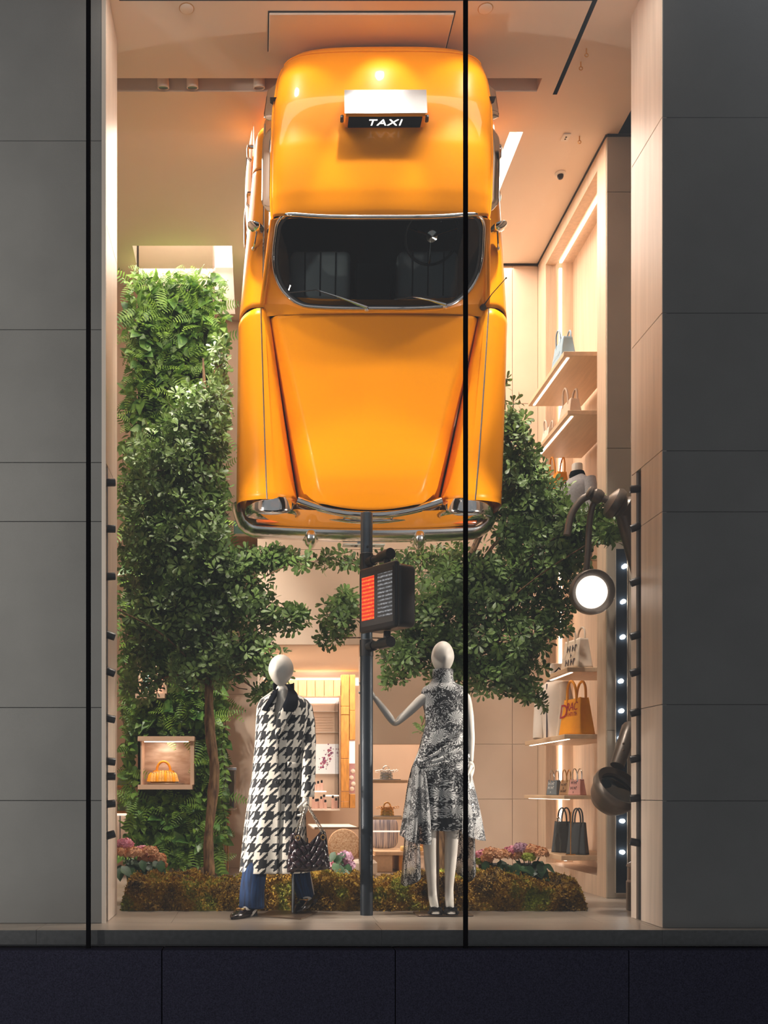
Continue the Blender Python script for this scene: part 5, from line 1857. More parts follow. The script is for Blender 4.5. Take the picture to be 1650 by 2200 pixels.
make_tree('broad crowned tree behind the floral dress mannequin', lobesR, trR, [.055, .052, .05, .048, .045, .04, .034, .026, .018, .010], [], 3300, 23)

# ---------------------------------------------------------------- planted pier (vertical garden) with two display boxes
YG = 9.95
GX0, GX1 = -1.22, -.40
gd = thing('vertical_garden', 'tall square pier covered in ferns, ivy and broad leaves', 'planted pier', (-.81, 10.2, 0))
MB().box(GX0 + .06, GX1 - .04, YG + .06, YG + .62, 0, CZ + .45).build('core', M['wall'], gd, False)
MB().box(GX0 + .055, GX1 - .035, YG + .03, YG + .06, .1, 5.75).build('moss_felt', pm('moss_felt', '#2e3b1c', .95, var=.4, scale=14), gd, False)
rg = np.random.default_rng(5)
boxes = [(302, 417, 1582, 1696), (296, 352, 1432, 1500)]
def clear_boxes(p, m=2):
    px = 553 + p[:, 0] * 2200 / p[:, 1]; py = 1700 - (p[:, 2] - CAMZ) * 2200 / p[:, 1]
    ok = np.ones(len(p), bool)
    for (a, b, c, d) in boxes:
        ok &= ~((px > a - 12) & (px < b + 12) & (py > c - 4) & (py < d + 10) & (p[:, 1] < 10.1))
    return ok
def garden_pts(n):
    x = rg.uniform(GX0, GX1, n); z = rg.uniform(.12, 5.86, n)
    y = YG - rg.uniform(0, .12, n)
    p = np.stack([x, y, z], 1)
    side = rg.random(n) < .22
    left = rg.random(n) < .5
    p[side, 0] = np.where(left[side], GX0 - rg.uniform(0, .08, side.sum()), GX1 + rg.uniform(0, .07, side.sum()))
    p[side, 1] = YG + rg.uniform(0, .5, side.sum())
    return p[clear_boxes(p)]
def spray(n, shape, mat, down, nm, singles=0, smin=.7, smax=1.3, cluster=0):
    p = garden_pts(n)
    n = len(p)
    d = rg.normal(0, .6, (n, 3)); d[:, 1] -= .55; d[:, 2] += down
    u = rg.normal(0, .35, (n, 3)); u[:, 1] -= .9; u[:, 2] += .5
    rot = orient(d, u); sc = rg.uniform(smin, smax, n)
    if singles:
        o = np.argsort(-sc + (p[:, 1] - YG))
        a, b = o[:singles], o[singles:]
        leaf_objects(shape, p[a], rot[a], sc[a], mat, gd)
        scatter_mesh(nm, shape, p[b], rot[b], sc[b], mat, gd)
    else:
        scatter_mesh(nm, shape, p, rot, sc, mat, gd)
spray(3300, leaf_shape(.085, .05, 'ovate'), M['leaf_wall'], -.35, 'ivy')
spray(1150, fern_shape(.20, .11), M['leaf_fern'], -.15, 'fern_fronds')
spray(1900, leaf_shape(.10, .035, 'lance'), M['leaf_fern'], -.2, 'lance_leaves')
spray(1000, leaf_shape(.13, .075, 'ovate'), M['leaf_broad'], -.4, 'broad_leaves', singles=280, smax=1.5)
# trailing strands on both edges
tr_ = MB()
sp_, sd2, su2 = [], [], []
for k in range(14):
    s = 1 if k % 2 else -1
    x = (GX1 + .06 if s > 0 else GX0 - .08) + rg.uniform(-.03, .06) * s
    z0 = rg.uniform(.9, 5.6); ln = rg.uniform(.4, 1.0)
    y = YG + rg.uniform(-.08, .2)
    pts = [(x + .02 * math.sin(i * .9 + k), y, max(.06, z0 - ln * i / 10)) for i in range(11)]
    tr_.tube(pts, .003, 4, cap=False)
    for i in range(11):
        for q in (-1, 1):
            sp_.append(pts[i]); sd2.append((q * .8, -.3, -.6 + rg.normal(0, .2))); su2.append((0, -1, .4))
tr_.build('vines', M['twig'], gd, kind='stuff')
sp_ = np.array(sp_); rot = orient(np.array(sd2), np.array(su2))
scatter_mesh('vine_leaves', leaf_shape(.065, .034, 'ovate'), sp_, rot, rg.uniform(.7, 1.2, len(sp_)), M['leaf_fern'], gd)

# display boxes let into the planting
M['boxwood'] = pm('pale_box', '#d3b39a', .55, var=.05, scale=6)
M['boxback'] = noise_mix('veined_onyx', '#b3947c', '#dcc4b0', 5, .4, (1, 1, 3), 'Object', 6)
def display_box(lab, x0, x1, y0, y1, full=True):
    Yf = 9.72
    a = P3(x0, y1, Yf); b = P3(x1, y0, Yf)
    t = thing('display_box', lab, 'display box', ((a.x + b.x) / 2, Yf + .15, a.z))
    wth = .022
    ye = YG + .028
    MB().box(a.x - .025, b.x + .01, Yf - .02, ye, a.z, a.z + .045).build('shelf', M['boxwood'], t, False)
    MB().box(a.x - .025, b.x + .03, Yf - .02, ye, b.z - .045, b.z).build('top', M['boxwood'], t, False)
    MB().box(a.x, a.x + wth * .6, Yf, ye, a.z + .045, b.z - .045).build('side_panel', M['boxwood'], t, False)
    MB().box(b.x - wth * .5, b.x + .025, Yf, ye, a.z + .045, b.z - .045).build('side_panel', M['boxwood'], t, False)
    MB().box(a.x, b.x, ye - .02, ye - .001, a.z + .045, b.z - .045).build('back_panel', M['boxback'], t, False)
    MB().box(a.x + .03, b.x - .03, Yf + .04, Yf + .055, b.z - .052, b.z - .0455).build('light_strip', M['led'], t, False)
    lamp('AREA', 'display_box_light', ((a.x + b.x) / 2, Yf + .08, b.z - .055), 1.3, WARM, ((a.x + b.x) / 2, Yf + .16, a.z), .14)
    return t, a, b, Yf
db1, ba, bb, Yf1 = display_box('lit display box holding the fringed yellow bag in the planting', 302, 411, 1582, 1696)
db2, ca, cb2, Yf2 = display_box('upper lit display box half hidden by tree leaves', 297, 352, 1418, 1500)

# ---------------------------------------------------------------- moss bank
YH0, YH1 = 7.17, 8.25
HX0, HX1 = -.955, 2.315
hd = thing('moss_bank', 'long low bank of brown and green moss behind the mannequins', 'moss bank', ((HX0 + HX1) / 2, 7.7, 0))
def mossmat():
    m, t, b = nt('moss')
    geo = t.nodes.new('ShaderNodeNewGeometry')
    n = t.nodes.new('ShaderNodeTexNoise'); n.inputs['Scale'].default_value = 4.5; n.inputs['Detail'].default_value = 6
    t.links.new(geo.outputs['Position'], n.inputs['Vector'])
    w = t.nodes.new('ShaderNodeTexNoise'); w.inputs['Scale'].default_value = 60
    t.links.new(geo.outputs['Position'], w.inputs['Vector'])
    f = N(t, 'ADD', N(t, 'MULTIPLY', n.outputs['Fac'], .8), N(t, 'MULTIPLY', w.outputs['Fac'], .25))
    r = t.nodes.new('ShaderNodeValToRGB')
    cr = r.color_ramp
    cr.elements[0].position = .36; cr.elements[0].color = lin('#4c3a24')
    cr.elements[1].position = .72; cr.elements[1].color = lin('#aab63e')
    e = cr.elements.new(.46); e.color = lin('#85682e')
    e = cr.elements.new(.54); e.color = lin('#b98f30')
    e = cr.elements.new(.62); e.color = lin('#8f9034')
    t.links.new(f, r.inputs[0]); t.links.new(r.outputs[0], b.inputs['Base Color'])
    b.inputs['Roughness'].default_value = .95
    return m
M['moss'] = mossmat()
def moss_pt(a, b):
    x = HX0 + (HX1 - HX0) * a
    top = .205 + .03 * math.sin(x * 5.1) + .02 * math.sin(x * 11 + 1)
    # profile: up the front, over the top, down at the back
    if b < .35:
        k = b / .35; y = YH0 + .02 + .05 * k; z = top * .92 * k
    elif b < .45:
        k = (b - .35) / .10; y = YH0 + .07 + .10 * k; z = top * (.92 + .08 * math.sin(k * PI / 2))
    else:
        k = (b - .45) / .55; y = YH0 + .17 + (YH1 - YH0 - .2) * k; z = top * (1 - .25 * k * k)
    e = min(1, min(a, 1 - a) / .02)
    y += .025 * math.sin(x * 17) * math.sin(b * 9) * e
    return Vector((x, y, max(0.001, z * (e ** .5) if e < 1 else z)))
MB().grid(moss_pt, 160, 40).build('moss_body', M['moss'], hd)
rg = np.random.default_rng(31)
n = 42000
a = rg.random(n); b = rg.random(n) ** .8 * .98
pp = np.array([moss_pt(x, y) for x, y in zip(a, b)])
nrm = np.zeros((n, 3)); fr = b < .36
nrm[fr] = [0, -1, .25]; nrm[~fr] = [0, -.25, 1]
lump = .022 * (np.sin(pp[:, 0] * 23) * np.sin(pp[:, 2] * 31 + pp[:, 0] * 7) + np.sin(pp[:, 0] * 51 + 2) * .5)
pp = pp + nrm * (rg.random(n) * .020 + np.maximum(-.01, lump))[:, None]
d = nrm + rg.normal(0, .7, (n, 3))
u = nrm + rg.normal(0, .5, (n, 3))
tuft = (np.array([(-.004, 0, 0), (.004, 0, 0), (.006, .010, .002), (0, .019, 0), (-.006, .010, .002)]), [(0, 1, 2, 3, 4)])
pp[:, 2] = np.maximum(pp[:, 2], .004)
pp[:, 1] = np.maximum(pp[:, 1], YH0 - .01)
scatter_mesh('moss_tufts', tuft, pp, orient(d, u), rg.uniform(.7, 1.5, n), M['moss'], hd)
# wispy sprigs along the top
n = 900
a = rg.random(n); b = .4 + .3 * rg.random(n)
pp = np.array([moss_pt(x, y) for x, y in zip(a, b)])
sprig = (np.array([(-.0012, 0, 0), (.0012, 0, 0), (.001, .05, 0), (-.001, .05, 0), (-.006, .048, .002), (.006, .052, 0), (.004, .062, 0), (-.005, .06, 0)]), [(0, 1, 2, 3), (4, 5, 6, 7)])
d = np.tile([0, -.1, 1.0], (n, 1)) + rg.normal(0, .35, (n, 3))
scatter_mesh('moss_sprigs', sprig, pp, orient(d, rg.normal(0, 1, (n, 3))), rg.uniform(.4, 1.1, n), M['moss'], hd)

# ---------------------------------------------------------------- hydrangeas
M['petal_pink'] = leafmat('pink_petal', '#ffbccb', '#e0889f', .6, .12)
M['petal_peach'] = leafmat('peach_petal', '#ffcfa6', '#e6a46c', .6, .12)
M['petal_green'] = leafmat('lime_petal', '#d0d860', '#a4b040', .6, .12)
M['petal_mauve'] = leafmat('mauve_petal', '#e0b4c8', '#b0889e', .6, .12)
petal = (np.array([(0, 0, 0), (.008, .006, .003), (.008, .015, .002), (0, .020, 0), (-.008, .015, .002), (-.008, .006, .003)]), [(0, 1, 2, 3), (0, 3, 4, 5)])
def hydrangea(lab, heads, leaves, Y, seed, base):
    rg = np.random.default_rng(seed)
    t = thing('hydrangea', lab, 'hydrangea', base, group=None)
    bz = Vector(base)
    for (px, py, r, mat) in heads:
        c = np.array(P3(px, py, Y + rg.uniform(-.05, .08)))
        R = r * Y / 2200
        n = 260
        d = rg.normal(0, 1, (n, 3)); d /= np.linalg.norm(d, axis=1, keepdims=True); d[:, 2] = np.abs(d[:, 2]) * .9 - .25
        d /= np.linalg.norm(d, axis=1, keepdims=True)
        p = c + d * np.array([R, R, R * .75]) * .86
        tang = np.cross(d, rg.normal(0, 1, (n, 3)))
        scatter_mesh('flower_head', petal, p, orient(tang + d * .25, d), rg.uniform(.8, 1.25, n), M[mat], t, None)
        MB().tube([tuple(c), tuple(Vector(c).lerp(Vector((bz.x, bz.y, bz.z)), .9))], .004, 5).build('stem', M['leaf_hyd'], t)
    sh = leaf_shape(.11, .07, 'ovate', .12)
    P_, D_, U_ = [], [], []
    for (px, py, ang) in leaves:
        P_.append(np.array(P3(px, py, Y + rg.uniform(-.08, .06))))
        D_.append([math.cos(ang), -.45 + rg.normal(0, .2), math.sin(ang) * .8]); U_.append([0, -.6, .9])
    P_ = np.array(P_)
    leaf_objects(sh, P_, orient(np.array(D_, float), np.array(U_, float)), rg.uniform(.75, 1.15, len(P_)), M['leaf_hyd'], t)
    MB().lathe([(.085, 0), (.11, .10), (.115, .13), (.10, .13), (.09, .11), (0, .11)], 22, Matrix.Translation(base)).build('pot', M['black'], t)
def lv(x0, x1, y0, y1, n, seed):
    rg = np.random.default_rng(seed)
    return [(rg.uniform(x0, x1), rg.uniform(y0, y1), rg.uniform(-2.6, -.5)) for _ in range(n)]
hb = P3(300, 1860, 7.75); hb.z = .16
hydrangea('peach and pink hydrangea in the mossy corner below the planted pier', [(268, 1815, 20, 'petal_pink'), (262, 1832, 20, 'petal_peach'), (288, 1835, 20, 'petal_peach'), (304, 1830, 18, 'petal_pink'), (322, 1832, 20, 'petal_peach'), (340, 1845, 18, 'petal_peach'), (312, 1846, 16, 'petal_peach'), (346, 1858, 13, 'petal_peach')],
          lv(255, 350, 1845, 1870, 26, 1), 7.6, 41, hb)
hb = P3(730, 1870, 7.75); hb.z = .16
hydrangea('mauve hydrangea beside the quilted bag', [(742, 1842, 17, 'petal_mauve'), (725, 1852, 16, 'petal_peach'), (748, 1860, 15, 'petal_mauve'), (712, 1862, 13, 'petal_pink'), (735, 1868, 14, 'petal_mauve')],
          lv(712, 755, 1828, 1872, 14, 2), 7.6, 42, hb)
for i, (xc, lab, hs_) in enumerate(((1060, 'hydrangea with pink heads next to the hanging dress drape', [(1035, 1838, 15, 'petal_pink'), (1056, 1834, 17, 'petal_peach'), (1078, 1838, 18, 'petal_peach'), (1046, 1845, 13, 'petal_peach'), (1030, 1850, 10, 'petal_green')]),
                                    (1135, 'hydrangea with a lime head toward the shelf wall', [(1098, 1832, 18, 'petal_pink'), (1120, 1824, 17, 'petal_mauve'), (1142, 1828, 18, 'petal_peach'), (1162, 1834, 17, 'petal_peach'), (1136, 1842, 14, 'petal_green'), (1112, 1840, 14, 'petal_peach')]))):
    hb = P3(xc, 1870, 7.75); hb.z = .16
    hydrangea(lab, hs_, lv(xc - 36, xc + 38, 1848, 1880, 24, 5 + i), 7.6, 50 + i, hb)
# ================================================================ shelves and goods
M['shelfwood'] = pm('shelf_maple', '#e0c2a0', .45, var=.08, scale=5, stretch=(6, .6, 6))
def bagmat(n, h, rough=.6):
    return pm(n, h, rough, var=.04, scale=20, bump=.04, bscale=200)

def shelf(lab, zt, x0, x1, y0, y1, th=.038, led=True):
    t = thing('wall_shelf', lab, 'shelf', ((x0 + x1) / 2, (y0 + y1) / 2, zt - th), group='maple shelves in the lit wall niche')
    MB().bbox(x0, x1, y0, y1, zt - th, zt, .003, 1).build('board', M['shelfwood'], t, False)
    if led:
        MB().box(x0 + .035, x0 + .055, y0 + .03, y1 - .03, zt - th - .004, zt - th + .002).build('led_strip', M['led'], t, False)
    return t
S1 = shelf('highest maple shelf, carrying the blue tote', 4.427, 2.497, 2.99, 8.35, 9.44)
S2 = shelf('maple shelf carrying the beige tote, second from the top', 3.948, 2.53, 2.99, 8.35, 9.44)
S3 = shelf('maple shelf carrying the cream tote above the lamp-side jacket', 1.852, 2.527, 2.99, 8.35, 9.0)
S4 = shelf('maple shelf carrying the yellow tote', 1.303, 2.487, 2.99, 8.30, 9.52)
S5 = shelf('maple shelf carrying three small totes', -.02 + CAMZ - .84 + .0 + .82, 2.487, 2.99, 8.30, 9.55) if False else None
S5z = CAMZ + (1700 - 1709) * 8.4 / 2200
S5 = shelf('maple shelf carrying three small totes', S5z, 2.487, 2.99, 8.30, 9.55, .03)
S6z = CAMZ + (1700 - 1838) * 8.45 / 2200
S6 = shelf('lowest maple shelf, carrying the two black totes', S6z, 2.50, 2.99, 8.42, 9.45, .04)

def tote(lab, c, w, d, h, hexc, hh, grp, rot=0.0, handle=None, hr=.007, text=None, tcol=None, stripe=None, taper=.82, mat=None):
    """open tote: w along local x (its broad face looks along -y), d deep, h high, two loop handles"""
    t = thing('tote_bag', lab, 'bag', c, grp, rot=(0, 0, rot), local=True)
    m = mat or bagmat('tote_' + hexc.strip('#'), hexc)
    mb = MB()
    def fn(a, b):
        # rounded rectangle ring, sides pinched in towards the top
        th = 2 * PI * a
        k = 1 - (1 - taper) * b
        cx, sx = math.cos(th), math.sin(th)
        x = w / 2 * k * math.copysign(abs(cx) ** .22, cx)
        y = d / 2 * (1 - .45 * b) * math.copysign(abs(sx) ** .22, sx)
        side = abs(cx) ** 6
        x -= math.copysign(.06 * w * side * math.sin(PI * min(1, b)) * (1 - abs(sx) ** .5), cx)
        return Vector((x, y, h * b + .004 * math.sin(th * 3 + b * 4) * b))
    mb.grid(fn, 48, 14, closeu=True)
    mb.grid(lambda a, b: Vector(((2 * a - 1) * w / 2 * .96, (2 * b - 1) * d / 2 * .9, .006)), 2, 2)
    o = mb.build('bag_body', m, t)
    o.modifiers.new('thickness', 'SOLIDIFY').thickness = .004
    hm = handle or m
    for s in (-1, 1):
        y = s * d / 2 * .55
        pts = [(-w * .2, y, h * .86)] + [(-w * .2 * math.cos(a) , y + s * .008 * math.sin(a), h + hh * math.sin(a) ** .8) for a in np.linspace(0.12, PI - .12, 13)] + [(w * .2, y, h * .86)]
        MB().tube(pts, hr, 7).build('handle', hm, t)
    if stripe:
        for (x0, x1, z0, z1, mm) in stripe:
            MB().box(x0 * w, x1 * w, -d / 2 - .003, -d / 2 * .62, z0 * h, z1 * h).build('print_panel', mm, t, False)
    if text:
        for (s_, size, x, z, sh) in text:
            k = z / h
            R_ = Matrix.Translation((x, -d / 2 * (1 - .45 * k) - .004, z)) @ Matrix.Rotation(PI / 2 - math.atan(d / 2 * .45 / h), 4, 'X')
            if s_[0] == '#':       # unreadable small print: short strokes
                mk = MB()
                for q in range(len(s_)):
                    x0 = (q - len(s_) / 2) * size * .62
                    mk.box(x0, x0 + size * .16, -size * .38, size * .38, 0, .0008, R_)
                    if q % 3 != 1:
                        mk.box(x0 + size * .16, x0 + size * .45, size * (.22 if q % 2 else -.06), size * (.38 if q % 2 else .10), 0, .0008, R_)
                mk.build('print_mark', tcol, t, False)
                continue
            tm = text_mesh(s_, size, .0006, spacing=.9, shear=sh)
            tm.materials.append(tcol)
            to = bpy.data.objects.new('lettering', tm)
            COL.objects.link(to); to.parent = t
            k = z / h
            to.matrix_local = Matrix.Translation((x, -d / 2 * (1 - .45 * k) - .004, z)) @ Matrix.Rotation(PI / 2 - math.atan(d / 2 * .45 / h), 4, 'X')
    return t
M['ink'] = pm('dark_ink', '#3a3540', .7)
M['red_ink'] = pm('red_ink', '#a5232e', .7)
M['pale_ink'] = pm('pale_ink', '#d9dfdf', .7)
SG = 'totes on the wall shelves'
# broad faces look towards the shop (-x) with a corner to the street
def onshelf(x, y, z):
    return (x, y, z + .001)
ry = -PI / 2 + .08
tote('pale blue tote on the highest wall shelf', onshelf(2.60, 8.70, 4.427), .34, .15, .22, '#8fb0c6', .10, SG, ry - .1, text=[('#########', .04, .0, .10, 0)], tcol=bagmat('blue_print', '#b7cad6'))
tote('beige tote with tall handles on the second wall shelf', onshelf(2.65, 8.68, 3.948), .28, .14, .18, '#d8c2ae', .12, SG, ry, hr=.009)
tote('small clear tote at the far end of the second wall shelf', onshelf(2.60, 9.15, 3.948), .18, .09, .12, '#e8ddd2', .08, SG, ry)
tote('cream tote with dark print on the jacket shelf', onshelf(2.655, 8.52, 1.852), .32, .15, .245, '#e2d0bd', .105, SG, ry + .1, text=[('####', .07, .03, .17, 0), ('#', .05, .03, .11, 0), ('####', .07, .03, .055, 0)], tcol=M['ink'], hr=.009)
tote('bright yellow tote with red lettering', onshelf(2.655, 8.52, 1.303), .38, .15, .305, '#f2a010', .145, SG, ry + .12, text=[('D', .17, -.115, .20, .05), ('RAC', .10, .02, .235, .05), ('#######', .045, .02, .175, 0)], tcol=M['red_ink'], hr=.011, taper=.74)
M['graytote'] = bagmat('slate_tote', '#6d7880')
tote('small slate tote, farthest of three on a shelf', onshelf(2.64, 9.10, S5z), .15, .08, .130, '#6d7880', .09, SG, ry + .3, handle=M['chrome'], hr=.005, text=[('####', .034, .0, .10, 0), ('####', .034, .0, .065, 0), ('#', .022, .0, .025, 0)], tcol=M['pale_ink'])
tote('small tan tote, middle of three on a shelf', onshelf(2.67, 8.84, S5z), .14, .07, .128, '#d9b794', .09, SG, ry + .3, handle=M['gold'], hr=.005, text=[('####', .03, .0, .09, 0), ('#', .03, .0, .06, 0), ('####', .03, .0, .035, 0)], tcol=M['ink'])
tote('small pink tote, closest of three on a shelf', onshelf(2.68, 8.58, S5z), .15, .08, .132, '#e3aaa2', .09, SG, ry + .35, handle=M['chrome'], hr=.005, text=[('####', .032, .0, .105, 0), ('####', .032, .0, .06, 0), ('#', .022, .0, .025, 0)], tcol=M['ink'])
tote('black tote with plain front on the lowest shelf', onshelf(2.69, 8.60, S6z), .17, .11, .265, '#4d545a', .12, SG, ry + .9, taper=.76)
tote('black tote behind a hanging charm on the lowest shelf', onshelf(2.66, 8.88, S6z), .20, .11, .265, '#484f56', .12, SG, ry + .7, taper=.78)
# charm hanging on the far black tote
cx_, cy_ = 2.585, 8.80
ch = thing('bag_charm', 'dark leather key charm with silver rings hanging on a black tote', 'charm', (cx_, cy_, S6z + .01))
MB().tube([(cx_ + .016 * math.cos(a), cy_, S6z + .285 + .02 * math.sin(a)) for a in np.linspace(0, 2 * PI, 17)[:-1]], .005, 6, closed=True).build('ring', M['chrome'], ch)
MB().bbox(cx_ - .020, cx_ + .020, cy_ - .008, cy_ + .008, S6z + .17, S6z + .265, .006, 2).build('pouch', M['graytote'], ch)
for dx in (-.014, .010):
    MB().tube([(cx_ + dx, cy_, S6z + .175), (cx_ + dx * 2.2, cy_ - .008, S6z + .09), (cx_ + dx * 1.8, cy_, S6z + .012)], [.010, .011, .008], 8).build('tassel', M['graytote'], ch)
tp = thing('tan_strap', 'thin tan strap standing before the plain black tote', 'strap', (2.60, 8.50, S6z + .001))
MB().tube([(2.60, 8.50, S6z + .004), (2.60, 8.50, S6z + .15), (2.605, 8.505, S6z + .36)], .004, 6).build('cord', M['oak'], tp)
MB().tube([(2.56, 8.50, S6z + .004), (2.64, 8.50, S6z + .004)], .004, 6).build('foot', M['oak'], tp)

# little sandals beside the cream tote
sd = thing('sandal', 'single strapped sandal leaning beside the cream tote', 'shoe', (2.60, 8.86, 1.853))
MB().bbox(2.56, 2.64, 8.78, 8.96, 1.853, 1.862, .003, 1).build('sole', M['black'], sd)
MB().tube([(2.56, 8.84, 1.86), (2.60, 8.83, 1.905), (2.64, 8.84, 1.86)], .006, 6).build('strap', M['navy'], sd)
bx = thing('shoe_box', 'small pale open box on the jacket shelf', 'box', (2.62, 8.94, 1.853))
MB().bbox(2.57, 2.69, 8.97, 8.99, 1.853, 1.96, .003, 1).build('lid', M['white'], bx)

# bust with the grey jacket, white jacket on a stand, orange bag behind leaves
def bust(lab, c, hgt, wid, mat, collar, rot=0.0, nm='jacket_bust'):
    t = thing(nm, lab, 'bust form', c, rot=(0, 0, rot), local=True)
    prof = [(.0, .86), (.15, .92), (.45, .98), (.62, 1.05), (.78, 1.08), (.88, .98), (.95, .62), (1.0, .34)]
    mb = MB()
    def fn(a, b):
        th = 2 * PI * a
        w = wid / 2 * interp(b, *zip(*prof))
        d = w * (.62 + .1 * math.sin(b * 3))
        return Vector((w * math.cos(th), d * math.sin(th), hgt * b)) * 1.0
    mb.grid(fn, 30, 24, closeu=True)
    o = mb.build('jacket', mat, t)
    for s in (-1, 1):
        MB().tube([(s * wid * .46, 0, hgt * .90), (s * wid * .62, -.01, hgt * .62), (s * wid * .60, -.04, hgt * .25), (s * wid * .56, -.06, hgt * .02)], [.05, .058, .05, .045], 12).build('sleeve', mat, t)
    MB().tube([(0, -wid * .34, hgt * k) for k in (.02, .3, .6, .9)], .006, 6).build('placket', collar, o)
    MB().lathe([(.062, hgt * .95), (.066, hgt * 1.0), (.055, hgt * 1.04), (.05, hgt * 1.03)], 18).build('collar', collar, t)
    MB().lathe([(.048, hgt * .97), (.044, hgt * 1.12), (.04, hgt * 1.13), (0, hgt * 1.13)], 18).build('neck', M['skin'], t)
    return t
M['greywool'] = pm('grey_melange_wool', '#9a9aa0', .9, var=.12, scale=60)
M['whitecloth'] = pm('white_cloth', '#e3d8cd', .85, var=.03, scale=8)
bust('grey jacket on a headless bust in the lit wall niche', (2.67, 8.55, 2.76), .72, .34, M['greywool'], M['navy'], -1.2)
bst = thing('bust_plinth', 'maple block carrying the grey jacket bust', 'plinth', (2.70, 8.55, 2.72))
MB().bbox(2.47, 3.015, 8.36, 8.74, 2.72, 2.758, .004, 1).build('block', M['shelfwood'], bst, False)
bust('white buttoned jacket on a bust behind the yellow tote', (2.64, 9.10, 1.303), .54, .26, M['whitecloth'], M['ink'], -1.1)
tote('orange tote half hidden behind tree leaves', onshelf(2.68, 9.15, 3.36), .30, .16, .30, '#f09a14', .16, SG, ry)
op = thing('bag_plinth', 'maple block under the orange tote behind leaves', 'plinth', (2.75, 9.1, 3.32))
MB().bbox(2.52, 3.015, 8.95, 9.4, 3.32, 3.358, .004, 1).build('block', M['shelfwood'], op, False)

# ================================================================ street lamp with two lanterns, mostly behind the wooden reveal
M['lampdark'] = pm('bronze_black_iron', '#6a5f55', .34, .35, var=.15, scale=6)
XL, YL = 2.80, 7.22
lp = thing('street_lamp', 'dark iron street lamp post with arching arm and round lanterns', 'street lamp', (XL, YL, 0))
mt = Matrix.Translation((XL, YL, 0))
MB().lathe([(.19, 0), (.19, .20), (.178, .215), (.178, .30), (.19, .31), (.185, .325), (.12, .36), (.09, .40), (.10, .43), (.13, .46), (.10, .49), (.07, .52), (.06, .6)], 26, mt).build('base', M['lampdark'], lp)
MB().lathe([(.06, .55), (.055, 2.5), (0, 2.5)], 18, mt).build('post', M['lampdark'], lp)
def A_(px, py, Y):
    return P3(px, py, Y)
root = Vector((XL, YL, 2.02))
p1 = A_(1340, 1092, 7.22); p2 = A_(1310, 1076, 7.22); p3 = A_(1278, 1064, 7.25); p4 = A_(1252, 1072, 7.28); p5 = A_(1228, 1105, 7.30); p6 = A_(1218, 1150, 7.30)
ax = (p2 - p1).normalized()
MB().tube([root, p1 + ax * .01], .062, 18).build('arm_boss', M['lampdark'], lp)
def along(a, d, prof, name):
    MB().lathe(prof, 24, frame_mtx(a, d.orthogonal(), d)).build(name, M['lampdark'], lp)
along(p1 - ax * .03, ax, [(.07, -.02), (.085, 0), (.09, .03), (.075, .05), (.078, .06), (.105, .075), (.112, .10), (.10, .13), (.06, .15), (.035, .16)], 'arm_cup')
MB().tube([p2 - ax * .02, p3], .026, 14).build('arm', M['lampdark'], lp)
along(p3 - ax * .04, ax, [(.03, -.02), (.044, -.01), (.052, .02), (.046, .05), (.03, .06), (.044, .075), (.040, .095), (.03, .10)], 'arm_ring')
MB().tube([tuple(q) for q in catmull(np.array([tuple(p3), tuple(p4), tuple(p5), tuple(p6)]), 18)], .026, 12).build('arm', M['lampdark'], lp)
p7 = A_(1272, 1092, 7.3); p8 = A_(1266, 1130, 7.3); p9 = A_(1262, 1200, 7.32); p10 = A_(1258, 1236, 7.34)
MB().tube([tuple(q) for q in catmull(np.array([tuple(p3 + Vector((.02, .02, -.02))), tuple(p7), tuple(p8), tuple(p9), tuple(p10)]), 22)], .022, 12).build('arm', M['lampdark'], lp)
def lantern(c, face, R, lit, nm):
    """round cast lantern: drum, rim and glass, looking along face"""
    f = face.normalized()
    mt = frame_mtx(c, f.orthogonal(), f)
    o = MB().lathe([(0, -.19), (R * .35, -.185), (R * .62, -.16), (R * .80, -.11), (R * .9, -.05), (R * 1.0, -.02), (R * 1.0, .02), (R * .96, .035), (R * .76, .012), (R * .72, -.01)], 40, mt).build(nm, M['lampdark'], lp)
    MB().lathe([(0, .004), (R * .3, .002), (R * .735, -.008)], 36, mt).build('lens', lit, o)
    return o
M['lamplit'] = emat('lit_lamp_glass', '#fff0e2', 1.35)
M['lampoff'] = pm('unlit_lamp_glass', '#20282a', .05, .2, coat=1.0)
cL = A_(1272, 1272, 7.2)
lantern(cL, Vector((.03, -1, -.10)), .158, M['lamplit'], 'lit_lantern')
MB().tube([p10, cL + Vector((-.02, .15, .10))], .03, 12).build('lantern_neck', M['lampdark'], lp)
lamp('SPOT', 'lantern_glow', tuple(cL + Vector((0, -.05, 0))), 8, NEUT, tuple(cL + Vector((-.5, -1, -.2))), .14, spot=80)
cU = A_(1328, 1694, 7.0)
fU = Vector((.30, -.62, .62))
# the lower lantern is seen from its dark glass side, hung on a stout neck
o2 = lantern(cU, fU, .178, M['lampoff'], 'unlit_lantern')
nk = A_(1347, 1580, 7.1)
mbn = MB(); mbn.tube([nk + Vector((.05, .08, .05)), nk, A_(1326, 1645, 7.02)], [.06, .052, .048], 12)
mbn.build('lantern_neck', M['lampdark'], lp)
for py in (1598, 1612):
    MB().lathe([(.008, 0), (.008, .006), (0, .008)], 8, frame_mtx(A_(1337, py, 7.0) + Vector((0, -.02, 0)), (1, 0, 0), (0, -1, 0))).build('rivet', M['bronze'], o2)
MB().tube([Vector((XL, YL, 1.25)), nk + Vector((.05, .08, .05))], .05, 12).build('arm', M['lampdark'], lp)
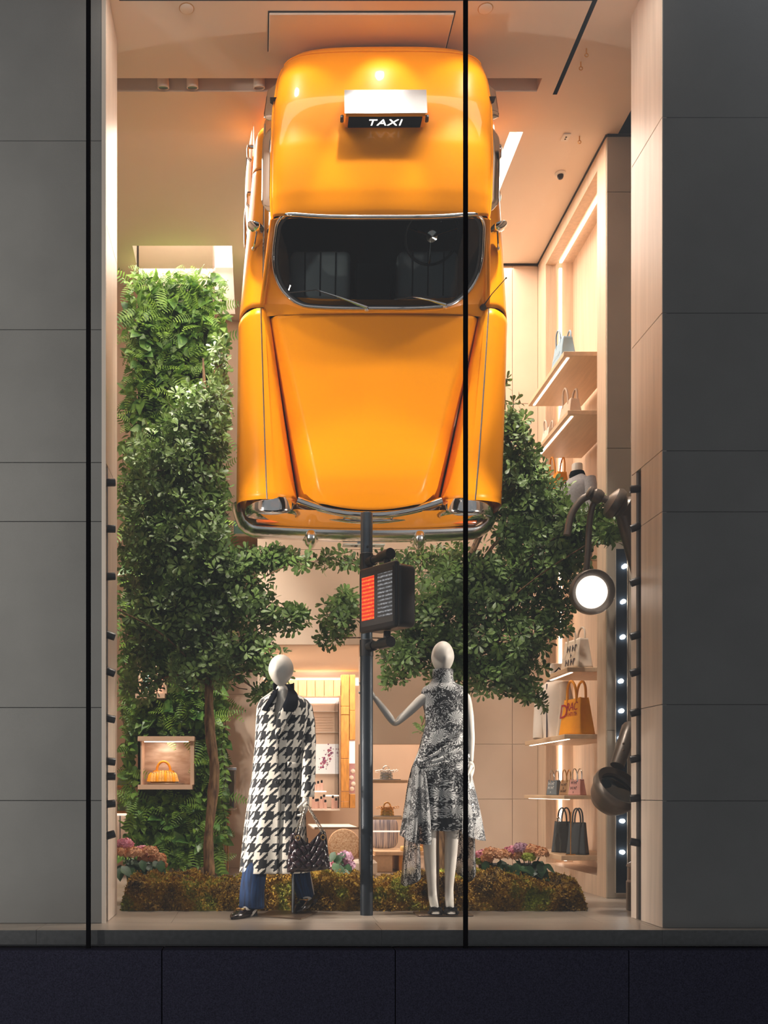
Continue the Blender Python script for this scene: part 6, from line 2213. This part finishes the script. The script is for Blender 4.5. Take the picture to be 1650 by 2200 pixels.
# small fitting that peeks out high on the reveal
fx = thing('wall_bracket', 'small dark bracket peeking out high beside the wooden reveal', 'bracket', (2.60, 6.95, 3.22))
c = P3(1362, 938, 6.95)
MB().lathe([(0, -.05), (.03, -.04), (.035, 0), (.03, .04), (0, .05)], 18, Matrix.Translation(c + Vector((.012, 0, 0)))).build('knob', M['lampdark'], fx)
MB().tube([c + Vector((.01, 0, 0)), c + Vector((.85, 0, 0))], .012, 8).build('rod', M['lampdark'], fx)

# ================================================================ goods in the display boxes
def handbag(name, lab, c, w, d, h, mat, hm, grp=None, hr=.009, deco=None, quilt=False, rot=0.0):
    t = thing(name, lab, 'bag', c, grp, rot=(0, 0, rot), local=True)
    mb = MB()
    def fn(a, b):
        th = 2 * PI * a
        cx, sx = math.cos(th), math.sin(th)
        k = 1 - .16 * b
        q = (.006 * abs(math.sin(a * 40)) * abs(math.sin(b * 9 + 1)) if quilt else 0)
        return Vector(((w / 2 * k + q) * math.copysign(abs(cx) ** .35, cx), (d / 2 * (1 - .35 * b) + q) * math.copysign(abs(sx) ** .35, sx), h * b))
    mb.grid(fn, 56, 14, closeu=True)
    mb.grid(lambda a, b: Vector(((2 * a - 1) * w / 2 * .84 * .98, (2 * b - 1) * d / 2 * .62, h)), 2, 2)
    mb.grid(lambda a, b: Vector(((2 * a - 1) * w / 2 * .98, (2 * b - 1) * d / 2 * .9, 0.002)), 2, 2)
    o = mb.build('bag_body', mat, t)
    MB().tube([(-w * .26, 0, h * .9)] + [(-w * .27 * math.cos(a), 0, h + w * .36 * math.sin(a)) for a in np.linspace(.1, PI - .1, 13)] + [(w * .26, 0, h * .9)], hr, 8).build('handle', hm, t)
    return t
M['yellowhide'] = pm('yellow_leather', '#f4a30c', .4, var=.08, scale=20)
M['tassel'] = pm('fringe_peach', '#efb35a', .8, var=.15, scale=60)
c = (ba.x + bb.x) / 2
yb = handbag('fringed_bag', 'yellow fringed handbag inside the lit display box', (P3(351, 0, 9.84).x, 9.86, ba.z + .062), .24, .13, .12, M['yellowhide'], M['yellowhide'], hr=.012)
MB().bbox(P3(318, 0, 9.8).x, P3(393, 0, 9.8).x, 9.74, 9.95, ba.z + .0455, ba.z + .060, .002, 1).build('tray', M['bronze'], db1)
rg2 = np.random.default_rng(3)
for k in range(11):
    x = -.125 + .025 * k
    zt = .115 - .02 * abs(k - 5) / 5
    MB().tube([(x * .9, -.055, zt), (x, -.078, zt - .02), (x * 1.05, -.085, zt - .062), (x * 1.08, -.086, max(.012, zt - .10))], [.008, .013, .018, .021], 8).build('fringe_tassel', M['tassel'] if k % 3 else M['yellowhide'], yb)
for k in range(8):
    MB().tube([(-.085 + .024 * k + .008 * math.cos(a), -.075, .098 + .009 * math.sin(a)) for a in np.linspace(0, 2 * PI, 11)[:-1]], .0028, 5, closed=True).build('ring', M['chrome'], yb)
tag_ = thing('price_block', 'tiny white block beside the fringed yellow bag', 'card', (P3(381, 0, 9.78).x, 9.79, ba.z + .0602))
MB().bbox(P3(376, 0, 9.78).x, P3(384, 0, 9.78).x, 9.775, 9.80, ba.z + .0602, ba.z + .088, .002, 1).build('block', M['white'], tag_)
M['pastel'] = bagmat('pastel_pink', '#e0b9a8'); M['aqua'] = bagmat('pastel_aqua', '#7fb3b0')
pb = handbag('pastel_bag', 'pastel pink and aqua handbag in the upper display box', (P3(331, 0, 9.84).x, 9.86, ca.z + .046), .21, .10, .16, M['pastel'], M['aqua'], hr=.008)
MB().bbox(-.105, -.055, -.056, .05, .004, .158, .004, 1).build('side_stripe', M['aqua'], pb)

# ================================================================ shelf niche to the right of the signal post
M['silver'] = pm('silver_leather', (.82, .80, .78), .25, .8)
M['goldbag'] = pm('gold_leather', (.86, .52, .16), .25, .8)
for (zpy, y_, lab) in ((1676, 10.35, 'short pale shelf carrying the silver flower bag'), (1754, 10.35, 'short pale shelf carrying the gold flower bag')):
    z = CAMZ + (1700 - zpy) * y_ / 2200
    s = thing('niche_shelf', lab, 'shelf', (1.3, y_, z - .03), group=None)
    MB().bbox(1.06, 1.50, 10.2, 10.5, z - .03, z, .003, 1).build('board', M['shelfwood'], s, False)
def flower_bag(lab, px, zpy, mat):
    z = CAMZ + (1700 - zpy) * 10.35 / 2200
    x = P3(px, 0, 10.32).x
    t = handbag('flower_bag', lab, (x, 10.33, z + .008), .13, .07, .085, mat, mat, hr=.008, quilt=True)
    MB().bbox(-.14, .14, -.06, .06, -.007, 0.001, .002, 1).build('tray', M['steel'], t)
    for k in range(9):
        x_ = -.10 + .025 * k
        mb = MB()
        for q in range(5):
            a = q * 2 * PI / 5 + k
            mb.lathe([(0, -.004), (.010, 0), (0, .005)], 8, Matrix.Translation((x_ + .011 * math.cos(a), -.048, .078 + .004 * (k % 3) + .011 * math.sin(a))))
        mb.build('flower', mat, t)
    return t
flower_bag('silver quilted handbag with flower trim on a niche shelf', 830, 1676, M['silver'])
flower_bag('gold quilted handbag with flower trim on a niche shelf', 832, 1754, M['goldbag'])
# bench with cushions and a box on it, deeper in
bn = thing('bench', 'low pale wooden bench seen between post and dress', 'bench', (1.45, 10.9, 0))
zt = CAMZ + (1700 - 1827) * 10.8 / 2200
MB().bbox(1.22, 1.95, 10.6, 11.2, zt - .04, zt, .004, 1).build('seat', M['shelfwood'], bn, False)
MB().bbox(1.16, 1.40, 10.62, 11.18, 0.001, zt - .041, .004, 1).build('leg', M['shelfwood'], bn, False)
MB().bbox(1.47, 1.52, 10.62, 11.18, 0.001, zt - .041, .004, 1).build('leg', M['oak'], bn, False)
MB().bbox(1.85, 1.9, 10.62, 11.18, 0.001, zt - .041, .004, 1).build('leg', M['shelfwood'], bn, False)
def cushion(name, lab, c, rx, ry, rz, mat, grp=None, sq=1.0):
    t = thing(name, lab, 'cushion', (c[0], c[1], c[2] - rz))
    mb = MB()
    def fn(a, b):
        th = 2 * PI * a; p = PI * (b - .5)
        e = sq
        cx, sx = math.cos(th) * math.cos(p), math.sin(p)
        return Vector((c[0] + rx * math.copysign(abs(math.cos(th)) ** e, math.cos(th)) * math.cos(p) ** e if math.cos(p) > 0 else c[0], c[1] + ry * math.copysign(abs(math.sin(th)) ** 1, math.sin(th)) * max(0, math.cos(p)) ** .8, c[2] + rz * math.copysign(abs(sx) ** e, sx)))
    mb.grid(fn, 28, 18, closeu=True)
    mb.build('cover', mat, t)
    return t
M['boucle'] = noise_mix('boucle', '#b98b63', '#e0bf9c', 70, .95, None, 'Object', 3, .6)
M['stripecloth'] = noise_mix('blue_stripe_cloth', '#6f7590', '#cfc8cc', 12, .9, (8, 1, .3), 'Object', 2)
cushion('cushion', 'blue striped cushion leaning on the bench', (1.36, 11.06, zt + .175), .16, .06, .17, M['stripecloth'], sq=.5)
cushion('round_cushion', 'round peach boucle cushion on the bench', (1.74, 10.93, zt + .215), .20, .09, .21, M['boucle'])
M['yellowbox'] = pm('pale_yellow', '#e8cf8a', .7)
yx = thing('folded_cloth', 'pale yellow folded cloth on the bench', 'cloth', (1.58, 10.7, zt + .001))
MB().bbox(1.50, 1.72, 10.63, 10.78, zt + .001, zt + .05, .015, 3).build('fold', M['yellowbox'], yx)
rail = thing('display_rail', 'thin pale display ledge under the gold bag shelf', 'ledge', (1.3, 10.42, .4))
zr = CAMZ + (1700 - 1785) * 10.4 / 2200
MB().bbox(1.061, 1.639, 10.38, 10.46, zr - .012, zr, .002, 1).build('ledge', M['whitelit'], rail, False)

# ================================================================ oak framed opening in the back room
M['oak_pale'] = pm('pale_oak', '#d3aa7c', 0.5, var=0.15, scale=9, stretch=(6, 6, 1.0), bump=0.1, bscale=60)
fr = struct('trim_3')
Yo = 12.15
def XO(px): return (px - 553) * Yo / 2200
def ZO(py): return CAMZ + (1700 - py) * Yo / 2200
edges = [552, 571, 590, 609, 625, 640, 658.5, 677, 696, 716, 731]
for i in range(len(edges) - 1):
    MB().bbox(XO(edges[i]) + .002, XO(edges[i + 1]) - .002, Yo - .03 - .006 * (i % 3), Yo + .05, ZO(1496), ZO(1461), .003, 1).build('plank', M['oak_pale'], fr, False)
for (a, b, ys) in ((732, 750, [1450, 1518, 1536, 1630, 1700, 1722, 1736]), (750.5, 763, [1450, 1527, 1590])):
    for i in range(len(ys) - 1):
        MB().bbox(XO(a) + .002, XO(b) - .002, Yo - .04 - .006 * (i % 2), Yo + .06, ZO(ys[i + 1]) + .002, ZO(ys[i]) - .002, .003, 1).build('plank', M['oak'], fr, False)
MB().bbox(XO(750.5) + .002, XO(763) - .002, Yo - .04, Yo + .06, ZO(1736), ZO(1706), .003, 1).build('plank', M['oak'], fr, False)
# lit glass showcase in the frame
sc = thing('showcase', 'lit showcase behind the oak plank frame', 'showcase', (XO(690), 12.5, ZO(1740)))
MB().box(XO(600), XO(731), 12.75, 12.78, ZO(1736), ZO(1498)).build('back_panel', M['wall'], sc, False)
for py in (1520, 1567):
    MB().box(XO(600), XO(729), 12.70, 12.75, ZO(py) - .006, ZO(py)).build('ledge', M['white'], sc, False)
for k in range(6):
    MB().box(XO(672), XO(722), 12.742, 12.75, ZO(1533 + k * 6) - .003, ZO(1533 + k * 6)).build('slat', M['maple'], sc, False)
MB().box(XO(648), XO(727), 12.1, 12.7, ZO(1503), ZO(1500)).build('lit_soffit', M['whitelit'], sc, False)
MB().box(XO(600), XO(731), 12.2, 12.75, ZO(1738) - .02, ZO(1738)).build('counter', M['white'], sc, False)
for x0, x1, py in ((670, 703, 1699), (705, 727, 1708)):
    MB().box(XO(x0), XO(x1), 12.3, 12.6, ZO(py + 3), ZO(py)).build('lit_shelf', M['whitelit'], sc, False)
MB().box(XO(727), XO(729), 12.2, 12.75, ZO(1736), ZO(1500)).build('glass_side', M['glass_thin'], sc, False)
# poster
po = thing('poster', 'white poster with pink and purple flower print', 'poster', (XO(703), 12.68, ZO(1661)))
MB().box(XO(680), XO(728), 12.685, 12.70, ZO(1661), ZO(1594)).build('sheet', pm('poster_white', '#eef0f2', .5, emit='#eef0f2', emit_s=.25), po, False)
rg = np.random.default_rng(9)
cols_ = [pm('ink_plum', '#8e4f7d', .7), pm('ink_rose', '#b46a86', .7), pm('ink_grey', '#8d8894', .7)]
for i in range(64):
    t_ = rg.random()
    cx = 694 + 16 * (1 - t_) + rg.normal(0, 5 if i < 40 else 9); cy = 1606 + 44 * t_ + rg.normal(0, 4)
    cx = min(725, max(683, cx)); cy = min(1656, max(1598, cy))
    r_ = rg.uniform(.008, .020) if i < 24 else rg.uniform(.004, .008)
    c0 = P3(cx, cy, 12.684)
    MB().lathe([(r_, 0), (0, .0006)], 9, frame_mtx(c0, (1, 0, 0), (0, -1, 0))).build('printed_flower', cols_[i % 2 if i < 40 else 2], po)
# scent bottles
M['scent'] = pm('pink_scent', '#d9b1a4', .1, coat=.6)
k = 0
BOT = [(676, 1698, 12.45), (683.5, 1698, 12.45), (691, 1698, 12.45), (673, 1735, 12.35), (683, 1735, 12.5), (696, 1735, 12.45), (699, 1750, 12.25), (715, 1750, 12.25), (722, 1746, 12.3), (690, 1748, 12.25), (679, 1748, 12.25)]
BL = ['scent bottle on the upper lit shelf beside the coat sleeve', 'scent bottle in the middle of the upper lit shelf', 'scent bottle on the upper lit shelf nearest the poster',
      'scent bottle behind the hand holding the chain', 'scent bottle at the back of the showcase counter', 'tall scent bottle below the poster corner', 'scent bottle in the counter front row below the poster',
      'scent bottle standing alone toward the oak post', 'tall scent bottle closest to the oak post', 'tall scent bottle in the middle of the counter front row', 'scent bottle in the counter front row beside the coat']
for i, (px, py, Y) in enumerate(BOT):
    z = ZO(1699) + .001 if py < 1700 else ZO(1738) + .001
    x = P3(px, 0, Y).x
    t = thing('scent_bottle', BL[i], 'bottle', (x, Y, z), group='scent bottles on the upper lit shelf' if py < 1700 else 'scent bottles on the showcase counter')
    h = .075 + .02 * ((i * 7) % 3) / 2 + (.04 if py > 1700 and i % 2 else 0)
    MB().bbox(x - .018, x + .018, Y - .012, Y + .012, z, z + h, .003, 1).build('flask', M['scent'], t, False)
    MB().bbox(x - .012, x + .012, Y - .009, Y + .009, z + h + .001, z + h + .034, .002, 1).build('cap', M['black'], t, False)
# narrow picture wall beside the oak post
pw = thing('plate_panel', 'narrow pink panel of round white plates beside the oak post', 'panel', (XO(757), 12.2, ZO(1706)))
MB().box(XO(751), XO(763), 12.19, 12.20, ZO(1704), ZO(1591)).build('panel', pm('pink_panel', '#c79aa0', .6), pw, False)
MB().box(XO(751), XO(763), 12.18, 12.19, ZO(1640), ZO(1592)).build('lit_top', M['whitelit'], pw, False)
for py, dx in ((1657, 1), (1671, -2), (1684, 2), (1695, -1)):
    MB().lathe([(.028, 0), (.020, .006), (0, .006)], 18, frame_mtx(P3(757 + dx, py, 12.186), (1, 0, 0), (0, -1, 0))).build('plate', M['white'], pw)

# glass table and round chair
tb = thing('glass_table', 'glass topped table with pale edge behind the chain bag', 'table', (.9, 11.3, 0))
ztb = CAMZ + (1700 - 1774) * 11.2 / 2200
MB().bbox(.58, 1.06, 10.75, 11.8, ztb - .02, ztb, .004, 1).build('table_top', M['white'], tb, False)
MB().box(.60, 1.08, 10.73, 10.75, ztb - .022, ztb + .002).build('edge', M['bronze'], tb, False)
MB().tube([(.68, 11.0, .001), (.74, 11.1, ztb - .02)], .012, 8).build('leg', M['chrome'], tb)
MB().tube([(.98, 11.0, .001), (.94, 11.1, ztb - .02)], .012, 8).build('leg', M['chrome'], tb)
MB().tube([(.72, 11.6, .001), (.76, 11.5, ztb - .02)], .012, 8).build('leg', M['chrome'], tb)
MB().tube([(.98, 11.6, .001), (.94, 11.5, ztb - .02)], .012, 8).build('leg', M['chrome'], tb)
chs = thing('round_chair', 'round backed peach boucle chair behind the mauve hydrangea', 'chair', (.86, 10.45, 0))
cc = P3(739, 1815, 10.4)
MB().lathe([(0, -.05), (.12, -.045), (.16, -.02), (.165, .0), (.155, .03), (.10, .045), (0, .05)], 34, frame_mtx(cc, (1, 0, 0), (0, -1, .12))).build('backrest', M['boucle'], chs)
MB().lathe([(0, .16), (.2, .16), (.23, .20), (.22, .26), (0, .27)], 30, Matrix.Translation((cc.x, 10.62, 0))).build('seat', M['boucle'], chs)
for a in (.8, 2.3, 3.9, 5.5):
    MB().tube([(cc.x + .15 * math.cos(a), 10.62 + .15 * math.sin(a), .17), (cc.x + .18 * math.cos(a), 10.62 + .18 * math.sin(a), .001)], .012, 8).build('leg', M['oak'], chs)
st = thing('round_pouffe', 'cream round pouffe beside the boucle chair', 'pouffe', (1.0, 10.3, 0))
MB().lathe([(.10, .001), (.13, .03), (.13, .13), (.10, .16), (0, .165)], 28, Matrix.Translation((1.06, 10.17, 0))).build('cushion', M['whitecloth'], st)

# display case on a brass stand beside the tree trunk
dc = thing('display_case', 'glass display case on a slim brass stand by the tree trunk', 'display case', (-.30, 10.4, 0))
Yc = 10.35
a = P3(462, 1741, Yc); b = P3(502, 1649, Yc)
MB().bbox(a.x - .01, b.x + .03, Yc - .02, Yc + .26, a.z + .0, a.z + .02, .003, 1).build('base_tray', M['boxwood'], dc, False)
MB().bbox(a.x, a.x + .16, Yc + .02, Yc + .2, a.z - .05, a.z - .001, .003, 1).build('drawer', M['oak'], dc, False)
MB().box(a.x, b.x, Yc + .2, Yc + .21, a.z + .021, b.z - .03).build('back_card', M['white'], dc, False)
MB().box(a.x, b.x + .02, Yc, Yc + .004, a.z + .021, b.z - .03).build('glass_front', M['glass_thin'], dc, False)
MB().box(b.x + .016, b.x + .02, Yc + .006, Yc + .22, a.z + .021, b.z - .03).build('glass_side', M['glass_thin'], dc, False)
MB().bbox(a.x - .01, b.x + .03, Yc - .01, Yc + .24, b.z - .028, b.z, .003, 1).build('lid', M['chrome'], dc, False)
for dx in (.10, .125):
    MB().tube([(a.x + dx, Yc + .1, a.z - .052), (a.x + dx, Yc + .1, .001)], .008, 8).build('post', M['gold'], dc)
MB().tube([(a.x + .10, Yc + .1, .45), (a.x + .03, Yc + .05, .001)], .007, 8).build('strut', M['gold'], dc)
vs_ = thing('white_vase', 'small white vase inside the glass display case', 'vase', (a.x + .11, Yc + .1, a.z + .0205))
MB().lathe([(.028, 0), (.05, .05), (.055, .10), (.045, .16), (.03, .20), (0, .20)], 20, Matrix.Translation((a.x + .10, Yc + .1, a.z + .0205))).build('body', M['white'], vs_)
# shelves and a green bag glimpsed beyond the planted pier
gs = thing('far_shelf', 'small maple shelf beyond the planted pier, holding green bags', 'shelf', (-1.55, 11.0, CAMZ - .25))
for py in (1687, 1742):
    zf = CAMZ + (1700 - py) * 11.0 / 2200
    MB().bbox(-1.9, -1.25, 10.9, 11.19, zf - .025, zf, .003, 1).build('board', M['oak'], gs, False)
M['greenbag'] = bagmat('sage_green', '#7fa07c')
for py, lab in ((1687, 'sage green handbag on the higher far shelf'), (1742, 'sage green handbag on the lower far shelf')):
    zf = CAMZ + (1700 - py) * 11.0 / 2200
    handbag('green_bag', lab, (P3(268, 0, 11).x, 11.03, zf + .001), .17, .08, .075, M['greenbag'], M['greenbag'], hr=.005)
fc = thing('far_cabinet', 'pale glass fronted cabinet beyond the planted pier', 'cabinet', (-1.55, 11.05, 0))
MB().bbox(-1.9, -1.25, 10.85, 11.19, .001, CAMZ + (1700 - 1820) * 11 / 2200, .004, 1).build('body', M['boxwood'], fc, False)
zf = CAMZ + (1700 - 1748) * 11 / 2200
MB().box(-1.9, -1.25, 10.9, 11.19, zf - .02, zf).build('lit_top', M['whitelit'], fc, False)
for x in (-1.46, -1.36):
    MB().box(x - .006, x + .006, 10.88, 10.9, CAMZ + (1700 - 1820) * 11 / 2200, zf - .02).build('mullion', M['steel'], fc, False)
# the teal thing glimpsed through the tree under the taxi
tl = thing('teal_bag', 'teal handbag glimpsed through the tree below the taxi', 'bag', P3(517, 1150, 11.0))
c = P3(517, 1128, 11.0)
MB().bbox(c.x - .075, c.x + .075, 10.96, 11.05, c.z - .11, c.z + .05, .02, 2).build('bag_body', M['aqua'], tl)
MB().tube([(c.x - .05, 11.0, c.z + .04), (c.x - .04, 11.0, c.z + .12), (c.x + .04, 11.0, c.z + .12), (c.x + .05, 11.0, c.z + .04)], .008, 6).build('handle', M['aqua'], tl)
ts = thing('teal_bag_shelf', 'small wall shelf under the teal handbag', 'shelf', (c.x, 11.08, c.z - .14))
MB().bbox(c.x - .2, c.x + .2, 10.93, 11.199, c.z - .14, c.z - .111, .003, 1).build('board', M['shelfwood'], ts, False)
